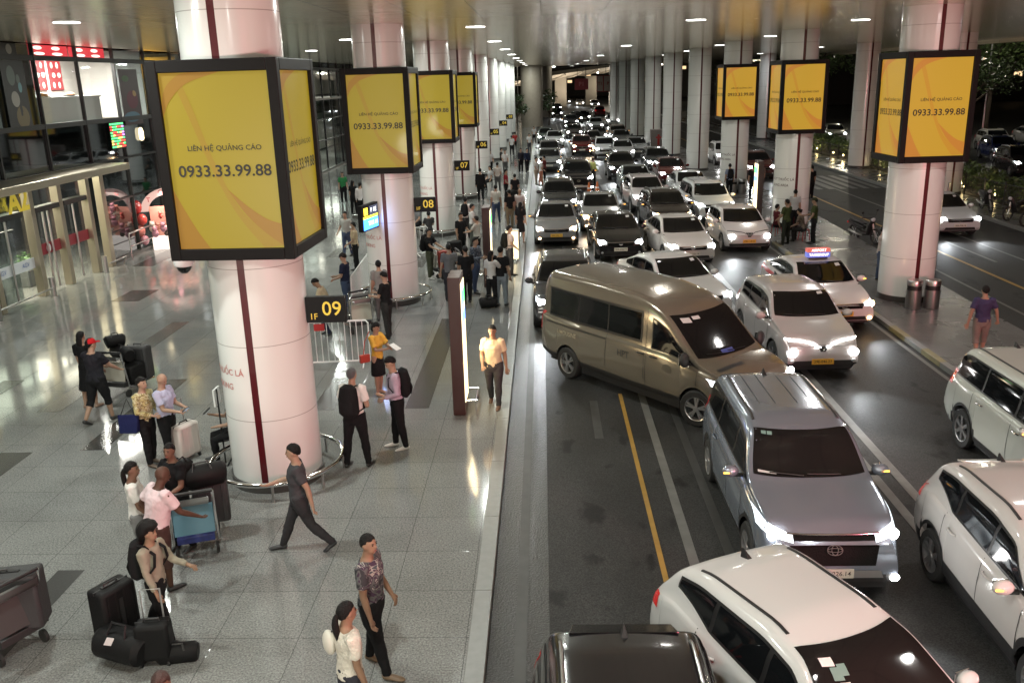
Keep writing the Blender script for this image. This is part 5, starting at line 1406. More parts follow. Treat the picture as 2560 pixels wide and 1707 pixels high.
o, hd, up_, rt = person(at(919, 1028), 285, 'man in a lilac shirt looking down at his hands, black backpack', (.42, .34, .42), BK, h=1.72, hair='short', sleeve=1, arms=((-6, 8, 70, 25), (-2, 8, 76, 25)), legp=((6, 3), (-5, 4)), nod=28, look=14, shoe=(.6, .56, .52), lean=4, bottom='tucked')
pack(up_(UPPER), rt, 'black backpack with a grey tag on the man in lilac', s=1.05)
o, hd, up_, rt = person(at(873, 905), 60, 'woman in a yellow blouse and black skirt holding a white paper', (.62, .36, .06), BK, fat=.9, h=1.56, hair='bun', bottom='skirt', arms=((30, 6, 70, 20), (36, 6, 62, 20)), nod=22, shoe=(.5, .3, .2), sleeve=.5)
q = MB().box((0, 0, 0), (.16, .22, .004)).build('paper_sheet', mat('paper_white', (.7, .7, .68), .7), loc=(hd[0]+hd[1])/2+Vector((.05, -.05, .03)), smooth=False); q.rotation_euler = (rad(25), 0, rad(60)); tag(q, 'white sheet of paper in the hands of the woman in yellow', 'paper')
t = thing('shoulder_bag', 'small red shoulder bag at the hip of the woman in yellow', 'bag', at(873, 905)+Vector((-.24, -.12, .83)))
MB().box((0, 0, 0), (.22, .09, .17), RZ(.6)).build('bag', mat('bag_red', (.42, .05, .03), .45), t, smooth=False, bev=.02)
MB().tube([(-.02, 0, .08), (.02, .03, .36), (.12, .08, .56)], .009, 6).build('strap', MATS['bag_red'], t)
person(at(1137, 930), 352, 'man in a cream polo shirt and grey jeans walking beside the lit kiosk', (.56, .45, .30), (.05, .048, .05), h=1.68, fat=1.1, sk=SKB, arms=((6, 12, 45, 25), (-4, 12, 15, 0)), legp=((-10, 14), (14, 4)), nod=6, shoe=(.10, .05, .03))
# --- round the second column
person(at(893, 776), 250, 'man all in black looking at his phone beside the 08 column', (.02, .018, .018), (.03, .028, .028), h=1.72, hair='short', arms=((18, 8, 80, 25), (20, 8, 70, 20)), nod=24)
person(at(878, 735), 200, 'person in grey half hidden behind the man in black at the 08 column', (.22, .22, .21), (.1, .1, .1), h=1.66, detail=1, arms=((20, 8, 60, 20), (0, 8, 20, 0)))
person(at(800, 720), 262, 'man in a navy T-shirt, jeans and a dark cap at the white barrier', NV, (.02, .03, .06), legm=M_JEAN, h=1.74, hair='short', cap=(.03, .028, .027), nod=22, arms=((15, 8, 60, 20), (10, 8, 60, 20)), fat=1.08)
person(at(762, 768), 275, 'man in a beige shirt with dark trousers bending over behind the 09 plate', (.46, .38, .26), NV, h=1.66, lean=24, nod=24, arms=((50, 6, 40, 15), (40, 6, 50, 15)), legp=((40, 60), (30, 55)), sk=SKB)
person(at(820, 622), 280, 'person in a tan shirt wearing a white face mask', TAN, BK, h=1.70, mask=True, detail=2, arms=((0, 6, 20, 0), (10, 6, 50, 20)))
o, hd, up_, rt = person(at(800, 588), 345, 'man in a pale grey shirt with a bag strap across the chest', (.30, .31, .29), (.03, .04, .07), legm=M_JEAN, h=1.68, arms=((-6, 20, 40, 0), (0, 14, 30, 10)), legp=((8, 4), (-6, 6)), detail=1)
person(at(791, 467), 15, 'attendant in a green vest and black trousers near the far entrance', (.03, .17, .06), BK, h=1.68, detail=1, sleeve=.5, arms=((4, 10, 20, 10), (0, 10, 10, 0)))
person(at(832, 502), 170, 'man in a white shirt seen from behind, left of the 08 column', (.55, .53, .53), BK, h=1.72, detail=1, sleeve=1, arms=((4, 8, 30, 20), (0, 10, 20, 0)))
person(at(815, 492), 160, 'person in black beside the man in the white shirt', BK, BK, h=1.66, detail=1, hair='long')
# --- between the second column and the kiosks
o, hd, up_, rt = person(at(990, 640), 62, 'woman in a black top and olive trousers behind a red luggage trolley', BK, (.07, .075, .05), fat=.9, h=1.66, hair='bun', arms=((40, 6, 30, 8), (40, 6, 30, 8)), shoe=(.6, .6, .58))
pack(up_(UPPER), rt, 'big black backpack on the woman in olive trousers', s=1.15)
person(at(1036, 690), 190, 'man in a grey shirt seen from behind, left of the striped shirt', (.13, .13, .135), (.03, .03, .035), h=1.70, fat=1.1, arms=((0, 16, 30, 10), (0, 12, 20, 0)))
person(at(1074, 697), 200, 'man in a plain black T-shirt behind the nearest kiosk', BK, BK, h=1.70, arms=((10, 10, 40, 10), (0, 10, 20, 0)), legp=((8, 2), (-8, 4)), sk=SKB)
person(at(1095, 672), 60, 'man in a dark striped shirt and blue jeans with arms folded', (0, 0, 0), (0, 0, 0), topm=M_STRIPEY, legm=M_JEAN, h=1.70, sleeve=1, arms=((16, 6, 80, 40), (16, 6, 80, 40)), legp=((4, 2), (-12, 6)), spread=.05)
person(at(1131, 704), 150, 'woman in white top and black trousers hugging the man beside her', (.5, .48, .46), BK, fat=.9, h=1.62, hair='long', arms=((40, 20, 30, 20), (4, 8, 10, 0)))
person(at(1153, 702), 165, 'man in black T-shirt and pale jeans embraced by the woman in white', BK, (0, 0, 0), legm=M_JEANL, h=1.72, arms=((0, 10, 15, 0), (20, 16, 30, 20)), fat=1.08)
o, hd, up_, rt = person(at(1172, 632), 110, 'person in pale pink with a black backpack at the kerb', (.5, .42, .45), (.05, .05, .06), h=1.66, arms=((8, 8, 40, 10), (0, 8, 20, 0)), detail=1)
pack(up_(UPPER), rt, 'black backpack on the person in pale pink', s=1.)
person(at(1062, 596), 40, 'man in black T-shirt standing by a dark trolley', BK, BK, h=1.70, sk=SKB, detail=1, arms=((0, 8, 20, 0), (14, 8, 70, 20)))
o, hd, up_, rt = person(at(1072, 548), 170, 'man in a white shirt wearing a black backpack, far behind the kiosk', W_, (.03, .03, .03), h=1.68, detail=1, arms=((20, 20, 20, 0), (6, 10, 20, 0)))
pack(up_(UPPER), rt, 'black backpack on the man in white by the second kiosk', s=1.)
person(at(1087, 568), 100, 'man in a white T-shirt with headphones and grey trousers', (.52, .52, .50), (.08, .085, .075), h=1.68, detail=1, arms=((10, 8, 50, 20), (10, 8, 50, 20)))
person(at(1141, 512), 175, 'man in a cream shirt and blue jeans walking away', (.50, .48, .44), (0, 0, 0), legm=M_JEAN, h=1.72, detail=1, legp=((14, 4), (-12, 10)))
person(at(1105, 462), 190, 'person in a black jacket seen from behind by the fourth column', BK, BK, h=1.72, detail=1, fat=1.15, sleeve=1)
person(at(1172, 524), 195, 'person in black with khaki trousers near the kerb', BK, (.18, .14, .09), h=1.66, detail=1)
person(at(1197, 558), 170, 'woman in a short black dress at the kerb', BK, BK, fat=.9, h=1.60, hair='long', bottom='skirt', detail=1, shoe=(.3, .2, .15))
person(at(1195, 520), 175, 'bald person in a pale shirt beside the kerb lane', (.55, .52, .5), (.06, .06, .06), h=1.64, detail=1, hair='bald')
person(at(1098, 600), 250, 'person with a cardboard box behind the second kiosk', (.4, .38, .34), BK, h=1.62, detail=1, arms=((40, 8, 40, 20), (40, 8, 40, 20)))
person(at(962, 545), 330, 'person in grey sitting at the foot of the 07 column', (.16, .16, .17), BK, h=1.66, detail=1, legp=((80, 85), (70, 80)), arms=((30, 10, 40, 20), (30, 10, 40, 20)), lean=10)
person(at(988, 560), 200, 'person with dark hair sitting near the 07 column', (.05, .05, .05), (.2, .2, .2), fat=.9, h=1.6, detail=1, legp=((82, 88), (78, 85)), hair='bun', arms=((30, 10, 40, 20), (30, 10, 40, 20)))
far_p = [(1127, 402, (.45, .45, .46), BK, 20, 'far person in a white shirt and black trousers at the 06 column'), (1161, 402, (.5, .49, .48), (.08, .08, .08), 10, 'far man in a white shirt with hands together, by the kerb side'), (1127, 435, (.5, .5, .5), BK, 300, 'far person in white crouching near the 06 column'),
         (1144, 440, (.45, .42, .38), (.09, .09, .09), 170, 'far person in a beige shirt with grey trousers'), (1163, 462, (.25, .02, .03), BK, 80, 'person in a dark red top pushing a black trolley'), (1152, 384, (.03, .03, .03), BK, 90, 'far person sitting in black by the 04 column'),
         (1176, 358, (.5, .5, .5), BK, 170, 'far person in white walking beside the one in red'), (1183, 347, (.3, .03, .03), BK, 190, 'far person in a red shirt'), (1197, 397, (.02, .02, .025), BK, 10, 'far man in a dark suit holding a white paper'), (1211, 398, (.015, .02, .04), BK, 30, 'far man in a dark suit with a black bag'),
         (1216, 352, (.5, .5, .5), (.05, .05, .06), 20, 'far person in a white shirt near the green taxi lamp'), (1232, 425, (.5, .48, .45), (.25, .2, .15), 60, 'person in a cream top at the door of the grey saloon'), (1243, 428, (.5, .5, .5), (.3, .12, .08), 100, 'person in white and salmon at the door of the grey saloon'), (1251, 420, (.12, .03, .03), BK, 250, 'person in dark red leaning to the grey saloon'), (1227, 330, (.5, .5, .5), BK, 0, 'far tiny person in white by the trees'),
         (1362, 428, (.55, .6, .2), (.03, .03, .03), 120, 'person in a yellow striped jacket beside the black people carrier'), (1184, 476, (.02, .02, .02), (.03, .03, .03), 170, 'person in black on the pavement behind the person with khaki trousers')]
for vx, vy, tc_, lc_, fc, lb in far_p:
    sitp = 'sitting' in lb or 'crouching' in lb
    person(at(vx, vy), fc, lb, tc_, lc_, h=1.66, detail=0, sleeve=1 if 'suit' in lb or 'jacket' in lb else .45, legp=((80, 88), (75, 85)) if sitp else ((6, 3), (-5, 4)), arms=((10, 8, 40, 20), (4, 8, 20, 0)), group='people far along the pavement')
# --- left foreground families
o, hd, up_, rt = person(at(237, 968), 165, 'man in navy T-shirt, dark shorts and a red cap pushing a loaded trolley', (.014, .016, .026), (.012, .013, .02), h=1.72, fat=1.12, cap=(.45, .015, .02), hair='short', bottom='shorts', arms=((38, 8, 18, 6), (34, 6, 20, 6)), legp=((14, 6), (-14, 20)), sk=SKA, look=-20)
person(at(212, 935), 165, 'woman with long dark hair in a black dress behind the red cap', BK, BK, fat=.9, h=1.62, hair='long', bottom='dress', detail=2, arms=((20, 8, 20, 0), (10, 8, 10, 0)), shoe=(.3, .2, .15))
o, hd, up_, rt = person(at(352, 1066), 70, 'woman in a yellow floral blouse and black leggings', topm=M_FLORAL, legs=BK, fat=.9, h=1.60, hair='bun', sleeve=1, arms=((8, 10, 70, 30), (6, 12, 40, 10)), shoe=(.1, .07, .05), legp=((4, 2), (-4, 4)))
t = thing('shoulder_bag', 'navy blue tote bag on the shoulder of the woman in floral yellow', 'bag', at(352, 1066)+Vector((-.22, -.16, .86)))
MB().add([(-.17, 0, -.17), (.17, 0, -.17), (.19, 0, .14), (-.19, 0, .14), (-.15, -.11, -.17), (.15, -.11, -.17), (.17, -.03, .14), (-.17, -.03, .14)], [(0, 1, 2, 3), (4, 7, 6, 5), (0, 4, 5, 1), (1, 5, 6, 2), (3, 2, 6, 7), (0, 3, 7, 4)]).build('bag', cloth((.012, .016, .06)), t, smooth=False, bev=.015)
MB().tube([(-.12, -.02, .14), (-.02, .06, .40), (.12, -.02, .14)], .009, 6).build('strap', M_BLACK, t)
o, hd, up_, rt = person(at(397, 1062), 80, 'bald man in a lilac polo shirt looking at his phone', (.42, .42, .56), BK, h=1.64, fat=1.12, hair='bald', arms=((22, 6, 60, 10), (18, 6, 66, 25)), nod=30)
phone(hd[0]+Vector((.06, 0, .05)), rad(60), 'mobile phone in the hand of the bald man in lilac')
p = head_at(390, 1026, 1.62); person(p, 335, 'dark skinned young man in a black T-shirt facing us behind the trolley', BK, BK, h=1.62, sk=SKM, hair='crop', look=18, arms=((20, 10, 40, 20), (20, 10, 50, 20)), fat=1.06)
p = head_at(298, 1070, 1.60); person(p, 110, 'woman in white with a black ponytail, left of the bald man', W_, (.2, .2, .2), fat=.9, h=1.60, sk=SKM, hair='tail', look=-20, arms=((14, 10, 30, 10), (14, 10, 30, 10)))
p = head_at(338, 1088, 1.70); o, hd, up_, rt = person(p, 140, 'bald dark skinned man in a pale pink T-shirt leaning on a trolley', (.66, .52, .54), (.07, .04, .035), h=1.70, fat=1.25, sk=SKD, hair='bald', lean=14, nod=8, look=-25, arms=((40, 14, 30, 10), (-10, 34, 60, 30)), bottom='shorts')
p = head_at(338, 1214, 1.50); o, hd, up_, rt = person(p, 78, 'woman with thick curly hair in a beige top, black trousers, holding a case handle', (.27, .24, .185), BK, fat=.86, h=1.52, sk=SKB, hair='curly', sleeve=1, arms=((8, 6, 18, 0), (26, 10, 52, 10)), legp=((16, 6), (-14, 16)))
pack(up_(UPPER), rt, 'black backpack worn by the woman with curly hair', s=1.)
CURLY = (p, hd)
p = head_at(368, 1556, 1.62); person(p, 20, 'person at the bottom edge of whom only the top of the head shows', (.2, .1, .08), BK, h=1.62, sk=SKM, hair='short', hairm=HAIRB)
# --- seated by the nearest column
p = at(527, 1072); o, hd, up_, rt = person(p+Vector((.05, .35, 0)), 290, 'person in black sitting behind the nearest column with a white phone', BK, BK, h=1.62, legp=((84, 86), (80, 84)), arms=((30, 8, 80, 20), (20, 8, 60, 20)), hair='short', detail=1)
phone(hd[0]+Vector((0, 0, .06)), rad(110), 'white phone held by the person sitting behind the nearest column')
# --- island on the right
MIL = (.045, .055, .022)
person(at(1803, 562), 215, 'officer in green shirt seen from behind, left of the seated group', MIL, (.02, .022, .016), h=1.70, sk=SKB, arms=((20, 12, 60, 20), (10, 12, 50, 20)), legp=((2, 2), (-2, 2)), spread=.1, detail=2, group='people on the island')
person(at(1866, 560), 250, 'officer in green shirt and peaked cap, right of the seated group', MIL, (.015, .016, .013), h=1.72, sk=SKB, cap=(.03, .035, .018), arms=((16, 8, 60, 20), (8, 8, 30, 0)), detail=2, group='people on the island')
person(at(1843, 556), 230, 'woman in a brown patterned top sitting on a red plastic stool', topm=fabric_pattern('brown_top', [(.08, .06, .045), (.16, .12, .09)], 12, [.4, .6]), legs=(.03, .03, .03), fat=.9, h=1.58, legp=((84, 88), (80, 86)), lean=16, hair='bun', arms=((30, 8, 50, 20), (30, 8, 50, 20)), group='people on the island')
person(at(1822, 530), 170, 'person in white standing between the two officers', (.4, .4, .4), BK, h=1.66, detail=1, group='people on the island')
person(at(1781, 545), 100, 'person in dark red sitting at the edge of the island', (.10, .02, .025), BK, h=1.6, detail=1, legp=((84, 88), (80, 86)), group='people on the island')
o, hd, up_, rt = person(at(1674, 452), 185, 'person in pale blue at the foot of the third island column', (.22, .25, .33), BK, h=1.70, detail=1, group='people on the island'); pack(up_(UPPER), rt, 'black backpack on the person in pale blue', s=1.)
person(at(1727, 455), 175, 'person in black right of the third island column', BK, BK, h=1.70, detail=1, group='people on the island')
person(at(1747, 450), 210, 'person in a brown shirt at the far edge of the island', (.2, .14, .11), (.1, .09, .08), h=1.68, detail=1, group='people on the island')
person(at(2018, 645), 70, 'man in a striped shirt and blue jeans leaning on the column by the bins', topm=fabric_pattern('pale_stripes', [(.4, .3, .28), (.5, .45, .42)], 20, [.4, .6]), legm=M_JEAN, h=1.68, arms=((150, 10, 60, 30), (40, 8, 90, 30)), detail=1, group='people on the island')
person(at(2245, 820), 172, 'man in a purple T-shirt and beige shorts walking away on the island', (.05, .045, .10), (.20, .17, .15), h=1.64, fat=1.04, hair='short', bottom='shorts', arms=((8, 26, 10, 0), (-12, 20, 8, 0)), legp=((10, 4), (-8, 16)), shoe=(.45, .42, .4), group='people on the island')
person(at(1861, 458), 200, 'person in dark clothes on the road side of the second island column', BK, BK, h=1.68, detail=1, group='people on the island')
# ================================================================== LUGGAGE, KIOSKS, BARRIERS, BINS, MOTORBIKES
M_CASEK = mat('case_black', (.007, .007, .0075), .55, bump=.3, bscale=150, spec=.18); M_CASEG = mat('case_grey', (.032, .032, .034), .6, bump=.4, bscale=160, var=.25)
M_CASEC = mat('case_cream', (.56, .50, .46), .4)
M_BLUEPANEL = mat('trolley_blue', (.10, .22, .29), .45); M_NAVYPANEL = mat('trolley_navy', (.02, .03, .14), .5, var=.8, vscale=14)
def suitcase(label, loc, rz=0, d=(.46, .28, .68), m=None, handle=0, tilt=0, ribs=True, straps=False, wheels=True):
    t = thing('suitcase', label, 'suitcase', loc, rz); w, dp, h = d; z0 = .07 if wheels else 0
    if tilt: t.rotation_euler = (rad(tilt), 0, rz)
    m = m or M_CASEK
    MB().box((0, 0, z0+h/2), d).build('shell', m, t, bev=.045)
    if ribs:
        rb = MB()
        for x in (-.3, -.1, .1, .3): rb.box((x*w*1.1, 0, z0+h/2), (.018, dp+.012, h*.84))
        rb.build('rib', m, t, smooth=False, bev=.005)
    MB().box((0, 0, z0+h/2), (w*.985, .012, h*1.004)).build('zip_line', M_BLACK, t, smooth=False)
    MB().tube([(-.09, 0, z0+h), (-.08, 0, z0+h+.035), (.08, 0, z0+h+.035), (.09, 0, z0+h)], .012, 8).build('carry_handle', M_BLACK, t)
    if handle:
        MB().tube([(-.11, dp*.35, z0+h-.02), (-.11, dp*.35, z0+h+handle), (.11, dp*.35, z0+h+handle), (.11, dp*.35, z0+h-.02)], .011, 8).build('pull_handle', M_ALLOY, t)
    if straps:
        MB().box((0, -dp/2-.004, z0+h*.55), (.05, .012, h*.5)).box((-.0, 0, z0+h*.98), (w*.5, .05, .05)).build('strap', M_BLACK, t, smooth=False)
    if wheels:
        for x in (-1, 1):
            for y in (-1, 1): MB().cyl((x*w*.4-.012, y*dp*.36, .035), (x*w*.4+.012, y*dp*.36, .035), .035, n=12).build('wheel', M_RUBBER, t)
    return t
def trolley(label, loc, rz, panel):
    """airport luggage trolley: handle towards local -Y"""
    t = thing('luggage_trolley', label, 'trolley', loc, rz)
    f = MB()
    for s_ in (-1, 1):
        f.tube([(s_*.29, .55, .16), (s_*.30, -.30, .20), (s_*.29, -.36, .62), (s_*.29, -.42, 1.0)], .019, 8)
        f.tube([(s_*.29, .50, .16), (s_*.24, .52, .5)], .012, 6)
    f.tube([(-.29, .55, .16), (.29, .55, .16)], .019).tube([(-.24, .52, .5), (.24, .52, .5)], .012)
    for q in range(5): f.tube([(-.22+q*.11, .55, .16), (-.22+q*.11, -.30, .20)], .009, 6)
    f.build('frame', M_CHROME, t)
    MB().tube([(-.29, -.42, 1.0), (.29, -.42, 1.0)], .026, 10).build('push_bar', M_BLACK, t)
    MB().box((0, -.345, .56), (.54, .02, .42), RX(rad(-9))).build('advert_panel', panel, t, smooth=False, bev=.008)
    MB().box((0, -.30, .27), (.50, .16, .10)).build('lower_panel', M_NAVYPANEL if panel is M_BLUEPANEL else M_TRIM, t, smooth=False, bev=.01)
    MB().box((0, -.42, .86), (.46, .16, .03)).add([(-.23, -.5, .85), (.23, -.5, .85), (.23, -.5, .94), (-.23, -.5, .94)], [(0, 1, 2, 3)]).build('basket', M_STEEL, t, smooth=False)
    for x, y in ((-.27, -.32), (.27, -.32), (0, .50)): MB().cyl((x-.02, y, .08), (x+.02, y, .08), .08, n=16).build('wheel', M_RUBBER, t)
    return t
def duffel(label, loc, rz, d, m, name='travel_bag'):
    t = thing(name, label, 'bag', loc, rz); w, dp, h = d
    MB().tube([(-w/2, 0, h*.48), (-w*.42, 0, h*.5), (w*.42, 0, h*.5), (w/2, 0, h*.48)], [(h*.38, dp*.38), (h*.5, dp*.5), (h*.5, dp*.5), (h*.38, dp*.38)], 18).build('bag', m, t)
    MB().tube([(-w*.2, -dp*.3, h*.85), (-w*.15, -dp*.1, h*1.15), (w*.15, -dp*.1, h*1.15), (w*.2, -dp*.3, h*.85)], .014, 6).build('handle', M_BLACK, t)
    return t
# trolley with blue panel, pushed by the man in pink
p = at(428, 1278); trolley('luggage trolley with a pale blue panel and navy spotted lower edge', p+Vector((.05, .35, 0)), rad(20), M_BLUEPANEL)
b = p+Vector((.05, .35, 0))
suitcase('upright dark grey suitcase at the far end of the blue panel trolley', b+Vector((.12, .34, .20)), rad(20), (.50, .26, .66), M_CASEG, wheels=False)
duffel('black holdall on top of the blue panel trolley', b+Vector((.08, .22, .80)), rad(30), (.66, .34, .34), M_CASEK)
duffel('black bag with a pale tag, left end of the load on the blue panel trolley', b+Vector((-.16, .10, 1.0)), rad(75), (.36, .22, .26), M_CASEK)
# trolley with beige panel, pushed by the red cap
p = at(285, 905); trolley('luggage trolley with a beige panel in front of the red cap', p+Vector((.0, .2, 0)), rad(-12), mat('trolley_beige', (.40, .38, .32), .5))
b = p+Vector((0, .2, 0))
suitcase('black suitcase standing at the front of the beige panel trolley', b+Vector((.16, .40, .18)), rad(-12), (.52, .28, .74), M_CASEG, wheels=False)
suitcase('black case lying flat on the beige panel trolley', b+Vector((.05, .05, .20)), rad(-12), (.54, .5, .42), M_CASEK, wheels=False, ribs=False)
duffel('black bundle with a folded pushchair look on top of the beige panel trolley', b+Vector((-.10, .20, .66)), rad(-40), (.70, .34, .30), M_CASEK)
duffel('small black rucksack uppermost on the beige panel trolley', b+Vector((-.26, .28, .92)), rad(40), (.40, .28, .28), M_CASEK)
# cream suitcase
suitcase('cream ribbed cabin suitcase beside the bald man in lilac', at(432, 1052), rad(65), (.46, .27, .60), M_CASEC, handle=.42)
# curly woman: big trolley of black cases behind her, small case in front
p, hd = CURLY
suitcase('small black wheeled suitcase with long silver handle held by the curly haired woman', Vector((hd[0].x-.02, hd[0].y-.22, 0)), rad(8), (.38, .24, .46), M_CASEK, handle=.36, ribs=False)
suitcase('tall black suitcase with a white edge line behind the curly haired woman', p+Vector((-.52, -.05, 0)), rad(62), (.46, .30, .70), M_CASEK, ribs=True, straps=True)
duffel('bulky black travel bag leaning between the tall black suitcase and the curly haired woman', p+Vector((-.26, -.42, 0)), rad(-20), (.66, .38, .44), M_CASEK)
duffel('flat black bag on the floor right of the curly haired woman', p+Vector((.34, -.42, 0)), rad(10), (.46, .25, .20), M_CASEK)
mb = MB().box((0, 0, 0), (.08, .005, .10), RZ(.3)); o = mb.build('luggage_tag', M_WHITE, loc=p+Vector((-.30, -.66, .42)), smooth=False); o.rotation_euler = (0, .5, .2); tag(o, 'white paper luggage tag on the bulky black travel bag', 'tag')
# big grey case on a trolley at the left edge
q = at(10, 1500); t = trolley('luggage trolley under the big grey case at the left edge', q+Vector((-.05, .15, 0)), rad(62), mat('trolley_dark', (.05, .05, .05), .5))
suitcase('big charcoal case with a black strap at the left edge of the picture', q+Vector((.02, .18, .26)), rad(12), (.86, .36, .70), M_CASEG, wheels=False, ribs=False, straps=True)
o = MB().poly([(0, 0, .06), (-.03, 0, .0), (-.07, 0, -.05), (0, 0, -.02), (.05, 0, -.07), (.03, 0, 0), (.08, 0, .05)]).build('ribbon_tag', mat('ribbon_pink', (.7, .42, .42), .6), loc=q+Vector((-.30, -.09, .62)), smooth=False); tag(o, 'pale pink ribbon tied to the big charcoal case', 'ribbon')
# luggage in the middle distance
suitcase('red suitcase on the trolley of the woman in olive trousers', at(1004, 636)+Vector((.25, .2, .2)), .3, (.46, .28, .66), mat('case_red', (.25, .03, .02), .45), wheels=False)
trolley('luggage trolley pushed by the woman in olive trousers', at(1004, 636)+Vector((.22, .15, 0)), rad(-60), MATS['trolley_beige'])
duffel('black holdall beside the red suitcase', at(1010, 642)+Vector((.35, -.25, 0)), .4, (.6, .36, .5), M_CASEK)
trolley('empty chrome luggage trolley in front of the striped shirt', at(1082, 640), rad(-70), MATS['trolley_beige'])
suitcase('tall black suitcase behind the man in black by the dark trolley', at(1046, 610), .3, (.5, .32, .8), M_CASEK)
duffel('black bag on the floor at the feet of the hugging couple', at(1122, 708), .2, (.5, .32, .34), M_CASEK)
suitcase('grey suitcase at the foot of the 06 column', at(1083, 452), 0, (.5, .3, .75), M_CASEG); suitcase('dark suitcase next to the grey one at the 06 column', at(1073, 455), .3, (.5, .3, .62), M_CASEK)
suitcase('large black case pushed by the person in dark red', at(1178, 478), 0, (.7, .5, .8), M_CASEK)
trolley('chrome luggage trolley beside the white barrier, behind the 09 plate', at(824, 758), rad(30), MATS['trolley_beige'])
trolley('second chrome luggage trolley by the white barrier, nearer the navy man', at(812, 745), rad(40), MATS['trolley_beige'])
# white crowd barriers
def barrier(label, p0, p1, sign=False):
    p0, p1 = Vector((p0[0], p0[1], 0)), Vector((p1[0], p1[1], 0)); d = p1-p0; L_ = d.length
    t = thing('crowd_barrier', label, 'barrier', p0, math.atan2(d.y, d.x), 'white crowd barriers')
    f = MB().tube([(0, 0, .12), (0, 0, 1.02), (.05, 0, 1.08), (L_-.05, 0, 1.08), (L_, 0, 1.02), (L_, 0, .12), (.0, 0, .12)], .021, 8)
    n = max(3, int(L_/.13))
    for i in range(1, n): f.tube([(L_*i/n, 0, .12), (L_*i/n, 0, 1.08)], .009, 6)
    for x in (.15, L_-.15): f.tube([(x, -.28, .02), (x, -.05, .10), (x, .05, .10), (x, .28, .02)], .016, 6)
    f.build('bars', M_WHITE, t)
    if sign: MB().box((.52, -.03, .96), (.24, .012, .16)).build('red_notice', mat('notice_red', (.4, .02, .02), .5), t, smooth=False)
barrier('white crowd barrier with a red notice beside the nearest column', G(690, 845), G(852, 838), True)
barrier('white crowd barrier running back from the 08 column', G(812, 722), G(852, 655))
barrier('white crowd barrier behind the woman with the red trolley', G(950, 590), G(985, 585))
# lit kiosks at the kerb
def kiosk(label, loc, rz, h=2.75):
    t = thing('advert_totem', label, 'kiosk', loc, rz, 'lit totems along the kerb')
    MB().box((0, -.18, h/2), (.24, .36, h)).box((0, .19, h/2), (.24, .34, h)).build('case', mat('totem_maroon', (.045, .016, .014), .35, coat=.3), t, smooth=False, bev=.012)
    MB().box((-.124, 0, h/2), (.01, .035, h)).box((0, -.002, h/2), (.246, .02, h*.999)).build('centre_strip', mat('totem_strip', (.25, .2, .19), .4), t, smooth=False)
    mb = MB().m(0).box((.126, 0, h*.52), (.012, .62, h*.86)).m(1).box((.134, 0, h*.84), (.006, .56, h*.10)).m(2).box((.134, 0, h*.70), (.006, .56, h*.08))
    mb.build('lit_face', [emis('totem_warm', (1, .80, .48), 2.6), emis('totem_green', (.15, 1, .3), 2.5), emis('totem_blue', (.2, .4, 1), 2.5)], t, smooth=False)
    MB().tube([(.16, -.36, .30), (.34, -.36, .30), (.34, .36, .30), (.16, .36, .30)], .022, 8).tube([(.34, -.36, .30), (.34, -.36, 0)], .018).tube([(.34, .36, .30), (.34, .36, 0)], .018).tube([(-.1, -.2, .45), (-.1, -.2, .45)], .01).build('bump_bar', M_CHROME, t)
    lamp('totem_lamp', 'AREA', (.16, 0, h*.5), 45, (1, .78, .45), 1.0, parent=t, direc=(1, 0, -.2))
kiosk('nearest maroon totem with its lit side facing the road', (-1.72, 16.55, 0), 0)
kiosk('second maroon totem farther along the kerb', (-1.80, 27.6, 0), 0, 2.5)
kiosk('lit totem beside the second island column', (9.35, 39.2, 0), PI, 2.6)
t = thing('floor_lightbox', 'low cream lightbox glowing behind the second totem', 'lightbox', (-1.15, 31.3, 0))
MB().box((0, 0, .6), (.5, .12, 1.1)).build('case', M_STEEL, t, smooth=False, bev=.01); MB().box((0, -.063, .6), (.44, .01, 1.0)).build('lit_face', emis('lightbox_cream', (1, .82, .5), 2.2), t, smooth=False)
# steel bins
def bin_(label, loc):
    t = thing('litter_bin', label, 'bin', loc, 0, 'steel litter bins')
    MB().lathe([(.0001, 0), (.19, 0), (.20, .03), (.20, .52)], n=28).build('drum', M_STEEL, t)
    MB().lathe([(.185, .52), (.185, .64)], n=28).build('opening', M_BLACK, t)
    MB().lathe([(.20, .64), (.205, .76), (.19, .79), (.0001, .79)], n=28).build('lid', M_STEEL, t)
bin_('steel litter bin, left of the pair at the nearest island column', (9.98, 23.72, 0)); bin_('steel litter bin, right of the pair at the nearest island column', (10.46, 23.70, 0))
bin_('steel litter bin left of a pair at the third island column', (10.2, 48.4, 0)); bin_('steel litter bin right of a pair at the third island column', (10.65, 48.4, 0))
# red stools and table group
def stool(label, loc):
    t = thing('plastic_stool', label, 'stool', loc, .3, 'red plastic stools'); m = mat('stool_red', (.40, .03, .04), .4)
    MB().box((0, 0, .42), (.28, .28, .03)).build('seat', m, t, smooth=False, bev=.01)
    for x in (-1, 1):
        for y in (-1, 1): MB().cyl((x*.12, y*.12, .41), (x*.16, y*.16, 0), .018, n=8).build('leg', m, t)
stool('red plastic stool under the woman in the brown top', at(1846, 552)); stool('red plastic stool at the edge of the island beside the white hatchback', at(1783, 540))
# red hydrant cabinet
t = thing('hydrant_cabinet', 'grey cabinet with a red hydrant mark between two bare columns', 'cabinet', (9.8, 77.5, 0))
MB().box((0, 0, .9), (1.3, .8, 1.8)).build('case', mat('cabinet_grey', (.2, .17, .16), .5), t, smooth=False, bev=.02); MB().box((0, -.41, .95), (.18, .02, .9)).box((0, -.411, 1.15), (.45, .02, .14)).build('red_mark', mat('mark_red', (.4, .03, .03), .5), t, smooth=False)
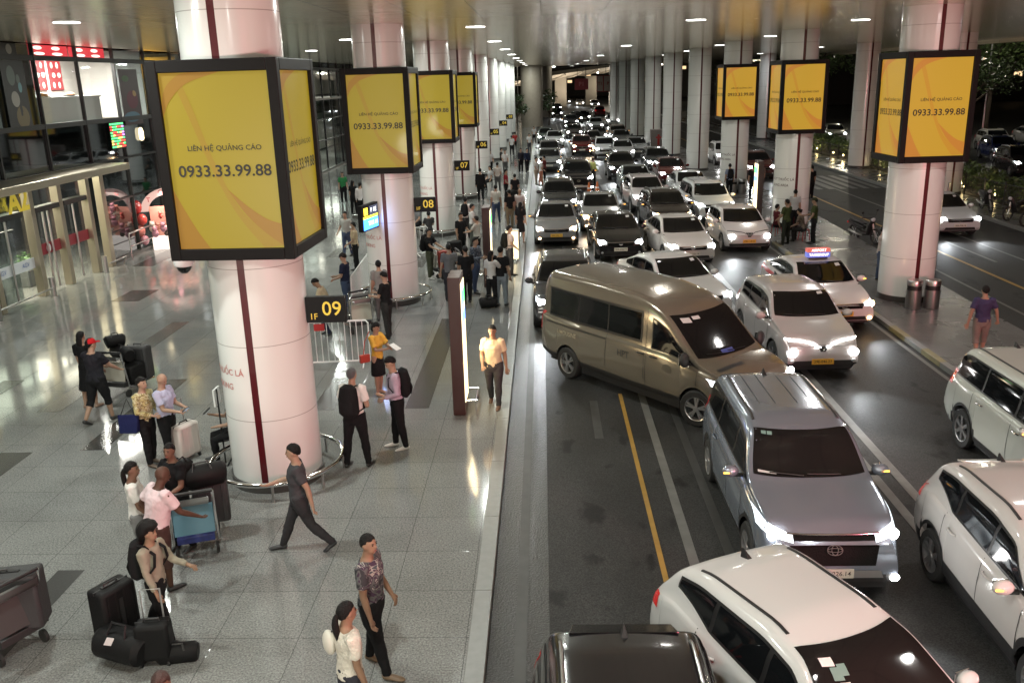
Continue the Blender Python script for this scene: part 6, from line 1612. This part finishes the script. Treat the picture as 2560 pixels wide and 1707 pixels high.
# folding chair and pole behind the nearest column
t = thing('folding_chair', 'black folding chair with a tall pole beside the nearest column', 'chair', at(520, 1075)+Vector((.1, .35, 0)), .4)
MB().tube([(-.2, -.2, 0), (.2, .2, .45)], .014).tube([(.2, -.2, 0), (-.2, .2, .45)], .014).tube([(-.22, -.05, 0), (-.22, .02, 1.35)], .014).build('frame', M_BLACK, t); MB().box((0, .05, .45), (.42, .4, .02)).build('seat', M_BLACK, t, smooth=False)
o = MB().box((0, 0, 0), (.03, .26, .30)).build('paper_notice', MATS['paper_white'], loc=at(520, 1075)+Vector((-.16, .38, 1.18)), smooth=False); tag(o, 'pale paper hanging on the pole beside the nearest column', 'notice')
# balloon and toy cart glowing by the glass front
cx, cy_ = -15.15, 35.6
t = thing('toy_cart', 'glowing toy stall with an arched pink banner, half behind the largest advert box', 'stall', (cx, cy_, 0), rad(20))
arch = [(1.15*math.cos(PI*i/14), 1.15*math.sin(PI*i/14)*.8+1.55) for i in range(15)]
mb = MB().m(0); n = len(arch)
vs = [(x, -.05, z) for x, z in arch]+[(x*.74, -.05, 1.55+(z-1.55)*.72) for x, z in arch]
mb.add(vs+[(x, .05, z) for x, y, z in vs], [(i, i+1, n+i+1, n+i) for i in range(n-1)]+[(2*n+i, 3*n+i, 3*n+i+1, 2*n+i+1) for i in range(n-1)]+[(i, 2*n+i, 2*n+i+1, i+1) for i in range(n-1)])
mb.build('arch_banner', emis('banner_pink', (1, .62, .52), .8), t, smooth=False)
mb = MB()
for i, ch in enumerate('TOYS'): 
    a = PI*(.80-.2*i); vs, fs = text_geo(ch, .26, .01); mb.add([(1.0*math.cos(a)+u, -.058, 1.55+.78*math.sin(a)+v) for u, v in vs], fs)
mb.build('banner_lettering', mat('banner_red', (.4, .04, .05), .5), t, smooth=False)
rr = random.Random(11); tints = [(1, .45, .35), (1, .8, .65), (.9, .15, .12), (1, .9, .8), (.8, .4, .5), (.12, .08, .07), (.8, .7, .35)]
M_TOY = [mat('plush_%d' % i, tuple(c*.6 for c in c_), .8) for i, c_ in enumerate(tints)]
MB().box((0, .1, .25), (1.7, .6, .5)).build('counter', emis('cart_white', (1, .86, .75), 1.5), t, smooth=False, bev=.03)
MB().box((0, .35, 1.05), (1.7, .06, 1.3)).build('back_board', mat('cart_back', (.5, .25, .2), .6), t, smooth=False)
lamp('stall_lamp', 'AREA', (0, -.3, 2.2), 90, (1, .75, .62), .8, parent=t, direc=(0, .5, -1))
for i in range(26):
    x = rr.uniform(-.85, .85); z = rr.uniform(.62, 1.75); r = rr.uniform(.09, .15); m_ = M_TOY[rr.randrange(7)]
    hd_ = MB().ell((0, 0, 0), (r, r*.8, r*1.1)).ell((0, -.03, r*1.3), (r*.75, r*.7, r*.7)).ell((-r*.5, -.02, r*1.9), (r*.28, r*.2, r*.3), 8, 6).ell((r*.5, -.02, r*1.9), (r*.28, r*.2, r*.3), 8, 6)
    o = hd_.build('plush_toy', m_, loc=(cx+x*math.cos(rad(20))+.08, cy_+x*math.sin(rad(20))+rr.uniform(-.12, .15), z)); tag(o, 'small plush toy hanging among many on the glowing toy stall', 'toy', 'plush toys on the toy stall')
for i, (dx, z, r, c_) in enumerate([(-1.25, 1.75, .26, (.25, .02, .02)), (-1.05, 1.25, .2, (.5, .06, .05)), (-1.2, .8, .22, (.6, .22, .18)), (-1.05, .42, .17, (.6, .3, .35))]):
    o = MB().ell((0, 0, 0), (r, r, r*1.15)).cyl((0, 0, -r*1.12), (0, 0, -r*1.2), .03, .05, 8).build('balloon', mat('balloon_%d' % i, c_, .25, coat=.3), loc=(cx+dx, cy_-.45, z)); tag(o, ['dark red balloon at the top left of the toy stall', 'red balloon second from the top at the toy stall', 'salmon balloon third from the top at the toy stall', 'pink balloon lowest at the toy stall'][i], 'balloon', 'balloons at the toy stall')
# motorbikes
def motorbike(label, loc, rz, col=BK):
    t = thing('motorbike', label, 'motorbike', loc, rz, 'parked motorbikes'); t.rotation_euler = (0, rad(6), rz)
    for y in (.62, -.60):
        w_ = MB().tube([(0, y+.27*math.cos(2*PI*i/24), .29+.27*math.sin(2*PI*i/24)) for i in range(25)], .042, 8, cap=False).build('wheel', M_RUBBER, t)
        sp_ = MB().lathe([(.05, -.03), (.05, .03)], (0, y, .29), 12, 'X')
        for q in range(6): sp_.cyl((0, y, .29), (0, y+.25*math.cos(q*PI/3), .29+.25*math.sin(q*PI/3)), .008, n=5)
        sp_.build('rim', M_ALLOY, w_)
    m = mat('moto_paint_%02d' % int(sum(col)*99), col, .3, coat=.5)
    MB().tube([(0, .60, .30), (0, .50, .62), (0, .42, .95)], [.03, .04, .04]).tube([(0, .60, .60), (0, .45, .58)], .02).build('fork', M_STEEL, t)
    MB().tube([(0, .46, .92), (0, .40, .70), (0, .26, .36), (0, -.10, .32), (0, -.35, .42)], [(.08, .09), (.17, .07), (.15, .07), (.13, .1), (.1, .1)], 12).tube([(0, .0, .55), (0, -.35, .62), (0, -.80, .72), (0, -.92, .74)], [(.09, .08), (.13, .12), (.11, .09), (.03, .03)], 12).build('body', m, t)
    MB().tube([(0, .05, .70), (0, -.20, .76), (0, -.55, .80), (0, -.78, .82)], [(.08, .03), (.13, .05), (.13, .05), (.07, .03)], 12).build('seat', M_TRIM, t)
    MB().tube([(-.34, .26, 1.02), (-.10, .40, .98), (.10, .40, .98), (.34, .26, 1.02)], .016, 8).build('handlebar', M_BLACK, t)
    for s_ in (-1, 1):
        MB().tube([(s_*.26, .30, 1.02), (s_*.32, .33, 1.18)], .007, 6).ell((s_*.33, .33, 1.22), (.06, .02, .045), 10, 6).build('mirror', M_BLACK, t)
    MB().ell((0, .50, .92), (.09, .06, .08), 12, 8).build('headlight', M_LENS, t); MB().box((0, -.93, .66), (.12, .03, .07)).build('taillight', M_RED, t, smooth=False, bev=.01)
    MB().tube([(.13, .0, .28), (.14, -.4, .32), (.14, -.75, .40)], [.03, .045, .045], 10).build('exhaust', M_STEEL, t)
x, y, z = G(1988, 556, RZD); motorbike('dark motorbike leaning on its stand at the island edge', (x, y+.1, RZD), rad(200))
x, y, z = G(2232, 488, 0); motorbike('motorbike with raised front parked by the far kerb, left of a group of three', (19.9, 40.6, 0), rad(172))
motorbike('motorbike parked by the far kerb, middle of three', (19.95, 37.9, 0), rad(115)); motorbike('motorbike parked by the far kerb, right of three', (19.9, 36.3, 0), rad(110))
# bollards on the far kerb
for i, (x, y) in enumerate([(19.75, 44.2), (19.8, 46.4), (19.75, 48.6)]):
    o = MB().lathe([(.06, 0), (.06, .85), (.0001, .87)], n=14).build('bollard', M_STEEL, loc=(x, y, 0)); tag(o, ['slim steel bollard on the far kerb, nearest of three', 'slim steel bollard on the far kerb, middle of three', 'slim steel bollard on the far kerb, farthest of three'][i], 'bollard', 'bollards on the far kerb')
# traffic cone pair by the black people carrier
for i, (vx, vy) in enumerate([(1353, 448), (1372, 446)]):
    o = MB().m(0).lathe([(.0001, .72), (.035, .70), (.16, .04)], n=16).box((0, 0, .02), (.38, .38, .04)).m(1).lathe([(.068, .52), (.102, .35)], n=16).build('traffic_cone', [mat('cone_orange', (.55, .14, .03), .5), M_WHITE], loc=G(vx, vy, RZD)); tag(o, ['orange traffic cone left of a pair by the black people carrier', 'orange traffic cone right of a pair by the black people carrier'][i], 'cone', 'orange traffic cones')
# ================================================================== PLANTS, FENCE, FAR BACKGROUND
def leafmat(name, col):
    m, N, L, b = nodemat(name)
    oi = N.new('ShaderNodeNewGeometry'); r = N.new('ShaderNodeMapRange'); r.inputs['To Min'].default_value = .45; r.inputs['To Max'].default_value = 1.7
    L.new(oi.outputs['Random Per Island'], r.inputs['Value'])
    v = N.new('ShaderNodeVectorMath'); v.operation = 'SCALE'; v.inputs[0].default_value = col; L.new(r.outputs[0], v.inputs['Scale']); L.new(v.outputs[0], b.inputs['Base Color']); b.inputs['Roughness'].default_value = .5
    return m
M_LEAF = leafmat('leaf_dark', (.035, .06, .02)); M_LEAF2 = leafmat('leaf_mid', (.06, .095, .03)); M_BARK = mat('bark', (.07, .055, .04), .9, bump=.8, bscale=20)
def leaves(mb, c, r, n, size, rng):
    for i in range(n):
        while True:
            q = Vector((rng.uniform(-1, 1), rng.uniform(-1, 1), rng.uniform(-1, 1)))
            if .25 < q.length < 1: break
        p = Vector(c)+Vector((q.x*r[0], q.y*r[1], q.z*r[2]))
        a = Vector((rng.gauss(0, 1), rng.gauss(0, 1), rng.gauss(0, .6))).normalized(); b = a.cross(Vector((rng.gauss(0, 1), rng.gauss(0, 1), rng.gauss(0, 1)))).normalized()
        s = size*rng.uniform(.6, 1.4)
        mb.add([p-a*s, p+b*s*.38, p+a*s, p-b*s*.38], [(0, 1, 2, 3)])
def tree(label, loc, h, rx, seed, n=900, m=None, cat='tree', name='tree', lf=.22):
    rng = random.Random(seed); t = thing(name, label, cat, loc, rng.uniform(0, 6), 'trees round the car park')
    tk = MB().tube([(0, 0, 0), (.05*h*.2, 0, h*.25), (.02*h, .03*h*.3, h*.55), (0, 0, h*.8)], [.035*h*.6, .028*h*.6, .018*h*.6, .006*h], 9)
    cl = []
    for i in range(9):
        a = rng.uniform(0, 2*PI); rr_ = rx*rng.uniform(.2, .75); z = h*rng.uniform(.45, .92); e = Vector((rr_*math.cos(a), rr_*math.sin(a), z)); cl.append(e)
        tk.tube([(0, 0, z*.62), e*.6+Vector((0, 0, z*.25)), e], [.010*h, .006*h, .002*h], 6)
    tk.build('trunk', M_BARK, t)
    cr_ = MB()
    for e in cl: leaves(cr_, e, (rx*.48, rx*.48, h*.15), n//9, lf, rng)
    cr_.build('crown', m or M_LEAF, t, smooth=False)
    return t
rng = random.Random(5)
spots = [(27.5, 96, 11, 4.2), (32, 90, 12, 4.5), (38, 98, 13, 5), (44, 92, 12, 5), (36, 78, 10, 3.6), (43, 70, 11, 4.2), (49, 84, 12, 5), (30, 112, 13, 5), (41, 118, 14, 5.5), (54, 74, 12, 5), (24.5, 130, 12, 4.5), (47, 60, 11, 4.2), (58, 100, 14, 6), (34, 135, 13, 5.5), (52, 125, 14, 6), (18.5, 172, 10, 4), (22, 190, 11, 5)]
nm = ['by the back row of the car park', 'behind the black people carrier', 'deep in the car park', 'right of the grey columns', 'over the grey crossover', 'above the right edge box', 'behind the far right cars', 'beyond the back row', 'tallest in the back', 'at the right edge of the view', 'left of the car park, far back', 'over the dark red car', 'far right, back row', 'far back in the middle', 'far back on the right', 'beyond the end of the island', 'at the foot of the flyover']
for i, (x, y, h, r) in enumerate(spots): tree('dark night tree standing '+nm[i], (x, y, -.1), h, r, 40+i, 2000, M_LEAF if i % 3 else M_LEAF2)
# hedge of bushes along the far kerb, lit from below by small garden lamps
for i in range(20):
    y = 30+i*3.1+rng.uniform(-.4, .4); x = 22.6+rng.uniform(-.5, .5); s = rng.uniform(.8, 1.15)
    mb = MB(); tk = thing('shrub', 'leafy shrub in the planted strip behind the far fence', 'shrub', (x, y, 0), 0, 'shrubs behind the far fence')
    for q in range(6): leaves(mb, (rng.uniform(-.7, .7), rng.uniform(-1.1, 1.1), .55*s+rng.uniform(-.1, .5)), (.6, .6, .5*s), 120, .13, rng)
    mb.build('foliage', M_LEAF2, tk, smooth=False)
    st = MB()
    for q in range(4): st.tube([(rng.uniform(-.3, .3), rng.uniform(-.6, .6), 0), (rng.uniform(-.5, .5), rng.uniform(-.8, .8), .8)], .018, 5)
    st.build('stem', M_BARK, tk)
for i in range(16):
    y = 30+i*3.2+(.9 if i % 3 else 0)
    t = thing('garden_lamp', 'small warm garden lamp glowing low among the shrubs', 'garden lamp', (21.75, y, .02), 0, 'garden lamps among the shrubs')
    MB().cyl((0, 0, 0), (0, 0, .22), .03, n=8).build('post', M_BLACK, t); MB().ell((0, 0, .27), (.06, .06, .06), 10, 6).build('bulb', emis('garden_glow', (1, .78, .35), 12.), t)
    lamp('garden_light', 'POINT', (0, 0, .45), 20, (1, .75, .35), .08, parent=t)
t = thing('iron_fence', 'dark iron fence along the planted strip beyond the right-hand road', 'fence', (21.35, 0, 0)); f = MB()
for y in range(20, 130, 2): f.box((0, y, .55), (.06, .06, 1.1))
for z in (.2, .98): f.box((0, 75, z), (.03, 110, .04))
for i in range(600): f.box((0, 20.1+i*.183, .6), (.014, .014, .78))
f.build('rails', M_TRIM, t, smooth=False)
# street lamps and lights in the car park
for i, (x, y, h) in enumerate([(30, 70, 8.6), (39, 82, 9), (46, 66, 8.8), (35, 104, 9), (26, 118, 8.5)]):
    t = thing('street_lamp', 'car park lamp post with a small white head, %s' % ['nearest to the road', 'behind the advert box', 'far right', 'back row right', 'back row left'][i], 'street lamp', (x, y, -.1), 0, 'lamp posts in the car park')
    MB().tube([(0, 0, 0), (0, 0, h-.6), (-.3, -.2, h), (-.9, -.5, h+.1)], [.09, .06, .05, .04], 8).build('post', M_STEEL, t); MB().ell((-1.0, -.55, h+.05), (.28, .16, .09), 12, 8).build('lamp_head', emis('street_white', (.95, 1, .9), 16.), t)
    lamp('street_light', 'POINT', (-1.0, -.55, h-.2), 1300, (1, .93, .75), .2, parent=t)
for i, (x, y) in enumerate([(13.5, 158), (-4.5, 172), (15, 205), (2.0, 245)]):
    t = thing('street_lamp', 'tall road lamp past the end of the canopy, %s' % ['nearest on the right', 'nearest on the left', 'farther on the right', 'farthest of all'][i], 'street lamp', (x, y, -.1), 0, 'road lamps past the canopy')
    MB().tube([(0, 0, 0), (0, 0, 8.2), (.3, 0, 8.8), (1.2, 0, 9.0)], [.11, .07, .05, .05], 8).build('post', M_STEEL, t); MB().ell((1.3, 0, 8.95), (.34, .2, .1), 12, 8).build('lamp_head', MATS['street_white'], t)
    lamp('street_light', 'POINT', (1.3, -.2, 8.7), 2600, (1, .90, .70), .25, parent=t)
# planters by the entrance and plants inside it
def planter(label, loc, h, seed, box=True, frond=False):
    t = thing('potted_plant', label, 'plant', loc, 0, 'plants at the entrance'); r_ = random.Random(seed)
    if box: MB().box((0, 0, .28), (.62, .9, .56)).build('planter_box', mat('planter_grey', (.12, .13, .13), .6), t, smooth=False, bev=.015)
    mb = MB()
    if frond:
        for i in range(16):
            a = r_.uniform(0, 6.28); l = r_.uniform(.4, .7)
            for q in range(6):
                k0 = q/6; p = Vector((math.cos(a)*l*k0, math.sin(a)*l*k0, h+.35*math.sin(k0*2.2)))
                for s_ in (-1, 1): mb.add([p, p+Vector((-math.sin(a)*.18*s_, math.cos(a)*.18*s_, .05)), p+Vector((math.cos(a)*.12, math.sin(a)*.12, .01))], [(0, 1, 2)])
        MB().tube([(0, 0, .5), (.05, .02, h)], .035, 8).build('trunk', M_BARK, t)
    leaves(mb, (0, 0, .55+h*.22), (.34, .5, h*.34), 150, .10, r_)
    mb.build('foliage', leafmat('leaf_in', (.07, .16, .04)) if 'leaf_in' not in MATS else MATS['leaf_in'], t, smooth=False)
planter('potted palm inside the entrance left of the A2 sign', (FX-1.6, 26.9, 0), 1.9, 1, True, True); planter('bushy pot inside the entrance below the palm', (FX-1.1, 26.0, 0), 1.0, 2)
planter('bushy pot behind the glass at the photo edge', (FX-.8, 24.3, 0), 1.3, 3); planter('bushy pot behind the red banded door', (FX-1.3, 29.0, 0), 1.1, 4); planter('grey planter box in front of the left glass pane', (FX-.6, 25.6, 0), .8, 5)
# thick trees and pots by the far piers
tree('round clipped tree beside the thick beige pier', (-3.2, 118, 0), 4.2, 1.6, 71, 800, lf=.16); tree('small clipped tree right of the thick beige pier', (.9, 124, 0), 4.6, 1.7, 72, 800, lf=.16)
# flyover with ribs and small lamps in the distance
M_CONC = mat('flyover_concrete', (.22, .20, .17), .7, var=.2, vscale=.4)
t = thing('flyover', 'curved concrete flyover with ribs crossing behind the end of the canopy', 'flyover', (0, 0, 0))
pth = [(-12+6*i+.35*i*i, 188+7*i, 4.2+.82*i) for i in range(10)]
mb = MB()
def deck(u, v):
    f = u*9; i = min(8, int(f)); k_ = f-i; a, b_ = Vector(pth[i]), Vector(pth[i+1]); p = a.lerp(b_, k_); tt = (b_-a).normalized(); nn = Vector((tt.y, -tt.x, 0))
    q = (v*2-1); return tuple(p+nn*(q*5.5)+Vector((0, 0, 1.1*q*q)))
mb.grid(deck, 36, 10).build('deck', M_CONC, t)
rb = MB()
for i in range(19): rb.tube([Vector(deck(i/18, j/8))-Vector((0, 0, .18)) for j in range(9)], .20, 6)
rb.build('rib', M_CONC, t)
for i, (x, y) in enumerate([(4.2, 205), (11.5, 216)]): MB().box((x, y, 3), (2.6, 1.4, 6.6)).build('pier', M_CONC, t, smooth=False, bev=.1)
for i in range(10):
    p = deck((i+.4)/10, 0.9 if i % 2 else .12)
    MB().ell((p[0], p[1]-.4, p[2]-.5), (.22, .22, .16), 8, 6).build('deck_lamp', emis('deck_glow', (1, .9, .7), 10.), t)
for x_, y_ in ((-4, 188), (6, 198), (18, 212)): lamp('flyover_light', 'AREA', (x_, y_, 1.5), 1500, (1, .85, .65), 6, parent=t, direc=(.1, .3, 1))
# road signs on poles from the ceiling end
t = thing('road_sign', 'small red road sign hung from the end of the ceiling', 'sign', (5.6, 130, 5.2)); MB().box((0, 0, 0), (1.9, .1, 1.5)).build('plate', mat('sign_red_dark', (.22, .015, .02), .5), t, smooth=False)
MB().box((-.6, 0, 1.7), (.07, .07, 2)).box((.6, 0, 1.7), (.07, .07, 2)).build('hanger', M_BLACK, t, smooth=False)
mb = MB(); put_text(mb, 'P1', lambda u, v: (u, -.056, v), .8, .02); mb.build('lettering', mat('sign_pink_text', (.4, .1, .1), .5), t, smooth=False)
t = thing('road_sign', 'wide lane sign with pale panels and red lettering hung from the ceiling end', 'sign', (10.6, 130, 5.2)); mb = MB().m(0).box((0, 0, 0), (5.8, .1, 2.2)).m(1)
for i, w_ in enumerate((.9, 1.3, .8, .7, .6)): mb.box((-2.4+i*1.1, -.056, 0), (w_*.85, .012, 2.0))
mb.m(0)
for i, s_ in enumerate(('T1', 'P', 'A1', 'A', 'B')): put_text(mb, s_, lambda u, v: (-2.4+i*1.1+u, -.066, v), .6, .02)
mb.build('plate', [MATS['sign_red_dark'], mat('sign_pale', (.34, .26, .22), .5)], t, smooth=False); MB().box((-1.6, 0, 2.0), (.08, .08, 1.8)).box((.5, 0, 2.0), (.08, .08, 1.8)).build('hanger', M_BLACK, t, smooth=False)
# low far buildings with a few lit windows
for i, (x, y, w_, h_, lab) in enumerate([(-14, 150, 12, 6, 'low building with warm lit columns left of the thick piers'), (18, 300, 60, 9, 'long dark building at the end of the road'), (75, 170, 60, 12, 'dark block beyond the car park trees'), (60, 260, 60, 16, 'tall dark block far behind the car park')]):
    t = thing('far_building', lab, 'building', (x, y, 0)); MB().box((0, 0, h_/2), (w_, 8, h_)).build('wall', mat('far_wall', (.05, .045, .04), .8), t, smooth=False); MB().box((0, 0, h_+.15), (w_+.6, 8.6, .3)).build('roof', M_TRIM, t, smooth=False)
    r_ = random.Random(i); 
    for q in range(10 if i else 5):
        wx = -w_/2+(q+.5)*w_/(10 if i else 5)
        if i and r_.random() < .45: continue
        MB().box((wx, -4.03, 2.0 if not i else h_*r_.uniform(.3, .8)), (.5 if not i else 1.4, .05, 3.4 if not i else .8)).build('lit_window', emis('window_warm', (1, .68, .36), 1.4), t, smooth=False)
